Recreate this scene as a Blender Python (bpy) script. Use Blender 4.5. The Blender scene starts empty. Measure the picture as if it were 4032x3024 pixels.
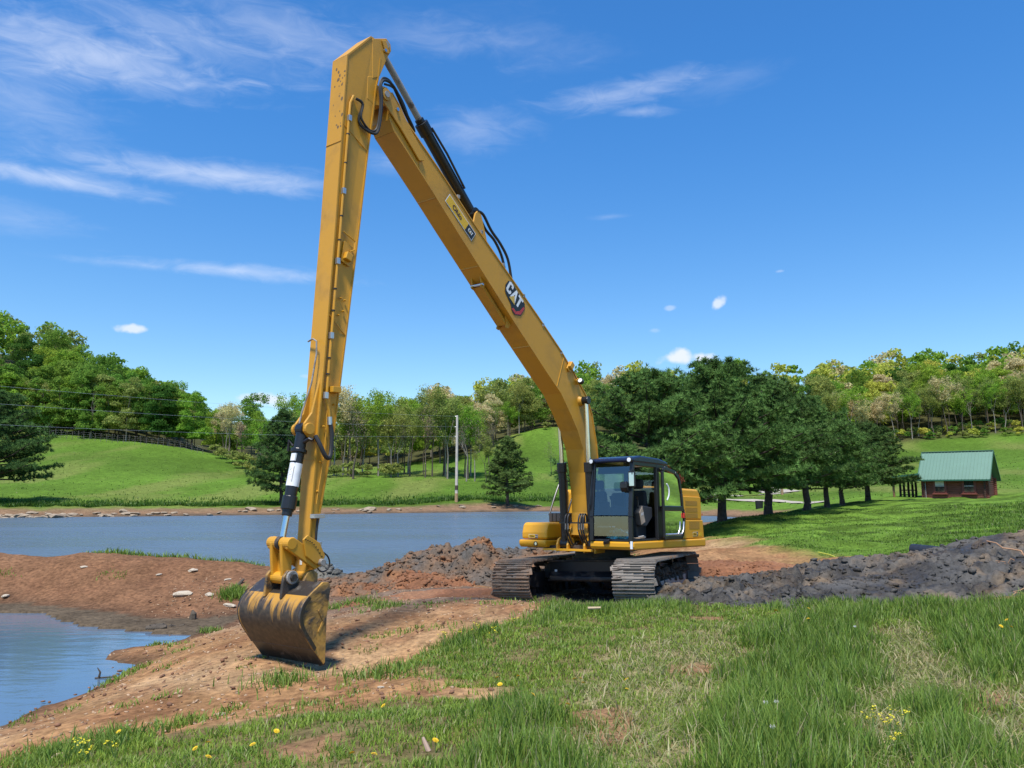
# Long-reach excavator beside a drained farm pond: hills, pines, log cabin, spring woods.
import bpy, bmesh, math, random
import numpy as np
from mathutils import Vector, Matrix, noise as mnoise

random.seed(7)
rng = np.random.default_rng(7)
scene = bpy.context.scene
COL = scene.collection

# ------------------------------------------------------------------ camera
EYE = 3.0                                  # metres above the pond water
FPX, CXP, CYP, HOR = 3028.0, 2016.0, 1512.0, 1930.0
PITCH = math.atan((HOR - CYP) / FPX)
cam_d = bpy.data.cameras.new('camera')
cam = bpy.data.objects.new('camera', cam_d)
COL.objects.link(cam)
cam.location = (0, 0, EYE)
cam.rotation_euler = (math.pi / 2 + PITCH, 0, 0)
cam_d.sensor_width = 36.0
cam_d.lens = FPX / 4032.0 * 36.0
cam_d.clip_start = 0.05
cam_d.clip_end = 6000
scene.camera = cam

# ------------------------------------------------------------------ light
SUN_EL = math.radians(65)
SUN_H = Vector((-0.28, -0.96)).normalized()
S = Vector((SUN_H.x * math.cos(SUN_EL), SUN_H.y * math.cos(SUN_EL), math.sin(SUN_EL)))
sun_d = bpy.data.lights.new('sun', 'SUN')
sun_d.energy = 4.4
sun_d.angle = math.radians(9)      # sun veiled by thin cirrus: soft shadow edges
sun_d.color = (1.0, 0.955, 0.88)
sun = bpy.data.objects.new('sun', sun_d)
COL.objects.link(sun)
sun.rotation_euler = S.to_track_quat('Z', 'Y').to_euler()
sun.location = (0, 0, 60)

SKY_STRENGTH = 0.14
scene.view_settings.view_transform = 'Standard'
scene.view_settings.look = 'None'
scene.view_settings.gamma = 1.0
scene.view_settings.use_curve_mapping = False
scene.view_settings.exposure = 0.42
scene.render.film_transparent = False
cy = scene.cycles
cy.use_denoising = True
cy.max_bounces = 6
cy.diffuse_bounces = 3
cy.glossy_bounces = 3
cy.transmission_bounces = 4
cy.transparent_max_bounces = 8
cy.caustics_reflective = False
cy.caustics_refractive = False


def px_dir(px, py):
    """Direction of a surveyed sight line, as a unit vector of the place."""
    x, z = (px - CXP) / FPX, -(py - CYP) / FPX
    c, s = math.cos(PITCH), math.sin(PITCH)
    v = Vector((x, c - s * z, s + c * z))
    return v


def at(px, py, D):
    """Point on a surveyed sight line at ground distance D (metres) from the viewpoint."""
    v = px_dir(px, py)
    t = D / v.y
    return np.array([v.x * t, D, EYE + v.z * t])


def onz(px, py, z):
    v = px_dir(px, py)
    t = (z - EYE) / v.z
    return np.array([v.x * t, v.y * t, z])


def azel(px, py):
    v = px_dir(px, py).normalized()
    return math.atan2(v.x, v.y), math.asin(v.z)


# world: clear sky with cirrus and a few small cumulus, all in sky directions
world = bpy.data.worlds.new('World')
scene.world = world
world.use_nodes = True
world.cycles.sampling_method = 'MANUAL'
world.cycles.sample_map_resolution = 256
wt = world.node_tree
wn, wl = wt.nodes, wt.links
wn.clear()
sky = wn.new('ShaderNodeTexSky')
sky.sky_type = 'NISHITA'
sky.sun_disc = False
sky.sun_elevation = SUN_EL
sky.sun_rotation = math.atan2(S.x, S.y)
sky.altitude = 300
sky.air_density = 1.0
sky.dust_density = 0.35
sky.ozone_density = 2.2


def W(kind, **kw):
    n = wn.new('ShaderNode' + kind)
    for k, v in kw.items():
        setattr(n, k, v)
    return n


def wmath(op, a, b=None, c=None, clamp=False):
    n = W('Math', operation=op, use_clamp=clamp)
    for i, v in enumerate((a, b, c)):
        if v is None:
            continue
        if isinstance(v, (int, float)):
            n.inputs[i].default_value = v
        else:
            wl.new(v, n.inputs[i])
    return n.outputs[0]


tc = W('TexCoord')
sep = W('SeparateXYZ')
wl.new(tc.outputs['Generated'], sep.inputs[0])
AZ = wmath('ARCTAN2', sep.outputs[0], sep.outputs[1])
EL = wmath('ARCSINE', sep.outputs[2])
comb = W('CombineXYZ')
wl.new(wmath('MULTIPLY', AZ, 1.0), comb.inputs[0])
wl.new(wmath('MULTIPLY', EL, 3.2), comb.inputs[1])


def wnoise(scale, detail, rough, dist=0.0, off=0.0):
    n = W('TexNoise')
    n.noise_dimensions = '3D'
    mp = W('Mapping')
    mp.inputs['Location'].default_value = (off, off * 1.7, off * .3)
    wl.new(comb.outputs[0], mp.inputs['Vector'])
    wl.new(mp.outputs[0], n.inputs['Vector'])
    n.inputs['Scale'].default_value = scale
    n.inputs['Detail'].default_value = detail
    n.inputs['Roughness'].default_value = rough
    n.inputs['Distortion'].default_value = dist
    return n.outputs[0]


N_BIG = wnoise(3.2, 6, .6, .8, 3.1)
N_FINE = wnoise(17, 6, .62, .9, 8.7)
comb2 = W('CombineXYZ')
wl.new(AZ, comb2.inputs[0])
wl.new(EL, comb2.inputs[1])
npuff = W('TexNoise')
wl.new(comb2.outputs[0], npuff.inputs['Vector'])
npuff.inputs['Scale'].default_value = 42
npuff.inputs['Detail'].default_value = 5
N_PUFF = npuff.outputs[0]


def ramp(v, a, b):
    n = W('MapRange', interpolation_type='SMOOTHSTEP')
    wl.new(v, n.inputs['Value'])
    n.inputs['From Min'].default_value = a
    n.inputs['From Max'].default_value = b
    return n.outputs[0]


def blob(px, py, wpx, hpx, tilt, soft_noise, kn, lo, hi):
    a0, e0 = azel(px, py)
    wa, we = wpx / FPX * .9, hpx / FPX * .9
    da = wmath('SUBTRACT', AZ, a0)
    de = wmath('SUBTRACT', EL, e0)
    ct, st = math.cos(tilt), math.sin(tilt)
    u = wmath('ADD', wmath('MULTIPLY', da, ct / wa), wmath('MULTIPLY', de, st / wa))
    v = wmath('ADD', wmath('MULTIPLY', da, -st / we), wmath('MULTIPLY', de, ct / we))
    d = wmath('SQRT', wmath('ADD', wmath('MULTIPLY', u, u), wmath('MULTIPLY', v, v)))
    s = wmath('ADD', wmath('SUBTRACT', 1.0, d), wmath('MULTIPLY', wmath('SUBTRACT', soft_noise, .5), kn))
    return ramp(s, lo, hi)


streak = wmath('ADD', wmath('MULTIPLY', N_BIG, .55), wmath('MULTIPLY', N_FINE, .45))
CIRRUS = [  # sight line, half width, half height, tilt, strength
    (330, 215, 640, 130, -.03, .62), (760, 150, 620, 100, -.12, .34), (90, 400, 420, 190, -.2, .30),
    (1120, 130, 520, 110, -.1, .30), (860, 690, 560, 52, .03, .62), (200, 705, 420, 38, 0, .55),
    (900, 1062, 520, 36, 0, .62), (560, 1045, 330, 24, .02, .35), (1700, 150, 500, 90, -.05, .20),
    (2450, 370, 340, 60, .10, .48), (2520, 440, 150, 26, 0, .35), (1850, 520, 330, 110, .1, .30),
    (60, 860, 260, 60, 0, .22), (2400, 853, 110, 16, 0, .22), (1530, 640, 160, 60, 0, .3),
    (2050, 160, 420, 120, -.1, .12), (2850, 330, 260, 60, .1, .12),
]
tot = None
for (px, py, w_, h_, t_, k_) in CIRRUS:
    b = wmath('MULTIPLY', blob(px, py, w_, h_, t_, streak, 3.4, -.25, 1.6), k_ * .98)
    tot = b if tot is None else wmath('ADD', tot, wmath('MULTIPLY', b, wmath('SUBTRACT', 1.0, tot)))
# thin veil of the same cirrus over the rest of the sky, out of the view
rest = wmath('MULTIPLY', ramp(N_BIG, .58, .85), ramp(wmath('ABSOLUTE', AZ), .75, 1.1))
tot = wmath('MAXIMUM', tot, wmath('MULTIPLY', rest, .45))
PUFFS = [(522, 1293, 70, 23, .05, .85), (2824, 1196, 44, 26, .35, .8), (2640, 1212, 34, 16, .1, .35),
         (1030, 1572, 120, 36, 0, 1.0), (2660, 1410, 90, 42, .1, 1.0), (2775, 1412, 70, 34, -.1, 1.0),
         (3070, 1068, 26, 9, 0, .25), (1220, 1482, 60, 12, 0, .25), (2575, 1300, 40, 14, 0, .2)]
for (px, py, w_, h_, t_, k_) in PUFFS:
    b = wmath('MULTIPLY', blob(px, py, w_, h_, t_, N_PUFF, 1.9, .05, .75), k_)
    tot = wmath('MAXIMUM', tot, b)
hs = W('HueSaturation')
hs.inputs['Saturation'].default_value = 1.22
hs.inputs['Value'].default_value = 1.0
hs.inputs['Hue'].default_value = .508
wl.new(sky.outputs[0], hs.inputs['Color'])
mixc = W('MixRGB')
wl.new(tot, mixc.inputs['Fac'])
grade = W('MixRGB')
wl.new(ramp(EL, .02, .55), grade.inputs['Fac'])
grade.inputs['Color1'].default_value = (.86, .95, .92, 1)
grade.inputs['Color2'].default_value = (.58, 1.05, 1.17, 1)
gmul = W('MixRGB', blend_type='MULTIPLY')
gmul.inputs['Fac'].default_value = 1
wl.new(hs.outputs[0], gmul.inputs['Color1'])
wl.new(grade.outputs[0], gmul.inputs['Color2'])
wl.new(gmul.outputs[0], mixc.inputs['Color1'])
mixc.inputs['Color2'].default_value = (4.6, 5.0, 5.9, 1)
bg = W('Background')
bg.inputs['Strength'].default_value = SKY_STRENGTH
wl.new(mixc.outputs[0], bg.inputs['Color'])
wo = W('OutputWorld')
wl.new(bg.outputs[0], wo.inputs['Surface'])


# ------------------------------------------------------------------ numpy noise
def _hash(ix, iy, iz, seed):
    h = (ix.astype(np.int64) * 374761393 + iy.astype(np.int64) * 668265263 + iz.astype(np.int64) * 2147483647 + seed * 1274126177) & 0xffffffff
    h = ((h ^ (h >> 13)) * 1274126177) & 0xffffffff
    h = (h ^ (h >> 16)) & 0xffffffff
    return h.astype(np.float64) / 4294967295.0


def vnoise(x, y, seed=0):
    x, y = np.asarray(x, float), np.asarray(y, float)
    ix, iy = np.floor(x), np.floor(y)
    fx, fy = x - ix, y - iy
    fx, fy = fx * fx * (3 - 2 * fx), fy * fy * (3 - 2 * fy)
    z = np.zeros_like(ix)
    a, b = _hash(ix, iy, z, seed), _hash(ix + 1, iy, z, seed)
    c, d = _hash(ix, iy + 1, z, seed), _hash(ix + 1, iy + 1, z, seed)
    return (a + (b - a) * fx) * (1 - fy) + (c + (d - c) * fx) * fy


def fbm(x, y, octv=4, seed=0, gain=.5):
    s, amp, tot_ = 0, 1, 0
    for i in range(octv):
        s = s + amp * vnoise(np.asarray(x) * 2 ** i + 17.3 * i, np.asarray(y) * 2 ** i - 9.1 * i, seed + i)
        tot_ += amp
        amp *= gain
    return s / tot_


def worley(x, y, seed=0):
    """Distance to nearest jittered cell point and that cell's random value."""
    x, y = np.asarray(x, float), np.asarray(y, float)
    ix, iy = np.floor(x), np.floor(y)
    best = np.full(x.shape, 9.0)
    rv = np.zeros(x.shape)
    z = np.zeros_like(ix)
    for dx in (-1, 0, 1):
        for dy in (-1, 0, 1):
            cx_, cy_ = ix + dx, iy + dy
            qx = cx_ + _hash(cx_, cy_, z, seed)
            qy = cy_ + _hash(cx_, cy_, z, seed + 5)
            d = np.hypot(x - qx, y - qy)
            m = d < best
            best = np.where(m, d, best)
            rv = np.where(m, _hash(cx_, cy_, z, seed + 9), rv)
    return best, rv


def sstep(a, b, x):
    t = np.clip((np.asarray(x, float) - a) / (b - a), 0, 1)
    return t * t * (3 - 2 * t)


# ------------------------------------------------------------------ materials
def new_mat(name):
    m = bpy.data.materials.new(name)
    m.use_nodes = True
    nt = m.node_tree
    return m, nt, nt.nodes, nt.links, nt.nodes['Principled BSDF']


def mk(nodes, kind, **kw):
    n = nodes.new('ShaderNode' + kind)
    for k, v in kw.items():
        setattr(n, k, v)
    return n


def add_noise(nodes, links, scale, detail=4, rough=.55, coord='Object', stretch=None, dist=0.0):
    t = nodes.new('ShaderNodeTexCoord')
    n = nodes.new('ShaderNodeTexNoise')
    n.inputs['Scale'].default_value = scale
    n.inputs['Detail'].default_value = detail
    n.inputs['Roughness'].default_value = rough
    n.inputs['Distortion'].default_value = dist
    if stretch:
        mp = nodes.new('ShaderNodeMapping')
        mp.inputs['Scale'].default_value = stretch
        links.new(t.outputs[coord], mp.inputs['Vector'])
        links.new(mp.outputs[0], n.inputs['Vector'])
    else:
        links.new(t.outputs[coord], n.inputs['Vector'])
    return n


def cramp(nodes, links, src, stops):
    r = nodes.new('ShaderNodeValToRGB')
    e = r.color_ramp.elements
    while len(e) < len(stops):
        e.new(.5)
    for i, (p, c) in enumerate(stops):
        e[i].position = p
        e[i].color = (*c, 1) if len(c) == 3 else c
    links.new(src, r.inputs[0])
    return r


def simple(name, col, rough=.5, metal=0.0, var=.12, vscale=6.0, bump=0.0, bscale=60, spec=.5):
    """Plain surface with slight tonal variation and optional fine relief."""
    m, nt, nodes, links, b = new_mat(name)
    n = add_noise(nodes, links, vscale)
    lo = tuple(max(0, c * (1 - var)) for c in col)
    hi = tuple(min(1, c * (1 + var)) for c in col)
    r = cramp(nodes, links, n.outputs[0], [(.3, lo), (.7, hi)])
    links.new(r.outputs[0], b.inputs['Base Color'])
    b.inputs['Roughness'].default_value = rough
    b.inputs['Metallic'].default_value = metal
    b.inputs['Specular IOR Level'].default_value = spec
    if bump:
        n2 = add_noise(nodes, links, bscale, 5)
        bp = nodes.new('ShaderNodeBump')
        bp.inputs['Strength'].default_value = bump
        bp.inputs['Distance'].default_value = .02
        links.new(n2.outputs[0], bp.inputs['Height'])
        links.new(bp.outputs[0], b.inputs['Normal'])
    return m


def patchy(name, base, over, scale, lo, hi, rough=(.4, .8), stretch=None, bump=.3, detail=6, coord='Object', third=None):
    """Paint or rock with patches of a second colour (mud, wear) whose outline is noise."""
    m, nt, nodes, links, b = new_mat(name)
    n = add_noise(nodes, links, scale, detail, .6, coord, stretch, .4)
    fac = cramp(nodes, links, n.outputs[0], [(lo, (0, 0, 0)), (hi, (1, 1, 1))])
    n2 = add_noise(nodes, links, scale * 5, 5, .6, coord)
    mx = mk(nodes, 'MixRGB')
    mx.inputs['Color1'].default_value = (*base, 1)
    links.new(fac.outputs[0], mx.inputs['Fac'])
    c2 = cramp(nodes, links, n2.outputs[0], [(.3, tuple(c * .65 for c in over)), (.7, third or tuple(min(1, c * 1.35) for c in over))])
    links.new(c2.outputs[0], mx.inputs['Color2'])
    links.new(mx.outputs[0], b.inputs['Base Color'])
    rr = nodes.new('ShaderNodeMapRange')
    rr.inputs['To Min'].default_value = rough[0]
    rr.inputs['To Max'].default_value = rough[1]
    links.new(fac.outputs[0], rr.inputs['Value'])
    links.new(rr.outputs[0], b.inputs['Roughness'])
    if bump:
        ad = mk(nodes, 'Math', operation='MULTIPLY')
        links.new(fac.outputs[0], ad.inputs[0])
        links.new(n2.outputs[0], ad.inputs[1])
        bp = nodes.new('ShaderNodeBump')
        bp.inputs['Strength'].default_value = bump
        bp.inputs['Distance'].default_value = .03
        links.new(ad.outputs[0], bp.inputs['Height'])
        links.new(bp.outputs[0], b.inputs['Normal'])
    return m


# ------------------------------------------------------------------ mesh building
def tag(o, label=None, cat=None, group=None, kind=None):
    if label: o['label'] = label
    if cat: o['category'] = cat
    if group: o['group'] = group
    if kind: o['kind'] = kind
    return o


def link(o, parent=None):
    COL.objects.link(o)
    if parent is not None:
        o.parent = parent
    return o


def empty(name, loc=(0, 0, 0), rz=0.0):
    o = bpy.data.objects.new(name, None)
    o.empty_display_size = .3
    o.location = loc
    o.rotation_euler = (0, 0, rz)
    return link(o)


def np_mesh(name, v, f, mats=None, col=None, smooth=False, midx=None):
    """Fast mesh from arrays: v (n,3), f (m,3 or 4)."""
    v = np.ascontiguousarray(v, dtype=np.float32)
    f = np.ascontiguousarray(f, dtype=np.int32)
    me = bpy.data.meshes.new(name)
    me.vertices.add(len(v))
    me.vertices.foreach_set('co', v.ravel())
    k = f.shape[1]
    me.loops.add(f.size)
    me.loops.foreach_set('vertex_index', f.ravel())
    me.polygons.add(len(f))
    me.polygons.foreach_set('loop_start', np.arange(0, f.size, k, dtype=np.int32))
    if midx is not None:
        me.polygons.foreach_set('material_index', np.ascontiguousarray(midx, dtype=np.int32))
    me.update(calc_edges=True)
    if col is not None:
        a = me.color_attributes.new('Col', 'FLOAT_COLOR', 'POINT')
        c = np.ones((len(v), 4), np.float32)
        c[:, :col.shape[1]] = col
        a.data.foreach_set('color', c.ravel())
    if smooth:
        me.polygons.foreach_set('use_smooth', np.ones(len(f), dtype=bool))
    for m in (mats or []):
        me.materials.append(m)
    return me


class MB:
    """Collects shapes and links them as one mesh object."""

    def __init__(self, off=(0, 0, 0)):
        self.v, self.f, self.off = [], [], Vector(off)

    def add(self, vs, fs):
        n = len(self.v)
        self.v += [Vector(p) for p in vs]
        self.f += [[i + n for i in q] for q in fs]
        return self

    def box(self, x0, x1, y0, y1, z0, z1):
        vs = [(x, y, z) for z in (z0, z1) for y in (y0, y1) for x in (x0, x1)]
        return self.add(vs, [(0, 2, 3, 1), (4, 5, 7, 6), (0, 1, 5, 4), (2, 6, 7, 3), (0, 4, 6, 2), (1, 3, 7, 5)])

    def obox(self, c, ax, ay, az):
        """Box from its centre and three half-axis vectors."""
        c, ax, ay, az = map(Vector, (c, ax, ay, az))
        vs = [c + sx * ax + sy * ay + sz * az for sz in (-1, 1) for sy in (-1, 1) for sx in (-1, 1)]
        return self.add(vs, [(0, 2, 3, 1), (4, 5, 7, 6), (0, 1, 5, 4), (2, 6, 7, 3), (0, 4, 6, 2), (1, 3, 7, 5)])

    def bar(self, p0, p1, w, h, up=(0, 0, 1)):
        p0, p1, up = Vector(p0), Vector(p1), Vector(up)
        d = (p1 - p0)
        l = d.length
        d.normalize()
        s = d.cross(up)
        if s.length < 1e-4:
            s = d.cross(Vector((0, 1, 0)))
        s.normalize()
        u = s.cross(d)
        return self.obox((p0 + p1) / 2, d * l / 2, s * w / 2, u * h / 2)

    def prism(self, poly, y0, y1):
        """Side outline (x, z) carried from y0 to y1; y0/y1 may be lists, one per corner."""
        n = len(poly)
        a = y0 if isinstance(y0, (list, tuple)) else [y0] * n
        b = y1 if isinstance(y1, (list, tuple)) else [y1] * n
        vs = [(p[0], a[i], p[1]) for i, p in enumerate(poly)] + [(p[0], b[i], p[1]) for i, p in enumerate(poly)]
        area = sum(poly[i][0] * poly[(i + 1) % n][1] - poly[(i + 1) % n][0] * poly[i][1] for i in range(n))
        fs = [list(range(n)), list(range(2 * n - 1, n - 1, -1))]
        fs += [(i, i + n, (i + 1) % n + n, (i + 1) % n) for i in range(n)]
        if area < 0:
            fs = [list(reversed(q)) for q in fs]
        return self.add(vs, fs)

    def tube(self, pts, r, n=8, caps=True):
        pts = [Vector(p) for p in pts]
        rs = r if isinstance(r, (list, tuple)) else [r] * len(pts)
        base = len(self.v)
        prev = None
        for i, p in enumerate(pts):
            d = (pts[min(i + 1, len(pts) - 1)] - pts[max(i - 1, 0)]).normalized()
            if prev is None:
                s = d.cross(Vector((0, 0, 1)))
                if s.length < 1e-3:
                    s = d.cross(Vector((0, 1, 0)))
            else:
                s = prev - d * prev.dot(d)
            s.normalize()
            prev = s
            t = d.cross(s)
            for k in range(n):
                a = 2 * math.pi * k / n
                self.v.append(p + (s * math.cos(a) + t * math.sin(a)) * rs[i])
        for i in range(len(pts) - 1):
            for k in range(n):
                a, b = base + i * n + k, base + i * n + (k + 1) % n
                self.f.append([a, b, b + n, a + n])
        if caps:
            self.f.append([base + k for k in range(n - 1, -1, -1)])
            e = base + (len(pts) - 1) * n
            self.f.append([e + k for k in range(n)])
        return self

    def stube(self, pts, r, n=8, k=5):
        """Tube along a smooth curve through the points."""
        P = [Vector(p) for p in pts]
        out_ = []
        for i in range(len(P) - 1):
            p0, p1, p2, p3 = P[max(i - 1, 0)], P[i], P[i + 1], P[min(i + 2, len(P) - 1)]
            for j in range(k):
                t = j / k
                out_.append(.5 * ((2 * p1) + (p2 - p0) * t + (2 * p0 - 5 * p1 + 4 * p2 - p3) * t * t + (3 * p1 - p0 - 3 * p2 + p3) * t ** 3))
        out_.append(P[-1])
        return self.tube(out_, r, n)

    def cyl(self, p0, p1, r, n=16, r1=None):
        return self.tube([p0, p1], [r, r if r1 is None else r1], n)

    def ring(self, p0, p1, ro, ri, n=20):
        p0, p1 = Vector(p0), Vector(p1)
        d = (p1 - p0).normalized()
        s = d.cross(Vector((0, 0, 1)))
        if s.length < 1e-3:
            s = d.cross(Vector((0, 1, 0)))
        s.normalize()
        t = d.cross(s)
        b = len(self.v)
        for (p, r) in ((p0, ro), (p1, ro), (p1, ri), (p0, ri)):
            for k in range(n):
                a = 2 * math.pi * k / n
                self.v.append(p + (s * math.cos(a) + t * math.sin(a)) * r)
        for j in range(4):
            for k in range(n):
                k2 = (k + 1) % n
                self.f.append([b + j * n + k, b + j * n + k2, b + ((j + 1) % 4) * n + k2, b + ((j + 1) % 4) * n + k])
        return self

    def tf(self, M):
        self.v = [M @ p for p in self.v]
        return self

    def mesh(self, name, mat=None, smooth=False):
        me = bpy.data.meshes.new(name)
        me.from_pydata([p - self.off for p in self.v], [], self.f)
        me.update()
        if mat: me.materials.append(mat)
        if smooth:
            me.polygons.foreach_set('use_smooth', [True] * len(me.polygons))
            try:
                me.set_sharp_from_angle(angle=math.radians(smooth if smooth is not True else 40))
            except Exception:
                pass
        return me

    def build(self, name, mat, parent=None, smooth=False, bevel=0.0, seg=2):
        o = link(bpy.data.objects.new(name, self.mesh(name, mat, smooth)), parent)
        if bevel:
            b = o.modifiers.new('edge', 'BEVEL')
            b.width = bevel
            b.segments = seg
            b.limit_method = 'ANGLE'
            b.angle_limit = math.radians(35)
            b.harden_normals = False
        return o


def copy_tree(o, parent=None):
    c = o.copy()
    COL.objects.link(c)
    c.parent = parent
    for ch in list(o.children):
        copy_tree(ch, c)
    return c
# ------------------------------------------------------------------ terrain survey
CTRL = []


def C(px, py, D):
    CTRL.append(at(px, py, D))


def CX(x, y, z):
    CTRL.append(np.array([x, y, z], float))


# viewpoint bank and the grass in front
for p in [(-4, 0, 1.25), (0, 0, 1.42), (4, 0, 1.5), (0, -4, 1.5), (-6, -4, 1.2), (8, -4, 1.7), (-2.5, 3, 1.15), (2.5, 3, 1.35),
          (8, 6, 1.5), (12, 12, 1.5), (-9, 4, .55), (-12, 0, .8), (15, 0, 1.8), (-30, 2, .8), (30, 4, 2.2)]:
    CX(*p)
for p in [(0, 3024, 7.5), (900, 3024, 6.3), (2016, 3024, 5.6), (3000, 3024, 5.25), (4032, 3024, 5.0),
          (600, 2760, 9.4), (1250, 2606, 11.5), (1500, 2720, 9.2), (1700, 2450, 13.6), (2000, 2560, 11), (2000, 2780, 8.1),
          (2050, 2385, 15.2), (2400, 2385, 15.0), (2750, 2380, 14.6), (3000, 2400, 14), (3600, 2400, 13.2), (4032, 2390, 12.8),
          (3000, 2700, 8.7), (3500, 2700, 8.3), (4032, 2700, 8.0),
          (1050, 2480, 13.4), (1450, 2400, 15.5), (1600, 2340, 17), (1800, 2310, 18.2)]:
    C(*p)
# ground under and behind the machine
for p in [(0.2, 17, .53), (2.5, 16, .66), (4.6, 20.6, .55), (2.3, 21.5, .5), (1, 19.5, .5), (4, 18, .62), (6.5, 18.5, .85), (5.5, 22, .85), (0, 23.5, .45), (3, 24.5, .35)]:
    CX(*p)
# right side: lawn rising to the cabin and the meadow above
for p in [(2700, 2180, 23), (3000, 2190, 23.5), (3300, 2190, 23), (3600, 2170, 22.5), (4032, 2150, 21), (2900, 2120, 30), (3400, 2105, 32),
          (4032, 2080, 31), (2843, 2051, 45), (3026, 2026, 52), (3175, 2013, 58), (3257, 2000, 66), (3317, 1986, 74), (3418, 1976, 78),
          (3500, 2040, 48), (4032, 2010, 52), (3640, 1963, 85), (3780, 1962, 85), (3920, 1962, 84), (4032, 1945, 86), (3500, 1955, 95),
          (4032, 1890, 112), (3900, 1850, 135), (3650, 1860, 140), (3640, 1728, 235), (4032, 1705, 232), (4300, 1690, 230), (4400, 1900, 95),
          (2750, 2003, 98), (2750, 1962, 126), (2950, 1958, 128), (3150, 1980, 105), (2950, 1925, 165), (3150, 1940, 135), (3300, 1915, 150), (3450, 1860, 180),
          (3300, 1800, 220)]:
    C(*p)
# dike between the ponds
for (px, py, D) in [(-500, 2120, 24), (0, 2133, 24), (400, 2142, 24), (700, 2165, 24), (1000, 2190, 24), (1180, 2215, 23.8),
                    (0, 2220, 22.3), (500, 2235, 22), (900, 2300, 20.5), (1100, 2340, 19.3), (1180, 2420, 16.5), (300, 2330, 20.6), (700, 2370, 19.0)]:
    C(px, py, D)
for p in [(-30, 27.5, .0), (-18, 27.5, 0), (-10, 27.2, 0), (-7, 26, .1)]:
    CX(*p)
# pond beds
for p in [(-12, 13, -.5), (-16, 11, -.6), (-9, 14.5, -.3), (-25, 14, -.5), (-20, 40, -1.2), (0, 45, -1.2), (-10, 65, -1.2), (10, 70, -1), (-50, 55, -1.2),
          (-80, 60, -1), (14, 80, -.5), (18, 82, -.4), (-30, 75, -.6)]:
    CX(*p)
# far bank and left meadow
for p in [(0, 2004, 88), (600, 2000, 93), (1150, 1996, 99), (1700, 1992, 108), (2100, 1990, 116), (-400, 2005, 84),
          (0, 1960, 103), (600, 1955, 112), (1150, 1950, 120), (1797, 1968, 113), (1998, 1977, 113), (2150, 1965, 122),
          (0, 1850, 150), (300, 1820, 155), (180, 1715, 200), (0, 1700, 205), (450, 1740, 195), (700, 1762, 196), (820, 1795, 190),
          (900, 1830, 180), (1000, 1878, 160), (1340, 1876, 150), (1700, 1886, 150), (1500, 1920, 135), (1900, 1895, 158), (2100, 1880, 165),
          (2050, 1790, 208), (2180, 1680, 238), (1930, 1790, 210), (1850, 1850, 180), (2280, 1840, 190), (2350, 1700, 240), (-500, 1690, 205)]:
    C(*p)
# wooded hills
for (px, D, z) in [(-400, 300, 62), (0, 300, 52), (250, 300, 45), (450, 300, 36), (700, 300, 24), (880, 300, 17), (1000, 260, 12), (0, 380, 70), (400, 400, 52), (800, 400, 24),
                   (1000, 400, 21), (1200, 220, 9), (1200, 330, 20), (1450, 240, 10), (1450, 350, 24), (1700, 260, 14), (1700, 350, 30), (1950, 330, 32), (2150, 330, 38),
                   (2400, 330, 42), (2700, 330, 40), (3000, 330, 40), (3300, 330, 41), (3300, 260, 22), (3600, 330, 43), (3800, 330, 45), (4032, 330, 47), (4500, 330, 50),
                   (2000, 520, 40), (3500, 520, 52), (400, 560, 72), (1100, 560, 24), (-900, 400, 70), (5200, 400, 60), (3000, 280, 26), (2700, 270, 20), (2450, 270, 24)]:
    u = (px - CXP) / FPX
    CX(u * D, D, z)
CTRL = np.array(CTRL)


def _tr(x, y):
    y = np.maximum(np.asarray(y, float), -11)
    return np.stack([np.asarray(x, float) / (y + 14.0) * 1.5, np.log(y + 14.0) * 1.6], -1)


_P = _tr(CTRL[:, 0], CTRL[:, 1])
_C0 = .05


def _ker(d2):
    return np.sqrt(d2 + _C0 ** 2)


_n = len(_P)
_d2 = ((_P[:, None] - _P[None]) ** 2).sum(-1)
_A = np.zeros((_n + 3, _n + 3))
_A[:_n, :_n] = _ker(_d2) - np.eye(_n) * .004
_A[:_n, _n] = 1
_A[:_n, _n + 1:] = _P
_A[_n, :_n] = 1
_A[_n + 1:, :_n] = _P.T
_sol = np.linalg.solve(_A, np.concatenate([CTRL[:, 2], np.zeros(3)]))


def _rbf(x, y):
    x, y = np.asarray(x, float).ravel(), np.asarray(y, float).ravel()
    out = np.empty(len(x))
    for i in range(0, len(x), 20000):
        q = _tr(x[i:i + 20000], y[i:i + 20000])
        d2 = ((q[:, None] - _P[None]) ** 2).sum(-1)
        out[i:i + 20000] = _ker(d2) @ _sol[:_n] + _sol[_n] + q @ _sol[_n + 1:]
    return out


def poly_sd(x, y, poly):
    """Signed distance to a polygon, negative inside."""
    x, y = np.asarray(x, float), np.asarray(y, float)
    P = np.asarray(poly, float)[:, :2]
    d = np.full(x.shape, 1e9)
    ins = np.zeros(x.shape, bool)
    for i in range(len(P)):
        a, b = P[i], P[(i + 1) % len(P)]
        e = b - a
        t = np.clip(((x - a[0]) * e[0] + (y - a[1]) * e[1]) / (e @ e + 1e-12), 0, 1)
        d = np.minimum(d, (x - a[0] - t * e[0]) ** 2 + (y - a[1] - t * e[1]) ** 2)
        c = (a[1] > y) != (b[1] > y)
        with np.errstate(divide='ignore', invalid='ignore'):
            xi = a[0] + (y - a[1]) / (b[1] - a[1] + 1e-15) * e[0]
        ins ^= c & (x < xi)
    d = np.sqrt(d)
    return np.where(ins, -d, d)


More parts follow.
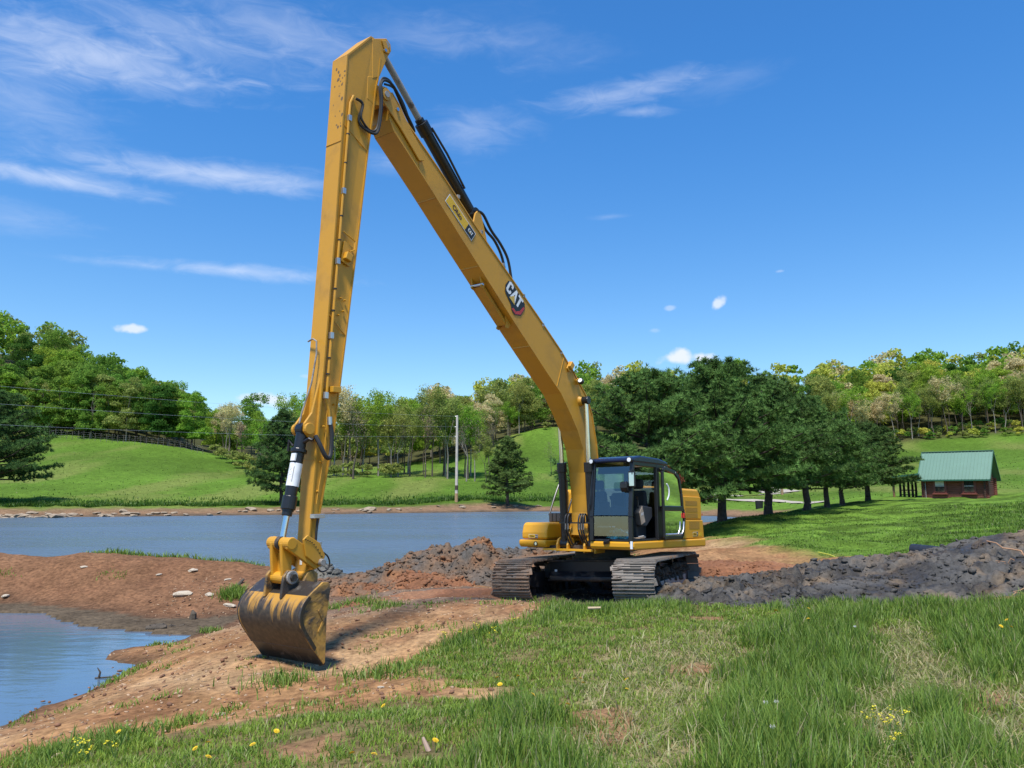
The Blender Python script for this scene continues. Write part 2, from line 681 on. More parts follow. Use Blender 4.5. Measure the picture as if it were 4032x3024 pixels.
PUDDLE = [onz(*p, 0)[:2] for p in [(0, 2868), (102, 2814), (170, 2782), (264, 2753), (332, 2725), (386, 2698), (475, 2651), (545, 2612), (470, 2610), (410, 2600),
                                   (392, 2583), (425, 2566), (468, 2553), (590, 2541), (664, 2537), (712, 2522), (790, 2505), (860, 2480), (935, 2448), (985, 2428),
                                   (975, 2418), (881, 2434), (746, 2447), (576, 2441), (407, 2414), (203, 2393), (0, 2383)]]
PUDDLE += [np.array(p) for p in [(-22, 20.5), (-40, 19), (-40, 9), (-20, 8.6), (-10, 8.8)]]
POND = [onz(*p, 0)[:2] for p in [(0, 2038), (300, 2036), (600, 2033), (1150, 2027), (1700, 2019), (2100, 2014), (2400, 2016), (2690, 2031), (2800, 2032), (2905, 2037),
                                 (2925, 2042), (2850, 2049), (2790, 2055), (2700, 2058)]]
POND += [np.array(p) for p in [(14, 62), (9, 50), (6, 40), (4, 33), (2.6, 27.5), (1, 26.0), (-1.5, 25.6), (-3.0, 25.2)]]
POND += [onz(*p, 0)[:2] for p in [(1470, 2280), (1456, 2300), (1412, 2312), (1360, 2335), (1318, 2338), (1322, 2312)]]
POND += [np.array(p) for p in [(-6.3, 25.0), (-7.6, 26.3), (-10, 26.6), (-14, 26.8), (-25, 27.2), (-45, 27.5), (-110, 27.5), (-110, 80), (-70, 82)]]


def zt(x, y, rough=True):
    shp = np.shape(x)
    x, y = np.asarray(x, float).ravel(), np.asarray(y, float).ravel()
    z = _rbf(x, y)
    far = np.clip(y / 40, 0, 1)
    if rough:
        z = z + (fbm(x * .55, y * .55, 4, 11) - .5) * (.16 + .5 * far) * np.clip((y + 2) / 8, .3, 1)
        z = z + (fbm(x * 2.6, y * 2.6, 3, 23) - .5) * .05
    for poly, s, r in ((PUDDLE, .8, .25), (POND, 1.0, .6)):
        wob = (fbm(x * .9, y * .9, 3, 31) - .5) * (.5 if poly is PUDDLE else .8)
        d = poly_sd(x, y, poly) + wob * np.clip(y / 30, .3, 1)
        ss = s * (1 + y / 45)
        out = np.maximum(z, .05) * (1 - np.exp(-np.maximum(d, 0) / ss)) + .0
        ins = np.minimum(-.02 - .12 * np.minimum(-d, 4), -.02)
        lim = np.where(d > 0, np.where(d < ss * 5, out, z), ins)
        z = lim
    return z.reshape(shp)


def ground_pt(px, py, d0=3.0, d1=420.0):
    """Where a surveyed sight line meets the ground."""
    D = np.concatenate([np.arange(d0, 40, .1), np.arange(40, d1, 1.0)])
    v = px_dir(px, py)
    X, Z = v.x / v.y * D, EYE + v.z / v.y * D
    g = zt(X, D, False)
    k = np.argmax(Z <= g) if np.any(Z <= g) else len(D) - 1
    return np.array([X[k], D[k], g[k]])


def gpoly(pts):
    return [ground_pt(*p)[:2] for p in pts]


# ------------------------------------------------------------------ ground cover areas
GRASS_A = gpoly([(1600, 2600), (1720, 2540), (1900, 2500), (2080, 2440), (2200, 2400), (2400, 2384), (2700, 2372), (3000, 2370), (3400, 2376), (4032, 2380), (4600, 2390),
                 (5000, 2800)]) + [np.array(p) for p in ((14, 5), (14, -9), (-.6, -9), (-.2, 3.2), (0, 4.6))] + gpoly([(1960, 3040), (2050, 2860), (2250, 2790), (2000, 2720), (1800, 2690), (1700, 2650)])
GRASS_B = [np.array(p) for p in ((-.2, 3), (-.6, -9), (-9, -9), (-7, 1), (-4.6, 5.2))] + gpoly([(150, 3000), (240, 2965), (560, 2905), (900, 2870), (1250, 2800), (1500, 2772), (1750, 2742), (1950, 2735), (2100, 2780), (2180, 2900), (2150, 3100)])
SPARSE = gpoly([(1380, 2660), (1600, 2600), (1900, 2690), (2250, 2780), (2000, 2800), (1700, 2760), (1450, 2780), (1250, 2760)])
TALL_A = gpoly([(2960, 2500), (3150, 2440), (3420, 2430), (3470, 2520), (3420, 2700), (3360, 2850), (3420, 3200), (2800, 3200), (2790, 2900), (2860, 2680)])
TALL_B = gpoly([(3650, 2440), (3800, 2385), (4300, 2385), (4400, 2700), (4032, 2700), (3900, 2740), (3780, 2640)])
TALL_C = gpoly([(2010, 2740), (2100, 2760), (2250, 2900), (2330, 3000), (2330, 3200), (1800, 3200), (1830, 2950)])
TALL_D = gpoly([(3560, 2780), (3720, 2720), (3830, 2830), (3900, 3010), (3900, 3200), (3660, 3200)])
TALL_E = gpoly([(1720, 2545), (1950, 2490), (2000, 2530), (1850, 2610), (1720, 2610)])
TALL_F = gpoly([(2080, 2450), (2300, 2385), (2700, 2372), (2700, 2400), (2300, 2430), (2150, 2490)])
TALL_G = gpoly([(3050, 2372), (3400, 2372), (3800, 2376), (3800, 2440), (3300, 2425), (3050, 2410)])
DRY_A = gpoly([(2260, 2640), (2500, 2560), (2850, 2470), (2950, 2520), (2850, 2680), (2780, 2900), (2780, 3200), (2340, 3200), (2260, 2900)])
DRY_B = gpoly([(3430, 2520), (3600, 2460), (3760, 2620), (3850, 2760), (3700, 2740), (3560, 2800), (3560, 3200), (3400, 3200), (3360, 2860), (3420, 2700)])
DRY_C = gpoly([(3880, 2760), (4200, 2680), (4300, 3200), (3920, 3200)])
BARE = [gpoly(q) for q in ([(2220, 2830), (2450, 2800), (2560, 2860), (2500, 2960), (2330, 2960)], [(2600, 2640), (2850, 2620), (2840, 2670), (2620, 2690)],
                           [(2690, 2420), (2850, 2420), (2850, 2440), (2690, 2445)], [(2600, 2900), (2780, 2890), (2770, 2960), (2620, 2970)],
                           [(3740, 2770), (3900, 2730), (4032, 2760), (4032, 2800), (3800, 2800)], [(1040, 2960), (1300, 2930), (1280, 2990), (1100, 3010)])]
LAWN_EDGE = gpoly([(2440, 2150), (2800, 2128), (2950, 2150), (3130, 2180), (3230, 2212), (3400, 2200), (3700, 2180), (4032, 2165), (4600, 2160)])
LAWN = LAWN_EDGE + [np.array(p) for p in [(120, 40), (120, 98), (16, 98), (9, 66), (5.0, 48), (4.2, 36), (4.6, 27)]]


def soft_in(x, y, poly, w, nz=0.0, ns=1.0, seed=3):
    d = poly_sd(x, y, poly)
    if nz:
        d = d + (fbm(np.asarray(x) * ns, np.asarray(y) * ns, 3, seed) - .5) * nz
    return 1 - sstep(-w, w, d)


def sand(x, y):
    return fbm(x * 1.1, y * 1.1, 4, 51)


def mix(a, b, t):
    return a * (1 - t[:, None]) + np.asarray(b) * t[:, None]


NR, NC = 420, 500
ys = np.exp(np.linspace(math.log(5.0), math.log(720.0), NR)) - 14.0 + 6.0
ys = np.concatenate([[-40, -20, -10], ys[ys > -5]])
us = np.linspace(-1, 1, NC)
us = np.sign(us) * (np.abs(us) ** 1.35) * 1.75
gx = us[None, :] * (np.abs(ys[:, None]) + 9.0)
gy = np.repeat(ys[:, None], NC, 1)
X, Y = gx.ravel(), gy.ravel()
Zg = zt(X, Y)
dP, dU = poly_sd(X, Y, POND), poly_sd(X, Y, PUDDLE)

CLAY = np.array((.295, .162, .075))
CLAY_L = np.array((.385, .25, .135))
CLAY_D = np.array((.19, .085, .042))
MUDG = np.array((.105, .092, .082))
SOILG = np.array((.14, .095, .05))
LAWNC = np.array((.092, .160, .022))
MEAD = np.array((.086, .156, .020))
n1, n2, n3 = fbm(X * .45, Y * .45, 4, 5), fbm(X * 2.2, Y * 2.2, 3, 6), fbm(X * .05, Y * .05, 4, 8)
col = np.repeat(CLAY[None], len(X), 0)
col = mix(col, CLAY_L, sstep(.45, .72, n1) * .8)
col = mix(col, CLAY_D, sstep(.52, .30, n2) * .55)
# the dike is browner, paler on its crest
dk = sstep(15, 18, Y) * sstep(-2.0, -4.5, X) * sstep(28, 27, Y)
col = mix(col, (.155, .078, .043), dk * .85)
col = mix(col, (.27, .165, .10), dk * sstep(.95, 1.5, Zg) * .6)
# grey mud round the machine, a grey-brown band left of it
gm = np.exp(-(((X - 2.2) / 5.5) ** 2 + ((Y - 18.6) / 3.0) ** 2))
col = mix(col, MUDG, np.clip(gm * 1.5 * sstep(.25, .6, n1 * .6 + n2 * .4), 0, .85))
grey_band = sstep(3.5, .5, np.abs(Y - 16.8)) * sstep(1.0, -1.5, X) * sstep(-6.5, -3.5, X)
col = mix(col, (.17, .115, .085), grey_band * .7 * sstep(.3, .6, n2))
# wet edges of both ponds
wet = np.maximum(sstep(.75, .0, dU), sstep(1.2, 0, dP) * (Y < 40))
col = mix(col, (.105, .06, .036), np.clip(wet, 0, 1) * .8)
# grass soil close by
ga = np.maximum(soft_in(X, Y, GRASS_A, .25, .7, 1.5), soft_in(X, Y, GRASS_B, .2, .6, 1.7))
col = mix(col, (.125, .105, .045), ga * .9)
bare = np.max([soft_in(X, Y, b, .12, .5, 2.5) for b in BARE], axis=0)
col = mix(col, (.27, .15, .08), bare * .9)
dry = np.max([soft_in(X, Y, b, .3, .6, 1.5) for b in (DRY_A, DRY_B, DRY_C)], axis=0)
col = mix(col, (.30, .255, .13), dry * ga * .6 * (1 - bare))
# lawn and meadow
lw = np.maximum(soft_in(X, Y, LAWN, .9, 2.2, .8), sstep(60, 64, Y) * (dP > 0))
lw = lw * sstep(-.2, .3, dP - 1.0 * (1 + Y / 60) * (.7 + n1))
stripe = .5 + .5 * np.tanh(2 * np.sin((X * -.38 + Y * .92) * 2 * np.pi / 3.6 + 2.5 * n3))
lawn = LAWNC * (1 + .62 * (stripe[:, None] - .5) * sstep(24, 34, Y)[:, None]) * (.8 + .4 * n2[:, None])
far_m = sstep(84, 96, Y)
mead = MEAD * (.55 + .85 * n3[:, None]) * (.86 + .28 * n1[:, None])
mead = mix(mead, (.165, .185, .05), sstep(.46, .72, fbm(X * .12, Y * .03, 4, 77)) * .65)
gcol = lawn * (1 - far_m[:, None]) + mead * far_m[:, None]
col = mix(col, 0, lw) + gcol * lw[:, None]
# bare bank of the far shore
bank = sstep(6.0, 4.0, dP + (n1 - .5) * 2) * (Y > 62)
col = mix(col, (.20, .125, .075), bank * .92)
col = mix(col, (.075, .06, .045), sstep(1.6, .4, dP) * (Y > 62) * .85)
# leaf litter under the woods
wood = sstep(205, 225, Y + (n1 - .5) * 10) * np.where(np.abs(X - 12) < 22, sstep(236, 250, Y), 1) * np.where(X > 80, sstep(228, 238, Y), 1)
col = mix(col, (.062, .058, .026), wood * .92)
under = (dP < .0) | (dU < .0)
col[under] = (.10, .075, .05)

m_ground, nt, nodes, links, bs = new_mat('ground_soil_and_turf')
at_ = mk(nodes, 'Attribute', attribute_name='Col')
geo = mk(nodes, 'NewGeometry')
nA = mk(nodes, 'TexNoise'); nA.inputs['Scale'].default_value = 9; nA.inputs['Detail'].default_value = 8; nA.inputs['Roughness'].default_value = .7
nB = mk(nodes, 'TexNoise'); nB.inputs['Scale'].default_value = 1.1; nB.inputs['Detail'].default_value = 6; nB.inputs['Roughness'].default_value = .65
nV = mk(nodes, 'TexVoronoi'); nV.inputs['Scale'].default_value = 16
for n_ in (nA, nB, nV):
    links.new(geo.outputs['Position'], n_.inputs['Vector'])
rA = cramp(nodes, links, nA.outputs[0], [(.30, (.42, .39, .36)), (.5, (1, 1, 1)), (.70, (1.6, 1.55, 1.45))])
rB = cramp(nodes, links, nB.outputs[0], [(.3, (.72, .72, .72)), (.7, (1.25, 1.25, 1.25))])
mu1 = mk(nodes, 'MixRGB', blend_type='MULTIPLY'); mu1.inputs[0].default_value = 1
mu2 = mk(nodes, 'MixRGB', blend_type='MULTIPLY'); mu2.inputs[0].default_value = 1
links.new(at_.outputs['Color'], mu1.inputs[1]); links.new(rA.outputs[0], mu1.inputs[2])
links.new(mu1.outputs[0], mu2.inputs[1]); links.new(rB.outputs[0], mu2.inputs[2])
# pale chips of stone in the clay
rV = cramp(nodes, links, nV.outputs['Distance'], [(.10, (1, 1, 1)), (.15, (0, 0, 0))])
sepc = mk(nodes, 'SeparateColor'); links.new(nV.outputs['Color'], sepc.inputs[0])
gt = mk(nodes, 'Math', operation='GREATER_THAN'); gt.inputs[1].default_value = .80
links.new(sepc.outputs[0], gt.inputs[0])
fg = mk(nodes, 'Math', operation='MULTIPLY')
links.new(rV.outputs[0], fg.inputs[0]); links.new(gt.outputs[0], fg.inputs[1])
sepa = mk(nodes, 'SeparateColor'); links.new(at_.outputs['Color'], sepa.inputs[0])
isclay = mk(nodes, 'Math', operation='GREATER_THAN'); links.new(sepa.outputs[0], isclay.inputs[0]); links.new(sepa.outputs[1], isclay.inputs[1])
fg2 = mk(nodes, 'Math', operation='MULTIPLY'); links.new(fg.outputs[0], fg2.inputs[0]); links.new(isclay.outputs[0], fg2.inputs[1])
fg3 = mk(nodes, 'Math', operation='MULTIPLY'); links.new(fg2.outputs[0], fg3.inputs[0]); fg3.inputs[1].default_value = .7
mx = mk(nodes, 'MixRGB'); links.new(fg3.outputs[0], mx.inputs[0]); links.new(mu2.outputs[0], mx.inputs[1]); mx.inputs[2].default_value = (.42, .30, .19, 1)
links.new(mx.outputs[0], bs.inputs['Base Color'])
bs.inputs['Roughness'].default_value = .92
bs.inputs['Specular IOR Level'].default_value = .05
bp = mk(nodes, 'Bump'); bp.inputs['Strength'].default_value = .55; bp.inputs['Distance'].default_value = .06
links.new(nA.outputs[0], bp.inputs['Height']); links.new(bp.outputs[0], bs.inputs['Normal'])

R_, C_ = len(ys), NC
idx = np.arange(R_ * C_).reshape(R_, C_)
quads = np.stack([idx[:-1, :-1], idx[:-1, 1:], idx[1:, 1:], idx[1:, :-1]], -1).reshape(-1, 4)
me = np_mesh('ground', np.stack([X, Y, Zg], -1), quads, [m_ground], np.clip(col, 0, 1), smooth=True)
ground = link(bpy.data.objects.new('ground', me))
tag(ground, 'clay banks, lawn and rolling green meadow around the pond', None, None, 'structure')

# ------------------------------------------------------------------ water
m_water, nt, nodes, links, bs = new_mat('pond_water')
bs.inputs['Roughness'].default_value = .30
bs.inputs['IOR'].default_value = 1.33
bs.inputs['Specular IOR Level'].default_value = .65
bs.inputs['Base Color'].default_value = (.105, .145, .19, 1)  # blue of the sky reflection tinted into the base colour
geo = mk(nodes, 'NewGeometry')
mp = mk(nodes, 'Mapping'); mp.inputs['Scale'].default_value = (.55, 1.5, 1)
links.new(geo.outputs['Position'], mp.inputs['Vector'])
w1 = mk(nodes, 'TexNoise'); w1.inputs['Scale'].default_value = 1.9; w1.inputs['Detail'].default_value = 4; w1.inputs['Roughness'].default_value = .55; w1.inputs['Distortion'].default_value = .5
w2 = mk(nodes, 'TexNoise'); w2.inputs['Scale'].default_value = .12; w2.inputs['Detail'].default_value = 2
links.new(mp.outputs[0], w1.inputs['Vector']); links.new(geo.outputs['Position'], w2.inputs['Vector'])
sepw = mk(nodes, 'SeparateXYZ'); links.new(geo.outputs['Position'], sepw.inputs[0])
calm = mk(nodes, 'MapRange'); links.new(sepw.outputs[1], calm.inputs['Value'])
for k_, v_ in (('From Min', 20), ('From Max', 30), ('To Min', .06), ('To Max', 1.6)): calm.inputs[k_].default_value = v_
st = mk(nodes, 'Math', operation='MULTIPLY'); links.new(w2.outputs[0], st.inputs[0]); links.new(calm.outputs[0], st.inputs[1])
bp = mk(nodes, 'Bump'); bp.inputs['Distance'].default_value = .30
links.new(st.outputs[0], bp.inputs['Strength']); links.new(w1.outputs[0], bp.inputs['Height'])
links.new(bp.outputs[0], bs.inputs['Normal'])
mpr = mk(nodes, 'Mapping'); mpr.inputs['Scale'].default_value = (.035, .16, 1)
links.new(geo.outputs['Position'], mpr.inputs['Vector'])
w3 = mk(nodes, 'TexNoise'); w3.inputs['Scale'].default_value = 1.0; w3.inputs['Detail'].default_value = 5; w3.inputs['Distortion'].default_value = .6
links.new(mpr.outputs[0], w3.inputs['Vector'])
rw = mk(nodes, 'MapRange'); links.new(w3.outputs[0], rw.inputs['Value'])
for k_, v_ in (('From Min', .35), ('From Max', .65), ('To Min', .17), ('To Max', .36)): rw.inputs[k_].default_value = v_
links.new(rw.outputs[0], bs.inputs['Roughness'])
for nm, poly, lab in (('pond_water', POND, 'wide rippled pond reflecting blue sky behind the excavator'),
                      ('puddle_water', PUDDLE, 'calm shallow water below the clay bank beside the bucket')):
    c0 = np.mean(np.array([p[:2] for p in poly]), 0)
    P2 = np.array([p[:2] for p in poly])
    lo, hi = P2.min(0) - 2.5, P2.max(0) + 2.5
    if nm == 'puddle_water':
        hi[1] = min(hi[1], 21.5); hi[0] = -3.2
    else:
        lo[1] = 21.6
    me = bpy.data.meshes.new(nm)
    me.from_pydata([(lo[0], lo[1], 0), (hi[0], lo[1], 0), (hi[0], hi[1], 0), (lo[0], hi[1], 0)], [], [(0, 1, 2, 3)])
    mw = m_water if nm == 'pond_water' else m_water.copy()
    if nm != 'pond_water':
        mw.name = 'puddle_water'
        pb = mw.node_tree.nodes['Principled BSDF']
        mw.node_tree.links.remove(pb.inputs['Roughness'].links[0])
        pb.inputs['Roughness'].default_value = .08
        pb.inputs['Base Color'].default_value = (.085, .135, .20, 1)  # sky reflection again tinted into the colour, bluer here
    me.materials.append(mw)
    o = link(bpy.data.objects.new(nm, me))
    tag(o, lab, None, None, 'structure')
# ------------------------------------------------------------------ excavator
m_yel = patchy('yellow_paint', (.57, .278, .018), (.38, .205, .045), 1.4, .46, .86, rough=(.5, .65), bump=0.0)
m_yel2 = patchy('yellow_paint_panels', (.69, .325, .012), (.58, .30, .03), 1.2, .6, .85, rough=(.42, .55), bump=0.0)
m_blk = simple('black_paint', (.012, .012, .014), .35, 0, .3)
m_blkm = patchy('black_frame_dusty', (.012, .012, .014), (.15, .105, .072), 3.2, .52, .72, rough=(.5, .9), bump=.4)
m_rub = simple('black_hose_rubber', (.015, .015, .016), .55, 0, .2)
m_chr = simple('chrome_rod', (.62, .63, .65), .16, 1.0, .05)
m_steel = patchy('worn_steel', (.30, .28, .26), (.12, .09, .07), 8, .5, .7, rough=(.4, .7), bump=.2)
# bucket shell: yellow paint above, digging mud caked thicker towards the lip
m_bkt, nt, nodes, links, bs = new_mat('muddy_yellow_paint')
tco = mk(nodes, 'TexCoord')
mp = mk(nodes, 'Mapping'); mp.inputs['Scale'].default_value = (.8, 4.2, .55)
links.new(tco.outputs['Object'], mp.inputs['Vector'])
nz = mk(nodes, 'TexNoise'); nz.inputs['Scale'].default_value = 1.7; nz.inputs['Detail'].default_value = 7; nz.inputs['Roughness'].default_value = .62
links.new(mp.outputs[0], nz.inputs['Vector'])
sz_ = mk(nodes, 'SeparateXYZ'); links.new(tco.outputs['Object'], sz_.inputs[0])
mr_ = mk(nodes, 'MapRange')
for k_, v_ in (('From Min', 1.0), ('From Max', .45), ('To Min', -.10), ('To Max', .26)): mr_.inputs[k_].default_value = v_
links.new(sz_.outputs[2], mr_.inputs['Value'])
ad = mk(nodes, 'Math', operation='ADD'); links.new(nz.outputs[0], ad.inputs[0]); links.new(mr_.outputs[0], ad.inputs[1])
fa = cramp(nodes, links, ad.outputs[0], [(.44, (0, 0, 0)), (.56, (1, 1, 1))])
nz2 = add_noise(nodes, links, 14, 6)
c2 = cramp(nodes, links, nz2.outputs[0], [(.3, (.022, .016, .011)), (.7, (.085, .058, .034))])
mxb = mk(nodes, 'MixRGB'); links.new(fa.outputs[0], mxb.inputs[0]); mxb.inputs[1].default_value = (.46, .23, .03, 1); links.new(c2.outputs[0], mxb.inputs[2])
links.new(mxb.outputs[0], bs.inputs['Base Color']); bs.inputs['Roughness'].default_value = .5
bpb = mk(nodes, 'Bump'); bpb.inputs['Strength'].default_value = .5; bpb.inputs['Distance'].default_value = .02
links.new(fa.outputs[0], bpb.inputs['Height']); links.new(bpb.outputs[0], bs.inputs['Normal'])
m_bktside = patchy('scuffed_yellow_paint', (.44, .24, .05), (.05, .04, .033), 2.4, .41, .54, rough=(.5, .5), bump=.4)
m_mudlip = patchy('wet_mud_steel', (.035, .028, .022), (.10, .085, .07), 6, .55, .75, rough=(.35, .6), bump=.6)
m_shoe = patchy('muddy_track_steel', (.25, .18, .125), (.30, .155, .08), 2.6, .42, .62, rough=(.75, .95), bump=.7, third=(.30, .19, .12))
m_shoeg = patchy('grey_mud_track_steel', (.21, .18, .15), (.17, .10, .06), 2.6, .5, .68, rough=(.7, .95), bump=.7, third=(.24, .20, .17))
m_white = simple('white_sticker', (.78, .79, .8), .5)
m_decalk = simple('black_print', (.012, .012, .012), .45)
m_decaly = simple('yellow_print', (.72, .42, .01), .45, 0, .04)
m_decalr = simple('red_print', (.45, .035, .03), .45)
m_decalg = simple('gold_print', (.62, .40, .07), .45)
m_decalm = simple('maroon_print', (.07, .012, .01), .5)
m_lamp = simple('lamp_lens', (.75, .76, .78), .15)
m_seat = simple('black_seat_cloth', (.02, .02, .022), .8)
m_trim = simple('grey_cab_trim', (.035, .035, .038), .6)
m_beige = simple('tan_console_trim', (.42, .31, .22), .6)
m_bag = simple('blue_plastic_bag', (.10, .38, .50), .25, 0, .4, 20)
m_red = simple('red_lens', (.5, .03, .02), .3)
m_galv = simple('galvanised_clamp', (.55, .55, .55), .35, .8)
m_grille = simple('louvre_yellow', (.40, .20, .012), .55, 0, .25, 90, .5, 140)

m_glass, nt, nodes, links, bs = new_mat('cab_glass')
out = nodes['Material Output']
tr = mk(nodes, 'BsdfTransparent'); tr.inputs[0].default_value = (.52, .60, .60, 1)
gl = mk(nodes, 'BsdfGlossy'); gl.inputs['Roughness'].default_value = .02; gl.inputs[0].default_value = (1, 1, 1, 1)
fr = mk(nodes, 'Fresnel'); fr.inputs[0].default_value = 2.1
ms = mk(nodes, 'MixShader')
links.new(fr.outputs[0], ms.inputs[0]); links.new(tr.outputs[0], ms.inputs[1]); links.new(gl.outputs[0], ms.inputs[2])
links.new(ms.outputs[0], out.inputs[0])
nodes.remove(bs)

TH = math.radians(37)
FWD = Vector((-math.sin(TH), -math.cos(TH), 0))
LEFT = Vector((math.cos(TH), -math.sin(TH), 0))
O0 = Vector((1.41, 17.48, 0))
EXC = O0 - FWD * 1.5
EXC.z = .6
OFF = (-1.5, 0, .6)            # working coordinates -> local to the machine's base
exc = empty('excavator', EXC, math.atan2(FWD.y, FWD.x))
tag(exc, 'yellow long reach crawler excavator with raised boom and lowered bucket on the clay bank', 'excavator')


def X3():
    return MB(OFF)


# house tilt: nose a little up, right side a little low
TILT = Matrix.Translation((0, 0, 1.72)) @ Matrix.Rotation(math.radians(-1.6), 4, 'Y') @ Matrix.Rotation(math.radians(1.1), 4, 'X') @ Matrix.Translation((0, 0, -1.72))


def H(mb):
    return mb.tf(TILT)


def flat_print(parent, name, polys, org, ux, uy, mat, lift=0.0):
    """Flat print on a surface: polygons in (u, v) metres."""
    org, ux, uy = Vector(org), Vector(ux).normalized(), Vector(uy).normalized()
    nn = ux.cross(uy)
    mb = X3()
    for poly in polys:
        k = len(poly)
        mb.add([org + ux * p[0] + uy * p[1] + nn * lift for p in poly], [list(range(k))])
    return mb.build(name, mat, parent)


def text_polys(s, size, bold=.02, xs=1.0):
    cu = bpy.data.curves.new('lettering', 'FONT')
    cu.body = s
    cu.size = size
    cu.offset = bold * size
    cu.resolution_u = 3
    ob = bpy.data.objects.new('lettering', cu)
    COL.objects.link(ob)
    dg = bpy.context.evaluated_depsgraph_get()
    me = bpy.data.meshes.new_from_object(ob.evaluated_get(dg))
    vs = [v.co.copy() for v in me.vertices]
    fs = [list(p.vertices) for p in me.polygons]
    bpy.data.objects.remove(ob)
    bpy.data.curves.remove(cu)
    bpy.data.meshes.remove(me)
    return [[(vs[i].x * xs, vs[i].y) for i in f] for f in fs], max([v.x for v in vs] + [0]) * xs


CLET = [[(.15, 0), (.5, 0), (.62, .12), (.62, .36), (.41, .36), (.41, .2), (.22, .2), (.22, .8), (.15, 1), (0, .88), (0, .12)],
        [(.15, 1), (.22, .8), (.41, .8), (.41, .64), (.62, .64), (.62, .88), (.5, 1)]]
ALET = [[(0, 0), (.21, 0), (.36, .62), (.36, 1), (.26, 1)], [(.36, .62), (.51, 0), (.72, 0), (.46, 1), (.36, 1)]]
TLET = [[(0, 1), (0, .8), (.22, .8), (.44, .8), (.66, .8), (.66, 1)], [(.22, 0), (.44, 0), (.44, .8), (.22, .8)]]


def cat_letters(h, x0=0, y0=0):
    ps = []
    dx = 0
    for L_, w in ((CLET, .68), (ALET, .70), (TLET, .66)):
        ps += [[(x0 + (dx + p[0]) * h, y0 + p[1] * h) for p in q] for q in L_]
        dx += w
    return ps, dx * h


def ohio_plate(parent, org, ux, uy, L, hgt):
    n = Vector(ux).cross(Vector(uy))
    b = flat_print(parent, 'dealer_sticker', [[(0, 0), (L, 0), (L, hgt), (0, hgt)]], org, ux, uy, m_white, .004)
    e = hgt * .06
    flat_print(b, 'yellow_field', [[(e, e), (L * .73, e), (L * .73, hgt - e), (e, hgt - e)]], org, ux, uy, m_decaly, .007)
    flat_print(b, 'black_field', [[(L * .73, e), (L - e, e), (L - e, hgt - e), (L * .73, hgt - e)]], org, ux, uy, m_decalk, .007)
    tp, tw = text_polys('Ohio', hgt * .62, .03, 1.15)
    dx = (L * .73 - tw) / 2
    flat_print(b, 'lettering', [[(p[0] + dx, p[1] + hgt * .29) for p in q] for q in tp], org, ux, uy, m_decalm, .010)
    cp, cw = cat_letters(hgt * .34)
    dx = L * .73 + (L * .27 - cw) / 2
    flat_print(b, 'lettering', [[(p[0] + dx, p[1] + hgt * .34) for p in q] for q in cp], org, ux, uy, m_white, .010)
    flat_print(b, 'triangle_mark', [[(dx + cw * .30, hgt * .30), (dx + cw * .68, hgt * .30), (dx + cw * .5, hgt * .52)]], org, ux, uy, m_decalg, .013)
    return b


# ---- boom
BW = .235
TOP = [(6.10, 9.80), (5.93, 9.66), (5.74, 9.42), (4.87, 8.83), (3.90, 8.11), (2.90, 7.43), (1.79, 6.69), (.86, 6.04), (.24, 5.53), (-.20, 5.12), (-.43, 4.72), (-.53, 4.34), (-.61, 4.08), (-.66, 3.73), (-.68, 3.2), (-.66, 2.6), (-.60, 2.1)]
BEL = [(6.13, 9.30), (6.02, 9.13), (5.55, 8.77), (5.04, 8.37), (4.44, 7.88), (3.30, 6.97), (2.35, 6.22), (1.45, 5.53), (.86, 5.10), (.47, 4.66), (.2, 4.33), (-.03, 3.92), (-.17, 3.4), (-.24, 2.9), (-.27, 2.5), (-.2, 2.0)]
boom = X3().prism(TOP + BEL[::-1], -BW + .015, BW - .015).build('boom', m_yel, exc, bevel=.006)
# flange plates along top and belly
for nm, pts, s in (('top_plate', TOP, 1), ('belly_plate', BEL, -1)):
    mb = X3()
    for i in range(len(pts) - 1):
        a, b = Vector((pts[i][0], 0, pts[i][1])), Vector((pts[i + 1][0], 0, pts[i + 1][1]))
        d = (b - a).normalized()
        nrm = Vector((-d.z, 0, d.x))
        if nrm.z * s < 0 and abs(d.x) > .2: nrm = -nrm
        if abs(d.x) <= .2: nrm = Vector((-s * 1.0, 0, 0)) if True else nrm
        mb.obox((a + b) / 2 + nrm * .004, (b - a) / 2 * 1.004, Vector((0, BW, 0)), nrm * .013)
    mb.build(nm, m_yel, boom)
for y in (-1, 1):
    # tip ears with the pin, and reinforcing side plate
    ear = [(6.42, 9.70), (6.36, 9.80), (6.25, 9.82), (6.12, 9.76), (5.9, 9.55), (5.45, 9.10), (5.30, 8.84), (5.42, 8.80), (5.9, 9.22), (6.2, 9.45), (6.38, 9.58)]
    X3().prism(ear, y * BW, y * (BW + .03)).build('tip_ear', m_yel, boom, bevel=.008)
    X3().cyl((6.28, y * (BW + .03), 9.67), (6.28, y * (BW + .07), 9.67), .10, 20).build('pin_boss', m_yel, boom, bevel=.006)
    X3().cyl((6.28, y * (BW + .06), 9.67), (6.28, y * (BW + .085), 9.67), .055, 16).build('pin_cap', m_steel, boom)
    X3().cyl((6.00, y * (BW + .03), 9.52), (6.00, y * (BW + .06), 9.52), .032, 12).build('bolt', m_chr, boom)
# weld seams across the side and belly
for (a, b) in (((5.50, 9.25), (5.38, 8.68)), ((.72, 5.93), (1.02, 5.22)), ((-.66, 3.55), (-.35, 3.68))):
    X3().bar((a[0], BW - .012, a[1]), (b[0], BW - .012, b[1]), .012, .012, (0, 1, 0)).build('weld_seam', m_yel, boom)
for (x, z) in ((4.95, 8.29), (3.72, 7.30), (2.05, 5.98), (-.13, 3.55)):
    X3().box(x - .006, x + .006, -BW + .01, BW - .01, z - .03, z + .0).build('weld_seam', m_yel, boom)
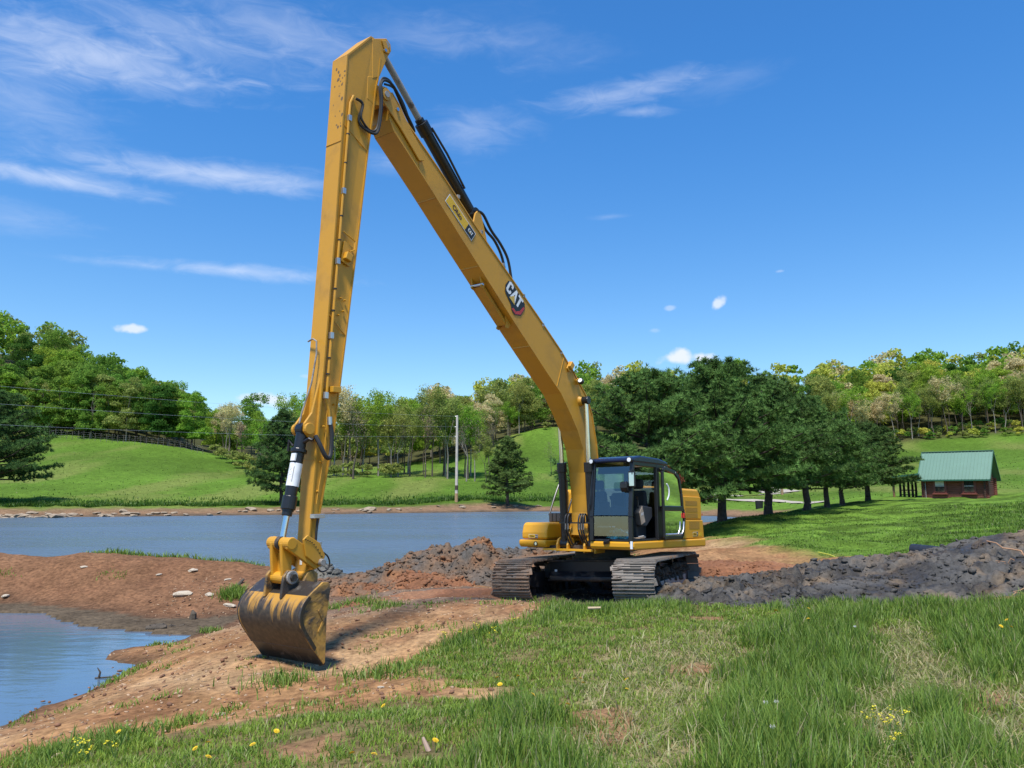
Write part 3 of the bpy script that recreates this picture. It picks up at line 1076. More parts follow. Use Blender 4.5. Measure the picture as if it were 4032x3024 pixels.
# bracket with two hinged arms under the belly
d = Vector((-.770, 0, -.638)); nb = Vector((.638, 0, -.770))
p0 = Vector((3.42, 0, 7.065))
for y in (-.115, .115):
    for k in (0, 1.05):
        c = p0 + d * k
        pl = [c - d * .16, c - d * .02 + nb * .10, c + nb * .17, c + d * .07 + nb * .14, c + d * .09]
        X3().prism([(p.x, p.z) for p in pl], y - .014, y + .014).build('lug', m_yel, boom, bevel=.004)
X3().cyl(p0 + nb * .10 + Vector((0, -.16, 0)), p0 + nb * .10 + Vector((0, .16, 0)), .025).build('lug_pin', m_chr, boom)
X3().obox(p0 + d * .55 + nb * .07, d * .50, Vector((0, .10, 0)), nb * .035).build('guard_bar', m_yel, boom, bevel=.006)
# working lamp and sensor block on the left side
X3().obox((.22, BW + .02, 5.42), (.05, 0, -.03), (0, .02, 0), (.03, 0, .05)).build('lamp_bracket', m_yel, boom)
lb = X3().cyl((.17, BW + .09, 5.41), (.245, BW + .10, 5.44), .062, 16).build('work_lamp', m_blk, boom)
X3().cyl((.245, BW + .10, 5.44), (.255, BW + .101, 5.444), .05, 16).build('lens', m_lamp, lb)
X3().obox((.55, BW + .015, 5.72), Vector((.11, 0, -.16)) * .55, (0, .016, 0), Vector((.16, 0, .11)) * .35).build('sensor_plate', m_yel, boom, bevel=.005)
X3().obox((.53, BW + .05, 5.74), Vector((.05, 0, -.06)), (0, .035, 0), Vector((.05, 0, .04))).build('sensor', m_yel, boom, bevel=.008)
X3().stube([(.50, BW + .05, 5.68), (.42, BW + .04, 5.62), (.34, BW + .03, 5.52), (.24, BW + .04, 5.45)], .008, 6).build('cable', m_rub, boom)
# clips along the top edge
for i in range(6):
    t = .12 + i * .15
    x, z = 4.87 + (.24 - 4.87) * t, 8.85 + (5.54 - 8.85) * t
    X3().box(x - .03, x + .03, BW - .05, BW + .0, z, z + .07).build('hose_clip', m_steel, boom)
# boom cylinder pin boss
X3().cyl((.06, -.44, 5.0), (.06, .44, 5.0), .06, 18).build('pin', m_blk, boom)
for y in (-1, 1):
    X3().cyl((.06, y * (BW - .02), 5.0), (.06, y * (BW + .06), 5.0), .13, 24, .10).build('pin_boss', m_yel, boom, smooth=True)

# decals on the boom's left face
UX, UY = Vector((-.770, 0, -.638)), Vector((-.638, 0, .770))
UX = Vector((-.8035, 0, -.5953)); UY = Vector((-.5953, 0, .8035))
NY = BW - .010
ohio_plate(boom, Vector((4.70, NY, 8.29)), UX, UY, .95, .215)
lg = Vector((2.88, NY, 6.985))
hh = .30
plate = [(-.06, .12), (.02, -.03), (.36, -.10), (.46, -.20), (.62, -.20), (.80, -.04), (.82, .20), (.74, .32), (.06, .36), (-.04, .28)]
b = flat_print(boom, 'logo', [[(p[0] * .86, p[1] * .86) for p in plate]], lg, UX, UY, m_decalk, .004)
flat_print(b, 'red_chevron', [[(p[0] * .86, p[1] * .86) for p in q] for q in ([(.44, -.17), (.62, -.17), (.62, -.10), (.48, -.10)], [(.62, -.17), (.78, -.02), (.70, .03), (.60, -.10)], [(.78, -.02), (.80, .22), (.74, .22), (.70, .03)])], lg, UX, UY, m_decalr, .007)
cp, cw = cat_letters(.258)
flat_print(b, 'lettering', [[(p[0] * 1.08, p[1] + .03) for p in q] for q in cp], lg, UX, UY, m_white, .007)
flat_print(b, 'triangle_mark', [[(.172, -.017), (.404, -.017), (.288, .138)]], lg, UX, UY, m_decalg, .010)

# ---- boom cylinders
for y in (-.36, .36):
    bc = X3().cyl((-.16, y, 1.80), (-.03, y, 3.60), .092, 20).build('boom_cylinder', m_blk, exc, smooth=True)
    X3().cyl((-.045, y, 3.40), (-.028, y, 3.62), .112, 20).build('gland', m_blk, bc, bevel=.01)
    X3().cyl((-.118, y, 2.38), (-.114, y, 2.43), .10, 20).build('band', m_blk, bc)
    X3().cyl((-.03, y, 3.60), (.06, y, 4.95), .052, 16).build('rod', m_chr, bc, smooth=True)
    X3().cyl((.06, y - .085, 5.0), (.06, y + .085, 5.0), .088, 18).build('rod_eye', m_blk, bc, bevel=.01)
    X3().cyl((-.16, y - .10, 1.80), (-.16, y + .10, 1.80), .10, 18).build('base_eye', m_blk, bc, bevel=.01)
    for s in (-1, 1):
        X3().prism([(-.42, 1.62), (.0, 1.62), (.0, 1.78), (-.06, 1.90), (-.16, 1.94), (-.28, 1.90), (-.42, 1.78)], y + s * .115, y + s * .165).build('base_lug', m_yel, bc, bevel=.02)

# ---- stick cylinder on top of the boom
A, Bp = Vector((6.20, 0, 10.66)), Vector((3.66, 0, 8.38))
d = (A - Bp).normalized()
g = Bp + d * 1.96
sc = X3().cyl(Bp + d * .05, g, .105, 20).build('stick_cylinder', m_blk, exc, smooth=True)
X3().cyl(g - d * .22, g + d * .02, .13, 20).build('gland', m_blk, sc, bevel=.012)
X3().cyl(g + d * .02, g + d * .10, .085, 20).build('gland_cap', m_blk, sc, bevel=.01)
X3().cyl(g, A, .06, 16).build('rod', m_steel, sc, smooth=True)
X3().cyl(Bp + Vector((0, -.12, 0)), Bp + Vector((0, .12, 0)), .12, 18).build('base_eye', m_blk, sc)
X3().tube([g - d * .2 + Vector((.0, .12, .08)), g - d * .7 + Vector((-.05, .13, .06)), Bp + d * .5 + Vector((0, .13, .05))], .022, 8).build('oil_pipe', m_blk, sc)
for y in (-.16, .16):
    X3().prism([(3.84, 8.06), (3.76, 8.34), (3.68, 8.42), (3.58, 8.36), (3.42, 7.95), (3.36, 7.74)], y - .02, y + .02).build('base_lug', m_yel, sc, bevel=.01)
for k, y in enumerate((.02, .16)):
    z0 = -.04 * k
    X3().stube([(3.70, y, 8.45 + z0), (3.50, y, 8.43 + z0), (3.25, y, 8.18 + z0), (2.95, y, 8.02 + z0 * 2), (2.70, y, 7.72 + z0), (2.58, y, 7.30)], .028, 8).build('hose', m_rub, sc, smooth=True)

# ---- stick
FE = [(7.05, 10.06), (7.09, 9.2), (7.12, 8.6), (7.185, 7.15), (7.235, 6.3), (7.31, 4.95), (7.365, 4.05), (7.40, 3.2), (7.43, 2.45), (7.476, 1.78)]
BE = [(6.37, 9.95), (6.41, 9.79), (6.47, 9.24), (6.55, 8.64), (6.70, 7.21), (6.79, 6.41), (6.98, 4.76), (7.06, 4.0), (7.13, 3.5), (7.31, 2.43), (7.36, 1.74)]
CAPP = [(6.545, 10.64), (6.50, 10.66), (6.36, 10.60), (6.33, 10.35)]
ol = FE[::-1] + CAPP + BE


def stick_w(z):
    return .18 if z > 4.6 else .12 + .06 * max(0, (z - 1.8) / 2.8)


ws = [stick_w(p[1]) for p in ol]
stick = X3().prism(ol, [-w + .012 for w in ws], [w - .012 for w in ws]).build('stick', m_yel, exc, bevel=.005)
for nm, pts in (('front_plate', CAPP[:1] + FE), ('back_plate', [CAPP[3]] + BE)):
    mb = X3()
    for i in range(len(pts) - 1):
        (x0, z0), (x1, z1) = pts[i], pts[i + 1]
        w0, w1 = stick_w(z0), stick_w(z1)
        dd = Vector((x1 - x0, 0, z1 - z0)).normalized()
        nn = Vector((-dd.z, 0, dd.x)) * .013
        if nm == 'back_plate': nn = -nn
        vs = []
        for (x, z, w) in ((x0, z0, w0), (x1, z1, w1)):
            for s in (-1, 1):
                for y in (-w, w):
                    vs.append((x + nn.x * s, y, z + nn.z * s))
        mb.add(vs, [(0, 1, 3, 2), (4, 6, 7, 5), (0, 4, 5, 1), (2, 3, 7, 6), (0, 2, 6, 4), (1, 5, 7, 3)])
    mb.build(nm, m_yel, stick)
# pivot block between the boom ears, cylinder lugs at the head
X3().prism([(6.50, 9.95), (6.36, 9.84), (6.18, 9.78), (6.14, 9.62), (6.22, 9.52), (6.45, 9.45), (6.6, 9.5), (6.6, 9.9)], -.17, .17).build('pivot_block', m_yel, stick, bevel=.01)
for y in (-.15, .15):
    X3().prism([(6.52, 10.62), (6.20, 10.78), (6.10, 10.72), (6.08, 10.60), (6.16, 10.45), (6.34, 10.0), (6.5, 9.9)], y - .025, y + .025).build('head_lug', m_yel, stick, bevel=.01)
X3().cyl((6.2, -.20, 10.66), (6.2, .20, 10.66), .055, 16).build('head_pin', m_steel, stick)
X3().obox((6.23, .19, 10.60), (.05, 0, .10), (0, .012, 0), (.05, 0, -.02)).build('pin_keeper', m_yel, stick, bevel=.01)
X3().cyl((6.25, .18, 10.52), (6.25, .225, 10.52), .028, 12).build('bolt', m_chr, stick)
for (z, xa, xb) in ((8.72, 6.56, 7.10), (5.55, 6.92, 7.26)):
    X3().bar((xa, .17, z - .14), (xb, .17, z + .14), .012, .012, (0, 1, 0)).build('weld_seam', m_yel, stick)
for (z, x) in ((8.55, 7.125), (3.45, 7.39)):
    w = stick_w(z)
    X3().box(x + .002, x + .020, -w, w, z - .006, z + .006).build('weld_seam', m_yel, stick)


def on_stick(z, u, lift=.02):
    """Point on the stick's left face: u = 0 at the front edge, 1 at the back edge."""
    def ix(pts):
        pts = sorted(pts, key=lambda p: p[1])
        return float(np.interp(z, [p[1] for p in pts], [p[0] for p in pts]))
    return Vector((ix(FE) + (ix(BE) - ix(FE)) * u, stick_w(z) - .012 + lift, z))


pipe_z = [9.40, 9.25, 8.9, 8.0, 7.0, 6.0, 5.2, 4.6, 4.35]
pipe_u = [.26, .17, .17, .17, .18, .19, .2, .22, .25]
X3().tube([on_stick(z, u, .03) for z, u in zip(pipe_z, pipe_u)] + [on_stick(4.2, .45, .035), on_stick(4.05, .55, .04)], .022, 8).build('oil_pipe', m_yel, stick, smooth=True)
X3().tube([on_stick(z, .24 + .025 * math.sin(z * 7), .02) for z in np.arange(9.3, 4.4, -.12)], .008, 6).build('grease_line', m_yel, stick)
X3().tube([on_stick(z, .45 + .06 * math.sin(z * 4), .02) for z in np.arange(4.3, 2.75, -.1)], .009, 6).build('grease_line', m_yel, stick)
for z in (8.98, 7.72, 6.55, 5.35, 4.42):
    X3().obox(on_stick(z, .18, .035), (.03, 0, 0), (0, .03, 0), (0, 0, .05)).build('pipe_clamp', m_galv, stick, bevel=.005)
for z in (8.7, 8.2, 7.3, 6.9, 6.1, 5.75, 5.0, 4.75):
    X3().cyl(on_stick(z - .01, .18, .03), on_stick(z + .01, .18, .03), .028, 8).build('pipe_tie', m_rub, stick)
# valve on the stick side, pegs, lug, lower fittings
X3().obox(on_stick(6.72, .58, .01), (.09, 0, .03), (0, .012, 0), (-.03, 0, .17)).build('valve_plate', m_yel, stick, bevel=.006)
X3().obox(on_stick(6.66, .58, .05), (.06, 0, .02), (0, .045, 0), (-.02, 0, .06)).build('valve', m_yel, stick, bevel=.012)
X3().tube([on_stick(6.75, .6, .07), on_stick(6.80, .80, .07), on_stick(6.95, .82, .05), on_stick(7.0, .55, .05), on_stick(7.06, .3, .03)], .011, 6).build('grease_line', m_yel, stick)
for (z, u) in ((5.98, .52), (5.96, .72), (5.78, .70), (5.70, .48), (4.3, .78), (3.95, .30), (3.42, .34), (2.98, .36)):
    X3().cyl(on_stick(z, u, 0), on_stick(z, u, .035) + Vector((0, 0, .006)), .018, 8, .012).build('peg', m_yel, stick)
X3().prism([(7.00, 4.83), (6.90, 4.80), (6.86, 4.72), (6.90, 4.64), (7.02, 4.66)], -.02, .02).build('lifting_eye', m_yel, stick, bevel=.006)
X3().obox(on_stick(4.52, .62, .05), (.08, 0, 0), (0, .06, 0), (0, 0, .045)).build('hose_bracket', m_yel, stick, bevel=.006)
X3().stube([on_stick(4.05, .55, .04), on_stick(3.85, .70, .07), on_stick(3.62, .72, .10), on_stick(3.48, .55, .14), on_stick(3.50, .18, .16), on_stick(3.66, -.12, .12), on_stick(3.80, -.25, .04)], .032, 8).build('hose', m_rub, stick, smooth=True)
X3().cyl(on_stick(4.10, .52, .04), on_stick(3.98, .58, .045), .038, 8).build('hose_end', m_galv, stick)
for z in (2.62, 2.22):
    X3().obox(on_stick(z, .55, .05), (.10, 0, 0), (0, .05, 0), (0, 0, .03)).build('hose_bracket', m_galv, stick, bevel=.006)
X3().stube([on_stick(2.62, .55, .06), on_stick(2.4, .55, .07), on_stick(2.22, .6, .07)], .018, 8).build('hose', m_rub, stick)
X3().stube([on_stick(2.20, .7, .06), (7.20, .13, 2.10), (7.10, .14, 2.02), (7.06, .14, 1.91), (7.12, .14, 1.82), (7.22, .14, 1.81), (7.31, .16, 1.88)], .012, 8).build('hose', m_rub, stick, smooth=True)
X3().box(7.478, 7.484, -.02, .03, 1.92, 2.03).build('sticker', m_white, stick)
# lugs for the bucket cylinder on the stick front, with gussets and a pipe
for y in (-.10, .10):
    X3().prism([(7.27, 5.0), (7.36, 4.6), (7.47, 4.15), (7.60, 3.98), (7.60, 3.86), (7.52, 3.78), (7.36, 3.72)], y - .022, y + .022).build('cylinder_lug', m_yel, stick, bevel=.012)
    X3().cyl((7.53, y * 1.25, 3.90), (7.53, y * 1.75, 3.90), .09, 16).build('pin_boss', m_yel, stick, bevel=.01)
X3().tube([(7.36, -.17, 5.28), (7.39, -.02, 5.30), (7.40, .08, 5.25), (7.40, .09, 5.05), (7.45, .06, 4.6), (7.56, 0, 4.15), (7.60, 0, 3.98)], .014, 8).build('oil_pipe', m_steel, stick)
# pin boss at the foot of the stick
X3().cyl((7.42, -.17, 1.74), (7.42, .17, 1.74), .11, 20).build('foot_boss', m_yel, stick, bevel=.01)
# paint wear at the head, front face
m_wear = simple('scraped_paint', (.16, .10, .05), .8, 0, .4, 40)
for k in range(26):
    z = 9.95 - random.random() * 1.15
    y = random.uniform(-.12, .16) if k < 12 else random.uniform(.03, .16)
    xf = float(np.interp(z, [8.6, 9.2, 10.06], [7.12, 7.09, 7.05])) + .0145
    r = random.uniform(.008, .03)
    pts = [(y + r * random.uniform(.6, 1.3) * math.cos(a), z + r * random.uniform(.6, 1.6) * math.sin(a)) for a in np.arange(0, 6.2, .9)]
    mb = X3()
    mb.add([(xf - (p[1] - z) * .045, p[0], p[1]) for p in pts], [list(range(len(pts)))])
    mb.build('paint_chip', m_wear, stick)
# slack hoses round the joint
for k, (y, dz) in enumerate(((.24, 0), (.27, -.05))):
    X3().stube([on_stick(9.36, .32, .05), on_stick(9.30, .52, .08), (6.78, .24 + dz, 9.06 + dz), (6.58, y, 8.92 + dz), (6.44, y + .02, 9.02 + dz), (6.40, y + .04, 9.45), (6.42, y + .03, 9.75), (6.34, y + .02, 9.95 + dz),
               (6.15, y, 9.98 + dz), (5.95, y - .04, 9.84), (5.75, y - .06, 9.62), (5.55, y - .06, 9.40), (5.5, .2, 9.32)], .024 if k else .02, 8).build('hose', m_rub, stick, smooth=True)
X3().stube([(6.15, .1, 9.98), (5.92, .08, 10.02), (5.68, .06, 9.88), (5.50, .05, 9.62), (5.42, .05, 9.40), (5.40, .1, 9.25)], .02, 8).build('hose', m_rub, stick, smooth=True)

# ---- bucket cylinder
A, Bp = Vector((7.53, 0, 3.90)), Vector((7.83, 0, 2.25))
d = (Bp - A).normalized()
g = A + d * 1.22
bc = X3().cyl(A + d * .06, g, .088, 20).build('bucket_cylinder', m_blk, exc, smooth=True)
X3().cyl(g - d * .22, g - d * .02, .108, 20).build('gland', m_blk, bc, bevel=.012)
X3().cyl(g - d * .02, g + d * .07, .075, 18).build('gland_cap', m_blk, bc, bevel=.01)
X3().cyl(g, Bp, .046, 16).build('rod', m_chr, bc, smooth=True)
X3().cyl(A + Vector((0, -.08, 0)), A + Vector((0, .08, 0)), .10, 18).build('base_eye', m_blk, bc, bevel=.01)
X3().cyl(A + d * .30, A + d * .36, .12, 18).build('collar', m_blk, bc, bevel=.01)
X3().tube([A + d * .25 + Vector((.05, -.1, 0)), A + d * .2 + Vector((.09, -.15, .03)), A + d * .33 + Vector((.06, -.17, 0))], .022, 8).build('oil_port', m_rub, bc)
X3().tube([A + d * .2 + Vector((0, .08, 0)), A + d * .15 + Vector((-.02, .17, 0)), A + d * .17 + Vector((-.05, .22, 0))], .03, 8).build('oil_port', m_blk, bc)
wr = X3().tube([A + d * .52, A + d * .86], .0935, 20, False).build('paper_wrap', m_white, bc, smooth=True)
X3().obox(A + d * .44 + Vector((.084, .02, .016)), d * .055, Vector((0, .05, 0)), Vector((.012, 0, .002))).build('sticker', m_white, bc)
out_ = Vector((-d.z, 0, d.x))
if out_.x < 0: out_ = -out_


def on_wrap(u, v):
    ang = v / .0955
    return A + d * u + (out_ * math.cos(ang) + Vector((0, 1, 0)) * math.sin(ang)) * .0955


# smudged print on the paper wrap: a dark edge line and blurred strokes
strokes = [[(.575, -.02), (.575, .07), (.583, .07), (.583, -.02)], [(.583, .060), (.80, .060), (.80, .070), (.583, .070)]]
for k in range(9):
    u = .60 + k * .023
    a_, b_ = random.uniform(-.03, 0), random.uniform(.02, .055)
    strokes.append([(u, a_), (u + .008, b_), (u + .014, b_), (u + .006, a_)])
mb = X3()
for q in strokes:
    mb.add([on_wrap(u, v) for (u, v) in q], [(0, 1, 2, 3)])
mb.build('smudged_print', m_steel, wr)

# ---- bucket linkage
LP, BPn = Vector((7.83, 0, 2.25)), Vector((7.80, 0, 1.76))
lk = X3().prism([(7.74, 2.26), (7.92, 2.26), (7.90, 2.0), (7.87, 1.75), (7.73, 1.75), (7.72, 2.0)], -.17, -.11).build('bucket_link', m_yel, exc, bevel=.015)
X3().prism([(7.74, 2.26), (7.92, 2.26), (7.90, 2.0), (7.87, 1.75), (7.73, 1.75), (7.72, 2.0)], .06, .12).build('link_arm', m_yel, lk, bevel=.015)
X3().box(7.76, 7.80, -.11, .06, 1.80, 2.10).build('link_web', m_yel, lk)
X3().cyl(LP + Vector((0, -.25, 0)), LP + Vector((0, .25, 0)), .085, 20).build('link_pin', m_yel, lk, bevel=.01)
X3().cyl(LP + Vector((0, -.04, 0)), LP + Vector((0, .04, 0)), .098, 20).build('rod_eye', m_blkm, lk)
X3().cyl(BPn + Vector((0, -.17, 0)), BPn + Vector((0, .17, 0)), .085, 20).build('lower_boss', m_yel, lk, bevel=.01)
for y in (-.205, .205):
    X3().prism([(7.90, 2.30), (7.80, 2.34), (7.44, 2.12), (7.30, 2.02), (7.30, 1.90), (7.40, 1.86), (7.56, 1.96), (7.90, 2.18)], y - .035, y + .035).build('side_link', m_yel, lk, bevel=.012)
X3().prism([(7.66, 2.30), (7.58, 2.36), (7.36, 2.24), (7.25, 2.05), (7.30, 1.94), (7.42, 1.94), (7.60, 2.06)], .24, .27).build('cover_plate', m_yel, lk, bevel=.01)
for i in range(9):
    a = i / 8
    X3().cyl((7.62 - .30 * a, .27, 2.30 - .26 * a + .05 * math.sin(a * 3.1)), (7.62 - .30 * a, .282, 2.30 - .26 * a + .05 * math.sin(a * 3.1)), .009, 6).build('bolt', m_blk, lk)
X3().cyl((7.33, .24, 1.96), (7.33, .33, 1.96), .05, 14).build('pin_nut', m_steel, lk, bevel=.008)

# ---- bucket
BKW = .69
SH = [(7.585, .625), (7.77, .82), (7.895, .99), (7.97, 1.10), (8.015, 1.22), (8.02, 1.34), (7.97, 1.46), (7.88, 1.555), (7.635, 1.715), (7.54, 1.70)]
ROLLB = Matrix.Translation((7.7, 0, 1.7)) @ Matrix.Rotation(math.radians(1.2), 4, 'X') @ Matrix.Translation((-7.7, 0, -1.7))


def arcpts(pts, k=4):
    """Round the run of points between the lip and the top plate."""
    out_ = []
    P = [Vector((p[0], p[1])) for p in pts]
    for i in range(len(P) - 1):
        p0, p1, p2, p3 = P[max(i - 1, 0)], P[i], P[i + 1], P[min(i + 2, len(P) - 1)]
        for j in range(k):
            t = j / k
            out_.append(.5 * ((2 * p1) + (p2 - p0) * t + (2 * p0 - 5 * p1 + 4 * p2 - p3) * t * t + (3 * p1 - p0 - 3 * p2 + p3) * t ** 3))
    out_.append(P[-1])
    return out_


curve = arcpts(SH[1:8])
inner = [p + (Vector((7.55, 1.2)) - p).normalized() * .035 for p in curve]
poly = [(p.x, p.y) for p in curve] + [(p.x, p.y) for p in inner[::-1]]
bkt = X3().prism(poly, -BKW + .02, BKW - .02).tf(ROLLB).build('bucket', m_bkt, exc, smooth=30)
X3().prism([(7.88, 1.557), (7.635, 1.717), (7.54, 1.70), (7.545, 1.665), (7.63, 1.68), (7.87, 1.522)], -BKW + .02, BKW - .02).tf(ROLLB).build('top_plate', m_mudlip, bkt)
X3().prism([(7.785, .835), (7.60, .60), (7.565, .60), (7.565, .63), (7.75, .865)], -BKW - .005, BKW + .005).tf(ROLLB).build('cutting_lip', m_mudlip, bkt, bevel=.006)
side = [(p.x, p.y) for p in curve] + [(7.635, 1.72), (7.54, 1.71), (7.50, 1.64), (7.56, 1.25), (7.575, .64), (7.60, .62)]
for y in (-1, 1):
    sp = X3().prism(side, y * (BKW - .02), y * (BKW + .015)).tf(ROLLB).build('side_plate', m_bktside, bkt, bevel=.006)
    X3().prism([(7.70, 1.36), (7.60, 1.20), (7.70, 1.05), (7.715, 1.07), (7.635, 1.20), (7.715, 1.34)], y * (BKW + .015), y * (BKW + .026)).tf(ROLLB).build('wear_mark', m_bktside, sp)
    rim = [(p.x, p.y) for p in curve] + [((p + (Vector((7.5, 1.2)) - p).normalized() * .05).x, (p + (Vector((7.5, 1.2)) - p).normalized() * .05).y) for p in curve[::-1]]
    X3().prism(rim, y * (BKW + .0155), y * (BKW + .032)).tf(ROLLB).build('wear_strip', m_mudlip, sp)
for y in (-.19, .19):
    X3().prism([(7.96, 1.50), (7.93, 1.80), (7.86, 1.88), (7.74, 1.88), (7.69, 1.80), (7.64, 1.70), (7.60, 1.66), (7.86, 1.54)], y - .025, y + .025).build('ear', m_bktside, bkt, bevel=.012)
    X3().prism([(7.60, 1.68), (7.52, 1.82), (7.42, 1.86), (7.33, 1.80), (7.33, 1.68), (7.54, 1.62)], y - .025, y + .025).build('ear', m_bktside, bkt, bevel=.012)
X3().cyl((7.80, .18, 1.78), (7.80, .25, 1.78), .095, 18).build('pin_collar', m_steel, bkt, bevel=.01)
X3().cyl((7.80, .25, 1.78), (7.80, .29, 1.78), .055, 6).build('pin_nut', m_mudlip, bkt)
# ---- house: deck, boxes, engine hood
deck = H(X3().box(-3.5, -.12, -1.40, 1.40, 1.70, 1.76)).build('deck_frame', m_blkm, exc)
H(X3().box(-.40, .02, -.86, .46, 1.655, 1.70)).build('front_edge', m_yel2, deck)
H(X3().prism([(-3.66, 1.70), (-3.66, 1.885), (.10, 1.885), (.10, 1.78), (.06, 1.715), (-3.60, 1.69)], .44, 1.52)).build('side_skirt', m_yel2, exc, bevel=.035, seg=3)
H(X3().prism([(-1.6, 1.72), (-1.6, 1.885), (.07, 1.885), (.07, 1.78), (.02, 1.715)], -1.52, -.76)).build('side_skirt', m_yel2, exc, bevel=.04, seg=3)
H(X3().prism([(-3.66, 1.72), (-3.66, 1.885), (-1.62, 1.885), (-1.62, 1.72)], -1.52, -.76)).build('side_skirt', m_yel2, exc, bevel=.04, seg=3)
bx = H(X3().prism([(-1.5, 1.90), (-1.5, 2.28), (-.10, 2.28), (-.03, 2.22), (.02, 2.05), (.02, 1.90)], -1.47, -.76)).build('tool_box', m_yel2, exc, bevel=.05, seg=3)
H(X3().ring((.071, -1.03, 1.80), (.082, -1.03, 1.80), .052, .036)).build('camera_ring', m_blk, bx)
H(X3().cyl((.06, -1.03, 1.80), (.074, -1.03, 1.80), .036)).build('camera_lens', m_chr, bx)
ohio_plate(bx, TILT @ Vector((.0235, -1.26, 1.925)), (0, 1, 0), (0, 0, 1), .26, .085)
stp = H(X3().box(-1.7, -.75, -1.22, -.66, 2.285, 2.50)).build('step_box', m_blk, exc, bevel=.02)
for i in range(5):
    y = -1.16 + i * .115
    H(X3().box(-.752, -.735, y - .04, y + .04, 2.30, 2.49)).build('tread_rib', m_trim, stp, bevel=.006)
# handrails on the right side
for y in (-1.24, -.72):
    H(X3().stube([(-.80, y, 2.45), (-1.05, y, 2.90), (-1.30, y, 3.28), (-1.38, y, 3.32), (-1.55, y, 3.32), (-1.60, y, 3.25), (-1.60, y, 2.4)], .022, 8)).build('handrail', m_blk, exc, smooth=True)
# hood and side panels
hood = H(X3().prism([(-1.72, 1.89), (-1.72, 3.02), (-1.80, 3.09), (-3.50, 3.09), (-3.64, 2.98), (-3.66, 2.42), (-3.70, 2.34), (-3.70, 1.89)], -1.46, 1.42)).build('engine_hood', m_yel2, exc, bevel=.05, seg=3)
sd = H(X3().prism([(-2.0, 2.36), (-2.0, 2.90), (-3.58, 2.90), (-3.60, 2.36)], 1.42, 1.455)).build('side_door', m_yel2, hood, bevel=.012)
H(X3().prism([(-2.0, 1.90), (-2.0, 2.33), (-3.62, 2.33), (-3.66, 1.90)], 1.42, 1.475)).build('side_door', m_yel2, hood, bevel=.012)
for z in (2.74, 2.58, 2.44):
    H(X3().box(-3.36, -2.66, 1.455, 1.459, z - .055, z + .055)).build('louvre', m_grille, sd)
H(X3().box(-3.40, -2.80, 1.475, 1.479, 2.12, 2.30)).build('louvre', m_grille, sd)
H(X3().box(-2.46, -2.36, 1.475, 1.482, 1.95, 2.10)).build('door_latch', m_blk, sd, bevel=.005)
ohio_plate(sd, TILT @ Vector((-2.98, 1.4775, 1.945)), (-1, 0, 0), (0, 0, 1), .30, .10)
H(X3().box(-3.52, -3.38, 1.475, 1.479, 1.95, 2.04)).build('sticker', m_decaly, sd)
H(X3().box(-3.2, -2.2, -.9, .6, 3.09, 3.16)).build('hood_cover', m_yel2, hood, bevel=.03)
H(X3().prism([(-3.55, 1.80), (-3.55, 2.9), (-3.80, 2.9), (-4.05, 2.6), (-4.10, 2.0), (-3.95, 1.80)], -1.38, 1.20)).build('counterweight', m_yel2, hood, bevel=.08, seg=3)
# swivel area between boom and boxes: yellow boom tower, hoses
for y in (-.27, .27):
    H(X3().prism([(-1.0, 1.7), (-1.0, 2.35), (-.62, 2.42), (-.30, 2.30), (-.12, 2.0), (-.10, 1.7)], y - .03, y + .03)).build('boom_tower', m_yel2, exc, bevel=.01)
H(X3().cyl((-.42, -.34, 2.06), (-.42, .34, 2.06), .12, 20)).build('boom_foot_pin', m_yel2, exc, bevel=.01)
hz = [(-.02, 1.90), (.02, 2.1), (.02, 2.34), (-.04, 2.46), (-.11, 2.44), (-.13, 2.28)]
for k, y in enumerate((-.22, -.15, .14, .20, .26)):
    H(X3().stube([(-.35, y + .02, 1.86), (-.15, y + .03, 1.76), (-.03, y + .03, 1.86)] + [(p[0] + .05, y, p[1]) for p in hz[1:]], .02, 8)).build('hose', m_rub, exc, smooth=True)
    H(X3().cyl((.07, y, 2.13), (.07, y, 2.26), .024, 8)).build('hose_end', m_galv, exc)
H(X3().box(.0, .04, -.40, .44, 2.26, 2.29)).build('hose_rail', m_blk, exc)
H(X3().box(-1.1, -.1, -.30, .44, 1.70, 1.78)).build('swivel_cover', m_blkm, exc)

# ---- cab
CW0, CW1 = .46, 1.50
FB, FT = (.10, 1.90), (-.04, 3.60)      # front pillar foot and head (x, z)
BR = -1.66
cab = H(X3().box(BR + .02, FB[0] - .02, CW0 + .02, CW1 - .02, 1.886, 1.935)).build('cab', m_blk, exc, bevel=.01)


def cbar(pts, w, h, nm='cab_pillar', mat=None):
    mb = X3()
    for a, b in zip(pts[:-1], pts[1:]):
        mb.bar(a, b, w, h, (0, 1, 0))
    return H(mb).build(nm, mat or m_blk, cab, bevel=.012)


for y in (CW0 + .045, CW1 - .045):
    cbar([(FB[0], y, FB[1]), (.10, y, 2.40), (FT[0], y, FT[1])], .07, .09)
    cbar([(BR + .04, y, 1.90), (BR + .04, y, 3.58)], .09, .09)
cbar([(-1.16, CW1 - .04, 1.90), (-1.16, CW1 - .04, 3.58)], .13, .08)
cbar([(FB[0], CW0 + .04, 1.955), (FB[0], CW1 - .04, 1.955)], .075, .12, 'front_sill')
cbar([(.055, CW0 + .04, 2.43), (.055, CW1 - .04, 2.43)], .03, .022, 'glazing_bar')
cbar([(FT[0] - .01, CW0 + .03, 3.54), (FT[0] - .01, CW1 - .03, 3.54)], .09, .13, 'roof_header')
cbar([(FT[0], CW1 - .05, 3.55), (BR, CW1 - .05, 3.55)], .09, .09, 'roof_rail')
cbar([(FT[0], CW0 + .05, 3.55), (BR, CW0 + .05, 3.55)], .09, .09, 'roof_rail')
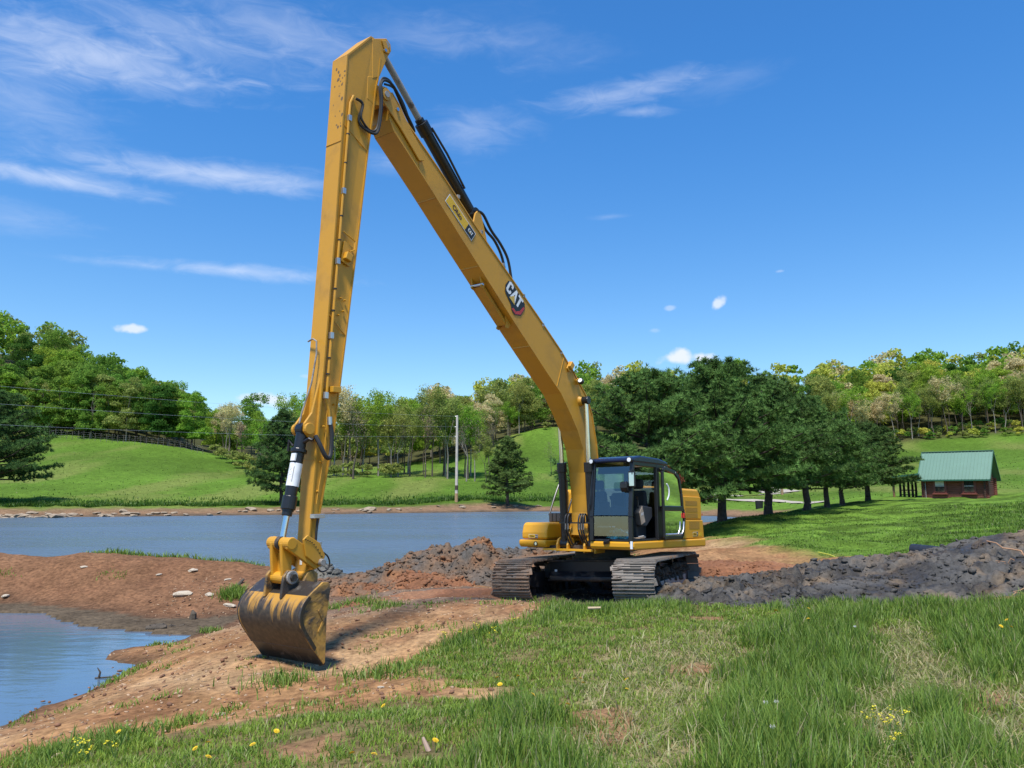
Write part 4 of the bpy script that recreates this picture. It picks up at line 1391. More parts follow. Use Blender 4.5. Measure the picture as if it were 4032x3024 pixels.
H(X3().prism([(.02, 3.58), (.05, 3.64), (-.02, 3.68), (-.30, 3.73), (-1.2, 3.72), (-1.62, 3.66), (-1.70, 3.58)], CW0 + .0, CW1 + .02)).build('roof', simple('dark_blue_roof', (.012, .018, .05), .22), cab, bevel=.035, seg=3)
for y in (CW0 + .04, CW1 - .05):
    l_ = H(X3().cyl((.02, y, 3.62), (.095, y, 3.62), .06, 16)).build('work_lamp', m_blk, cab, bevel=.008)
    H(X3().cyl((.095, y, 3.62), (.103, y, 3.62), .046, 16)).build('lens', m_lamp, l_)
# side and rear lower walls
H(X3().box(BR, BR + .03, CW0 + .02, CW1 - .02, 1.93, 2.42)).build('rear_wall', m_blk, cab)
H(X3().box(BR + .03, -1.16, CW1 - .03, CW1 - .005, 1.93, 2.60)).build('rear_quarter', m_blk, cab)
H(X3().box(BR, .08, CW0, CW0 + .025, 1.93, 2.25)).build('side_wall', m_blk, cab)
# glass
fx = lambda z: float(np.interp(z, [1.90, 2.40, 3.60], [.105, .105, -.035]))
for (z0, z1) in ((2.0, 2.42), (2.44, 3.49)):
    H(X3().add([(fx(z0), CW0 + .08, z0), (fx(z0), CW1 - .08, z0), (fx(z1), CW1 - .08, z1), (fx(z1), CW0 + .08, z1)], [(0, 1, 2, 3)])).build('windscreen', m_glass, cab)
H(X3().add([(BR + .02, CW0 + .08, 2.42), (BR + .02, CW1 - .08, 2.42), (BR + .02, CW1 - .08, 3.52), (BR + .02, CW0 + .08, 3.52)], [(0, 1, 2, 3)])).build('rear_window', m_glass, cab)
H(X3().add([(BR + .1, CW0 + .012, 2.25), (.05, CW0 + .012, 2.25), (-.03, CW0 + .012, 3.5), (BR + .1, CW0 + .012, 3.5)], [(0, 1, 2, 3)])).build('side_window', m_glass, cab)
H(X3().add([(BR + .1, CW1 - .02, 2.62), (-1.2, CW1 - .02, 2.62), (-1.2, CW1 - .02, 3.5), (BR + .1, CW1 - .02, 3.5)], [(0, 1, 2, 3)])).build('side_window', m_glass, cab)
# sun blind inside the screen top
H(X3().add([(-.09, CW0 + .10, 3.34), (-.09, CW1 - .10, 3.34), (-.12, CW1 - .10, 3.48), (-.12, CW0 + .10, 3.48)], [(0, 1, 2, 3)])).build('sun_blind', m_trim, cab)
# open door folded back along the side
DY = CW1 + .09
dr = [(-1.20, 1.95), (-1.20, 3.44), (-1.30, 3.50), (-1.85, 3.42), (-2.05, 3.30), (-2.16, 2.95), (-2.20, 2.60), (-2.26, 2.52), (-2.28, 2.35), (-2.22, 2.12), (-2.16, 1.98), (-2.08, 1.94)]
mb = X3()
for i in range(len(dr)):
    a, b = dr[i], dr[(i + 1) % len(dr)]
    mb.bar((a[0], DY, a[1]), (b[0], DY, b[1]), .085, .05, (0, 1, 0))
door = H(mb).build('cab_door', m_blk, cab, bevel=.014)
H(X3().box(-2.22, -1.22, DY - .025, DY + .025, 2.54, 2.66)).build('waist_rail', m_blk, door, bevel=.02)
H(X3().add([(-1.24, DY, 2.64), (-1.24, DY, 3.42), (-1.85, DY, 3.38), (-2.02, DY, 3.25), (-2.14, DY, 2.64)], [(0, 1, 2, 3, 4)])).build('door_glass', m_glass, door)
H(X3().add([(-1.24, DY, 1.99), (-1.24, DY, 2.56), (-2.20, DY, 2.56), (-2.22, DY, 2.3), (-2.12, DY, 1.99)], [(0, 1, 2, 3, 4)])).build('door_glass', m_glass, door)
H(X3().stube([(-1.30, DY + .05, 2.78), (-1.36, DY + .07, 2.9), (-1.36, DY + .07, 3.05), (-1.30, DY + .05, 3.15)], .016, 8)).build('grab_handle', m_lamp, door, smooth=True)
H(X3().tube([(-1.30, DY + .045, 2.02), (-2.02, DY + .045, 2.02), (-2.12, DY + .045, 2.12), (-2.16, DY + .045, 2.30)], .018, 8)).build('grab_rail', m_galv, door, smooth=True)
H(X3().box(-2.26, -2.20, DY + .0, DY + .04, 2.38, 2.50)).build('door_reflector', m_red, door, bevel=.01)
# mirror on the front pillar
mr = H(X3().obox((.10, CW1 + .01, 3.20), (.02, 0, .01), (0, .085, 0), (0, 0, .17))).build('mirror', m_blk, cab, bevel=.02)
H(X3().add([(.122, CW1 - .05, 3.06), (.122, CW1 + .07, 3.06), (.122, CW1 + .07, 3.34), (.122, CW1 - .05, 3.34)], [(0, 1, 2, 3)])).build('mirror_glass', m_chr, mr)
H(X3().prism([(.14, 2.93), (.20, 3.02), (.20, 3.14), (.10, 3.16), (.08, 2.94)], CW1 - .24, CW1 - .07)).build('mirror_housing', m_blk, mr, bevel=.03)
H(X3().tube([(.0, CW1, 3.42), (.12, CW1 + .03, 3.40), (.12, CW1 + .03, 3.30)], .012, 6)).build('mirror_arm', m_blk, mr)
# wiper and grab bar on the right pillar, latch below the screen
H(X3().tube([(.14, CW0 + .02, 2.66), (.11, CW0 + .03, 3.0), (.04, CW0 + .05, 3.42)], .012, 6)).build('wiper', m_blk, cab)
H(X3().tube([(.15, CW0 + .0, 2.56), (.15, CW0 + .0, 2.68)], .02, 6)).build('wiper_pivot', m_blk, cab)
H(X3().obox((.13, CW0 + .42, 1.88), (.03, 0, -.02), (0, .07, .02), (.01, 0, .035))).build('screen_latch', m_blk, cab, bevel=.012)
# interior
seat = H(X3().prism([(-1.25, 2.42), (-1.15, 3.0), (-1.05, 3.0), (-1.08, 2.55), (-.62, 2.52), (-.60, 2.40)], .76, 1.22)).build('seat', m_seat, cab, bevel=.05, seg=3)
H(X3().box(-1.18, -1.06, .84, 1.14, 3.04, 3.26)).build('headrest', m_seat, seat, bevel=.05, seg=3)
H(X3().box(-1.15, -.70, .80, 1.18, 1.95, 2.40)).build('seat_base', m_trim, seat, bevel=.02)
for y in (.64, 1.30):
    cs = H(X3().prism([(-1.10, 2.40), (-1.10, 2.62), (-.62, 2.66), (-.48, 2.50), (-.55, 2.22), (-.80, 2.20)], y - .07, y + .07)).build('console', m_trim, cab, bevel=.025)
    H(X3().tube([(-.55, y, 2.62), (-.54, y, 2.78), (-.50, y, 2.86)], [.02, .018, .035], 8)).build('joystick', m_blk, cs)
H(X3().prism([(-.60, 2.64), (-.46, 2.50), (-.54, 2.24), (-.72, 2.30)], 1.372, 1.380)).build('console_trim', m_beige, cab)
cp, cw = cat_letters(.055)
flat_print(cab, 'lettering', cp, TILT @ Vector((-.53, 1.384, 2.44)), (-1, 0, .1), (.1, 0, 1), m_white, .0)
H(X3().box(-.16, -.10, .56, .82, 2.50, 2.74)).build('monitor', m_blk, cab, bevel=.015)
H(X3().box(-.098, -.094, .58, .80, 2.53, 2.71)).build('monitor_screen', m_trim, cab)
H(X3().box(-.30, -.05, .54, .86, 2.18, 2.21)).build('side_shelf', m_white, cab)
H(X3().box(-.10, -.06, .58, .64, 2.05, 2.14)).build('outlet', m_trim, cab)
for y in (.90, 1.08):
    H(X3().bar((-.12, y, 1.95), (-.04, y, 2.28), .02, .02)).build('pedal_lever', m_blk, cab)
    H(X3().obox((-.08, y, 2.03), (.07, 0, .03), (0, .05, 0), (-.01, 0, .02))).build('pedal', m_blk, cab)
# crumpled blue plastic bag and papers on the cab floor
bm = bmesh.new()
bmesh.ops.create_icosphere(bm, subdivisions=4, radius=1)
for v in bm.verts:
    n = mnoise.noise(v.co * 2.3) * .35 + mnoise.noise(v.co * 6 + Vector((3, 1, 2))) * .22
    r = 1 + n
    v.co = Vector((v.co.x * .16 * r, v.co.y * .27 * r, max(-.3, v.co.z) * .15 * r + .03))
me = bpy.data.meshes.new('plastic_bag')
bm.to_mesh(me); bm.free()
me.materials.append(m_bag)
bag = link(bpy.data.objects.new('plastic_bag', me))
bag.matrix_world = Matrix.Translation(EXC) @ Matrix.Rotation(exc.rotation_euler.z, 4, 'Z') @ Matrix.Translation(TILT @ Vector((-.12, 1.05, 1.965)) - Vector(OFF))
tag(bag, 'crumpled blue plastic bag on the excavator cab floor behind the windscreen', 'plastic bag')
H(X3().obox((-.35, 1.40, 1.96), (.16, .02, .0), (-.02, .08, .0), (0, 0, .008))).build('floor_mat', m_beige, cab)
H(X3().obox((-.55, 1.38, 1.975), (.09, .02, .02), (-.01, .06, .01), (0, 0, .006))).build('paper', m_white, cab)
# white marker strap at the cab corner
H(X3().tube([(.115, 1.47, 1.74), (.118, 1.475, 1.90)], .03, 10)).build('marker_strap', m_white, exc, smooth=True)

# ---- undercarriage (turned a little under the house)
UR = exc.matrix_world.copy()
bpy.context.view_layer.update()
UC = Vector((2.2, 18.8, .52))
UYAW = math.atan2(-math.cos(math.radians(24)), -math.sin(math.radians(24)))
UM = Matrix.Translation(UC) @ Matrix.Rotation(UYAW, 4, 'Z') @ Matrix.Rotation(math.radians(-1.9), 4, 'Y') @ Matrix.Rotation(math.radians(2.3), 4, 'X')
EM = Matrix.Translation(EXC) @ Matrix.Rotation(math.atan2(FWD.y, FWD.x), 4, 'Z')
UL = EM.inverted() @ UM


def U(mb, name, mat, parent=exc, **kw):
    """Undercarriage part: local frame x forward, y left, z up from the track sole."""
    if parent is exc:
        o = mb.build(name, mat, exc, **kw)
        o.matrix_local = UL
    else:
        o = mb.build(name, mat, parent, **kw)
    return o


carb = U(MB().prism([(-1.0, .62), (1.0, .62), (1.15, .50), (1.15, .42), (-1.15, .42), (-1.15, .50)], -.95, .95), 'car_body', m_blkm, bevel=.02)
U(MB().cyl((0, 0, .62), (0, 0, 1.10), .66, 36), 'turntable', m_blkm, carb, smooth=True)
U(MB().cyl((0, 0, .84), (0, 0, .92), .74, 36), 'swing_ring', m_blkm, carb)
for s in (-1, 1):
    for x in (.70, -.70):
        U(MB().prism([(x - .26, .46), (x - .22, .80), (x + .22, .80), (x + .26, .46)], s * .35, s * 1.15), 'cross_beam', m_blkm, carb, bevel=.02)
U(MB().box(.94, 1.0, -1.0, 1.0, .44, .84), 'front_plate', m_blk, carb, bevel=.01)
U(MB().box(.90, 1.08, -1.02, 1.02, .40, .44), 'lower_ledge', m_blkm, carb, bevel=.008)
U(MB().box(.90, 1.06, -1.02, 1.02, .84, .87), 'upper_ledge', m_blkm, carb, bevel=.008)
U(MB().box(1.001, 1.006, -.86, -.80, .60, .66), 'sticker', m_white, carb)

RAD, HL, PIT = .40, 1.97, .19      # loop radius to the chain, half wheelbase, shoe pitch
GA, SW = 1.37, .88


def loop_pt(s):
    """Track loop: returns (x, z, angle) at arc length s; slack sag on the top run."""
    per = 4 * HL + 2 * math.pi * RAD
    s = s % per
    cz = RAD + .07
    if s < 2 * HL:                        # top run, rear to front
        x = -HL + s
        return x, cz + RAD - .0 * math.sin(math.pi * s / (2 * HL)), 0.0
    s -= 2 * HL
    if s < math.pi * RAD:
        a = s / RAD
        return HL + RAD * math.sin(a), cz + RAD * math.cos(a), -a
    s -= math.pi * RAD
    if s < 2 * HL:
        return HL - s, cz - RAD, -math.pi
    s -= 2 * HL
    a = s / RAD
    return -HL - RAD * math.sin(a), cz - RAD * math.cos(a), -math.pi - a


PER = 4 * HL + 2 * math.pi * RAD
NSH = int(PER / PIT)
smb = MB().box(-PIT / 2 * .97, PIT / 2 * .97, -SW / 2, SW / 2, 0, .022)
for gx_ in (-.07, .0, .07):
    smb.prism([(gx_ - .014, .022), (gx_ + .014, .022), (gx_ + .009, .064), (gx_ - .009, .064)], -SW / 2, SW / 2)
shoe_me = smb.mesh('track_shoe', m_shoe)
shoe_me2 = shoe_me.copy()
shoe_me2.materials[0] = m_shoeg
# a few shoe forms with caked mud
shoe_vars = []
for q in range(5):
    mb = MB()
    mb.v, mb.f = [v.copy() for v in smb.v], [list(f) for f in smb.f]
    for k in range(6):
        y = random.uniform(-SW / 2 + .05, SW / 2 - .05)
        r = random.uniform(.03, .085)
        mb.obox((random.uniform(-.06, .06), y, .03), (r * .8, r * .2, 0), (-r * .3, r * 1.5, 0), (.004, 0, random.uniform(.006, .024)))
    a = mb.mesh('track_shoe', m_shoe)
    b2 = a.copy(); b2.materials[0] = m_shoeg
    shoe_vars.append((a, b2))
for s in (1, -1):
    y0 = s * GA
    mb = MB()
    N = 96
    for w in (-.13, .13):
        pts = []
        for i in range(N):
            x, z, a = loop_pt(i / N * PER)
            pts.append((x, z))
        c = [(p[0] * .985, (p[1] - RAD - .07) * .93 + RAD + .07) for p in pts]
        for i in range(N):
            j = (i + 1) % N
            vs = []
            for (p, q) in ((pts[i], c[i]), (pts[j], c[j])):
                for yy in (w - .03, w + .03):
                    vs += [(p[0], y0 + yy, p[1]), (q[0], y0 + yy, q[1])]
            mb.add(vs, [(0, 4, 6, 2), (1, 3, 7, 5), (0, 1, 5, 4), (2, 6, 7, 3)])
    trk = U(mb, 'crawler_track', m_blkm)
    tag(trk, 'crawler track under the cab side' if s > 0 else 'clay-caked crawler track under the tool box side')
    for k in range(NSH):
        x, z, a = loop_pt(k * PER / NSH)
        o = bpy.data.objects.new('track_shoe', random.choice(shoe_vars)[1 if (s > 0 and random.random() < .75) else 0])
        link(o, trk)
        o.matrix_local = Matrix.Translation((x, y0, z)) @ Matrix.Rotation(-a, 4, 'Y')
    fr_ = U(MB().prism([(-1.75, .36), (-1.62, .62), (1.55, .62), (1.80, .52), (1.80, .36), (1.6, .28), (-1.6, .28)], y0 - .22, y0 + .22), 'track_frame', m_blkm, trk, bevel=.02)
    U(MB().prism([(-1.45, .20), (-1.45, .42), (1.30, .42), (1.30, .20)], y0 + s * .26, y0 + s * .29), 'roller_guard', m_steel if s > 0 else m_blkm, trk, bevel=.01)
    for i in range(8):
        x = -1.50 + i * .43
        U(MB().cyl((x, y0 - .19, .20), (x, y0 + .19, .20), .12, 16), 'track_roller', m_blkm, trk)
    for x in (-.7, .6):
        U(MB().cyl((x, y0 - .15, .79), (x, y0 + .15, .79), .075, 14), 'carrier_roller', m_blkm, trk)
    U(MB().ring((HL, y0 - .10, RAD + .07), (HL, y0 + .10, RAD + .07), .37, .24, 28), 'idler_wheel', m_blkm, trk)
    U(MB().cyl((HL, y0 - .14, RAD + .07), (HL, y0 + .14, RAD + .07), .25, 24), 'idler_hub', m_blkm, trk)
    mb = MB().cyl((-HL, y0 - .05, RAD + .07), (-HL, y0 + .05, RAD + .07), .33, 24)
    for i in range(22):
        a = i / 22 * 2 * math.pi
        mb.obox((-HL + .35 * math.cos(a), y0, RAD + .07 + .35 * math.sin(a)), (.035 * math.cos(a), 0, .035 * math.sin(a)), (0, .045, 0), (-.022 * math.sin(a), 0, .022 * math.cos(a)))
    U(mb, 'drive_sprocket', m_blkm, trk)
    U(MB().cyl((-HL, y0 - .2, RAD + .07), (-HL, y0 + .2, RAD + .07), .22, 24), 'final_drive', m_blkm, trk, bevel=.02)
    # mud packed on the frame
    mb = MB()
    for k in range(80):
        x = random.uniform(-1.7, 1.7)
        r = random.uniform(.04, .12)
        mb.obox((x, y0 + s * random.uniform(.15, .27), random.uniform(.34, .66)), (r, r * .2, r * .1), (-r * .2, r * .8, r * .2), (0, -.2 * r, r * .6))
    U(mb, 'packed_mud', simple('dry_mud', (.085, .055, .038), .95, 0, .5, 8, .6, 30), trk, bevel=.02)
# ------------------------------------------------------------------ trees
def leaf_mat(name, col, var=.35, trans=.48, rough=.6):
    m, nt, nodes, links, b = new_mat(name)
    oi = mk(nodes, 'ObjectInfo')
    geo = mk(nodes, 'NewGeometry')
    n = mk(nodes, 'TexNoise'); n.inputs['Scale'].default_value = .9; n.inputs['Detail'].default_value = 3
    links.new(geo.outputs['Position'], n.inputs['Vector'])
    r = cramp(nodes, links, n.outputs[0], [(.30, tuple(c * (1 - var) for c in col)), (.72, tuple(min(1, c * (1 + var)) for c in col))])
    hsv = mk(nodes, 'HueSaturation')
    hm = mk(nodes, 'MapRange'); links.new(oi.outputs['Random'], hm.inputs['Value'])
    hm.inputs['To Min'].default_value = .488; hm.inputs['To Max'].default_value = .525
    vm = mk(nodes, 'MapRange'); links.new(geo.outputs['Random Per Island'], vm.inputs['Value'])
    vm.inputs['To Min'].default_value = .72; vm.inputs['To Max'].default_value = 1.3
    links.new(hm.outputs[0], hsv.inputs['Hue']); links.new(vm.outputs[0], hsv.inputs['Value'])
    links.new(r.outputs[0], hsv.inputs['Color'])
    out = nodes['Material Output']
    df = mk(nodes, 'BsdfDiffuse'); tl = mk(nodes, 'BsdfTranslucent'); ms = mk(nodes, 'MixShader')
    ms.inputs[0].default_value = trans
    links.new(hsv.outputs[0], df.inputs[0]); links.new(hsv.outputs[0], tl.inputs[0])
    links.new(df.outputs[0], ms.inputs[1]); links.new(tl.outputs[0], ms.inputs[2])
    links.new(ms.outputs[0], out.inputs[0])
    nodes.remove(b)
    return m


L_BRIGHT = leaf_mat('spring_green_leaves', (.255, .375, .048))
L_MID = leaf_mat('mid_green_leaves', (.175, .285, .046))
L_YEL = leaf_mat('yellow_green_leaves', (.49, .49, .085))
L_TAN = leaf_mat('tan_budding_leaves', (.60, .51, .27))
L_DARK = leaf_mat('dark_green_leaves', (.085, .160, .030))
L_OLIVE = leaf_mat('olive_green_leaves', (.29, .325, .085))
L_GREY = leaf_mat('grey_brown_twigs', (.17, .135, .10), .3, .1)
L_RED = leaf_mat('copper_red_leaves', (.50, .15, .085))
M_NEEDLE = leaf_mat('pine_needles', (.118, .185, .050), .5, .28)
M_NEEDLE2 = leaf_mat('dark_pine_needles', (.095, .155, .045), .5, .28)
M_BARK = simple('grey_brown_bark', (.105, .08, .06), .9, 0, .4, 5, .8, 14)
M_BARKD = simple('dark_pine_bark', (.062, .048, .040), .95, 0, .45, 5, .9, 12)
M_BARKL = simple('pale_bark', (.27, .235, .195), .9, 0, .3, 4, .6, 14)


def sticks(segs, n=4):
    """Tapered limbs from arrays: segs rows p0(3) p1(3) r0 r1 -> verts, quads."""
    s = np.asarray(segs, float)
    p0, p1, r0, r1 = s[:, :3], s[:, 3:6], s[:, 6], s[:, 7]
    d = p1 - p0
    d /= np.linalg.norm(d, axis=1)[:, None] + 1e-9
    ref = np.where(np.abs(d[:, 2:3]) > .9, np.array([[1, 0, 0]]), np.array([[0, 0, 1]]))
    a = np.cross(d, ref); a /= np.linalg.norm(a, axis=1)[:, None] + 1e-9
    b = np.cross(d, a)
    V = []
    for k in range(n):
        t = 2 * math.pi * k / n
        V.append(p0 + (a * math.cos(t) + b * math.sin(t)) * r0[:, None])
    for k in range(n):
        t = 2 * math.pi * k / n
        V.append(p1 + (a * math.cos(t) + b * math.sin(t)) * r1[:, None])
    V = np.stack(V, 1)
    base = np.arange(len(s))[:, None] * 2 * n
    F = []
    for k in range(n):
        k2 = (k + 1) % n
        F.append(np.concatenate([base + k, base + k2, base + n + k2, base + n + k], 1))
    return V.reshape(-1, 3), np.stack(F, 1).reshape(-1, 4)


def leaf_quads(P, N, size, r, aspect=.7):
    """Small leaf-spray faces at P facing roughly N."""
    n = len(P)
    N = N + r.normal(0, .55, (n, 3))
    N /= np.linalg.norm(N, axis=1)[:, None] + 1e-9
    t = r.normal(0, 1, (n, 3))
    a = np.cross(N, t); a /= np.linalg.norm(a, axis=1)[:, None] + 1e-9
    b = np.cross(N, a)
    s = size * r.uniform(.55, 1.35, n)[:, None]
    a, b = a * s, b * s * aspect
    j = lambda: r.uniform(.6, 1.2, (n, 1))
    V = np.stack([P - a * j(), P - b * j() + N * s * .15, P + a * j(), P + b * j() - N * s * .15], 1)
    F = np.arange(n * 4).reshape(n, 4)
    return V.reshape(-1, 3), F


def grow(r, h, spread, levels=4, trunk_r=.22, bend=.18, fork=(2, 4), clear=.25, ratio=.68):
    """Branch skeleton; returns limb rows and twig tips."""
    segs, tips = [], []

    def rec(p, d, L, rad, lv):
        n = 3 if lv < 2 else 2
        for i in range(n):
            q = p + d * (L / n)
            r2 = rad * (.80 if lv < 2 else .72)
            segs.append([*p, *q, rad, r2])
            p, rad = q, r2
            d = d + r.normal(0, bend, 3) + np.array([0, 0, .06])
            d = d / np.linalg.norm(d)
            if lv >= 1 and lv < levels and i < n - 1 and r.random() < .7:
                dd = d + r.normal(0, .75, 3) * spread
                dd /= np.linalg.norm(dd)
                rec(p, dd, L * ratio * .8, rad * .55, lv + 1)
        if lv >= levels:
            tips.append(p)
            return
        for k in range(r.integers(*fork)):
            ang = r.uniform(0, 2 * math.pi)
            o = np.array([math.cos(ang), math.sin(ang), r.uniform(-.1, .5)]) * spread * r.uniform(.6, 1.1)
            dd = d * .75 + o
            dd /= np.linalg.norm(dd)
            rec(p, dd, L * ratio * r.uniform(.8, 1.15), rad * .68, lv + 1)

    rec(np.zeros(3), np.array([0, 0, 1.0]), h * clear, trunk_r, 0)
    return np.array(segs), np.array(tips)


def crown_points(r, n, h0, h1, R, lobes, surf=.55, flat=1.0):
    """Points and outward normals on many overlapping foliage lobes."""
    C, rad = [], []
    for k in range(lobes):
        t = r.random()
        z = h0 + (h1 - h0) * (.08 + .86 * t)
        rr = R * math.sqrt(max(.05, 1 - ((t - .42) / .62) ** 2)) * r.uniform(.25, .82)
        a = r.uniform(0, 2 * math.pi)
        C.append([rr * math.cos(a), rr * math.sin(a), z])
        rad.append(R * r.uniform(.26, .46) * (1 - .25 * t))
    C, rad = np.array(C), np.array(rad)
    k = r.choice(lobes, n, p=rad ** 2 / (rad ** 2).sum())
    u = r.normal(0, 1, (n, 3)); u /= np.linalg.norm(u, axis=1)[:, None]
    u[:, 2] = np.abs(u[:, 2]) * .9 + u[:, 2] * .1 * 1.0 - .25
    u /= np.linalg.norm(u, axis=1)[:, None]
    q = rad[k] * (surf + (1 - surf) * r.random(n)) * r.uniform(.85, 1.12, n)
    P = C[k] + u * q[:, None] * np.array([1, 1, .8 * flat])
    return P, u


def tree_proto(seed, h, R, n, lobes, size, clear=.28, trunk_r=.2, sparse=False, levels=3):
    r = np.random.default_rng(seed)
    segs, tips = grow(r, h * .95, .75, levels, trunk_r, .14, (2, 4), clear, .66)
    # fit the skeleton into the crown
    mx = np.abs(segs[:, [0, 1, 3, 4]]).max()
    sc_ = R * .8 / mx if mx > R * .8 else 1
    zt_ = segs[:, [2, 5]].max()
    sz = h * .92 / zt_
    segs[:, [0, 1, 3, 4]] *= sc_
    segs[:, [2, 5]] *= sz
    tips = tips * np.array([sc_, sc_, sz])
    v, f = sticks(segs, 4)
    tm = np_mesh('trunk', v, f, [M_BARK], smooth=True)
    if sparse:
        k = r.integers(0, len(tips), n)
        P = tips[k] + r.normal(0, .42, (n, 3))
        N = r.normal(0, .6, (n, 3)) + np.array([0, -.1, .8])
    else:
        P, N = crown_points(r, n, h * clear, h, R, lobes)
    v, f = leaf_quads(P, N, size, r)
    return tm, (v, f)


PROTO = {}
for k in range(5):
    PROTO['full%d' % k] = tree_proto(100 + k, 15 + k, 5.0 + .4 * k, 8200, 30 + 3 * k, .25, .17)
for k in range(3):
    PROTO['edge%d' % k] = tree_proto(150 + k, 15 + k, 4.8 + .4 * k, 9000, 34, .25, .10)
for k in range(4):
    PROTO['airy%d' % k] = tree_proto(200 + k, 15.5 + .8 * k, 4.6 + .3 * k, 3600, 0, .17, .22, .21, True, 4)
for k in range(2):
    PROTO['bare%d' % k] = tree_proto(300 + k, 15, 4.8, 500, 0, .12, .22, .2, True, 5)
for k in range(3):
    PROTO['shrub%d' % k] = tree_proto(400 + k, 3.2, 2.4, 900, 12, .24, .05, .08)
PROTO['maple0'] = tree_proto(450, 3.6, 2.0, 1500, 14, .11, .12, .06)
CROWN = {}


def crown_mesh(key):
    if key not in CROWN:
        v, f = PROTO[key][1]
        CROWN[key] = np_mesh('crown', v, f, [L_MID])
    return CROWN[key]


def with_mat(o, mat):
    """Own material on a copy that shares its mesh."""
    o.material_slots[0].link = 'OBJECT'
    o.material_slots[0].material = mat
    return o


def plant_tree(key, mat, loc, s, rz, label, group, name='tree', sz=None, bark=None):
    t = empty(name, loc, rz)
    t.scale = (s, s, sz or s)
    tag(t, label, 'tree' if 'shrub' not in name else 'shrub', group)
    o = link(bpy.data.objects.new('trunk', PROTO[key][0]), t)
    if bark:
        o.material_slots[0].link = 'OBJECT'
        o.material_slots[0].material = bark
    with_mat(link(bpy.data.objects.new('crown', crown_mesh(key)), t), mat)
    return t


KINDS = {'bright': (L_BRIGHT, 'full'), 'mid': (L_MID, 'full'), 'yellow': (L_YEL, 'full'), 'tan': (L_TAN, 'full'), 'dark': (L_DARK, 'full'), 'olive': (L_OLIVE, 'full'),
         'airy': (L_OLIVE, 'airy'), 'airyg': (L_BRIGHT, 'airy'), 'airyt': (L_TAN, 'airy'), 'bare': (L_GREY, 'bare')}
WORDS = {'bright': 'bright green', 'mid': 'mid green', 'yellow': 'yellow green', 'tan': 'tan budding', 'dark': 'dark green', 'olive': 'olive green',
         'airy': 'thin leaved olive', 'airyg': 'thin leaved green', 'airyt': 'thin leaved tan', 'bare': 'leafless grey'}
TREE_XY = []
FOREST = []


def wood(region, u0, u1, d0f, d1f, n, kinds, where, gap=6.0, smin=.8, smax=1.15, seed=1, back=0):
    r = np.random.default_rng(seed)
    ks, ws_ = zip(*kinds)
    ws_ = np.array(ws_) / sum(ws_)
    got = tries = 0
    cand = []
    while got < n and tries < n * 60:
        tries += 1
        px = r.uniform(u0, u1)
        d0, d1 = d0f(px), d1f(px)
        D = d0 + (d1 - d0) * r.random() ** 1.15
        x = (px - CXP) / FPX * D
        if any((x - a) ** 2 + (D - b) ** 2 < gap ** 2 for a, b in TREE_XY):
            continue
        TREE_XY.append((x, D))
        cand.append((x, D))
        got += 1
    c = np.array(cand)
    z = zt(c[:, 0], c[:, 1], False)
    for (x, D), zz in zip(cand, z):
        k = r.choice(ks, p=ws_)
        mat, fam = KINDS[k]
        if fam == 'full' and 'foot' in where: fam = 'edge'
        m_ = {'full': 5, 'airy': 4, 'bare': 2, 'edge': 3}[fam]
        key = fam + str(r.integers(0, m_))
        s = r.uniform(smin, smax)
        FOREST.append((D + back, key, mat, (x, D, zz - .15), s, r.uniform(0, 6.28), k, where, s * r.uniform(.9, 1.12), M_BARKL if (fam != 'full' and r.random() < .3) else None))


def lerp_px(tbl):
    xs, vs = zip(*tbl)
    return lambda px: float(np.interp(px, xs, vs))


# left hillside wood: an edge row, then rows climbing behind it
wood('left', -250, 760, lerp_px([(-250, 207), (180, 203), (450, 199), (700, 200), (760, 202)]), lerp_px([(-250, 212), (760, 208)]), 32,
     [('mid', 4), ('olive', 1.5), ('bright', 3), ('dark', 1), ('airyg', .5)], 'at the foot of the steep wood', 4.4, .85, 1.12, 11)
wood('left', -250, 760, lerp_px([(-250, 212), (760, 212)]), lerp_px([(-250, 330), (400, 320), (760, 280)]), 92,
     [('mid', 4), ('olive', 1.5), ('bright', 4), ('dark', .6)], 'on the steep wooded hill', 5.6, .9, 1.15, 12)
wood('left', -1300, -250, lambda p: 205, lambda p: 330, 46, [('mid', 4), ('olive', 1.5), ('bright', 4)], 'on the steep wooded hill', 8, 1.1, 1.4, 31, 900)
wood('right', 4250, 5200, lambda p: 240, lambda p: 330, 40, [('mid', 2), ('yellow', 2), ('bright', 3), ('tan', 1)], 'on the hill above the cabin', 8, 1.0, 1.3, 32, 900)
# saddle between the hills
wood('mid', 760, 1000, lerp_px([(760, 205), (1000, 190)]), lerp_px([(760, 330), (1000, 330)]), 22,
     [('bright', 2), ('mid', 2), ('olive', 1), ('bare', 1.5), ('airyt', 1)], 'in the saddle between hills', 6, .7, .95, 13)
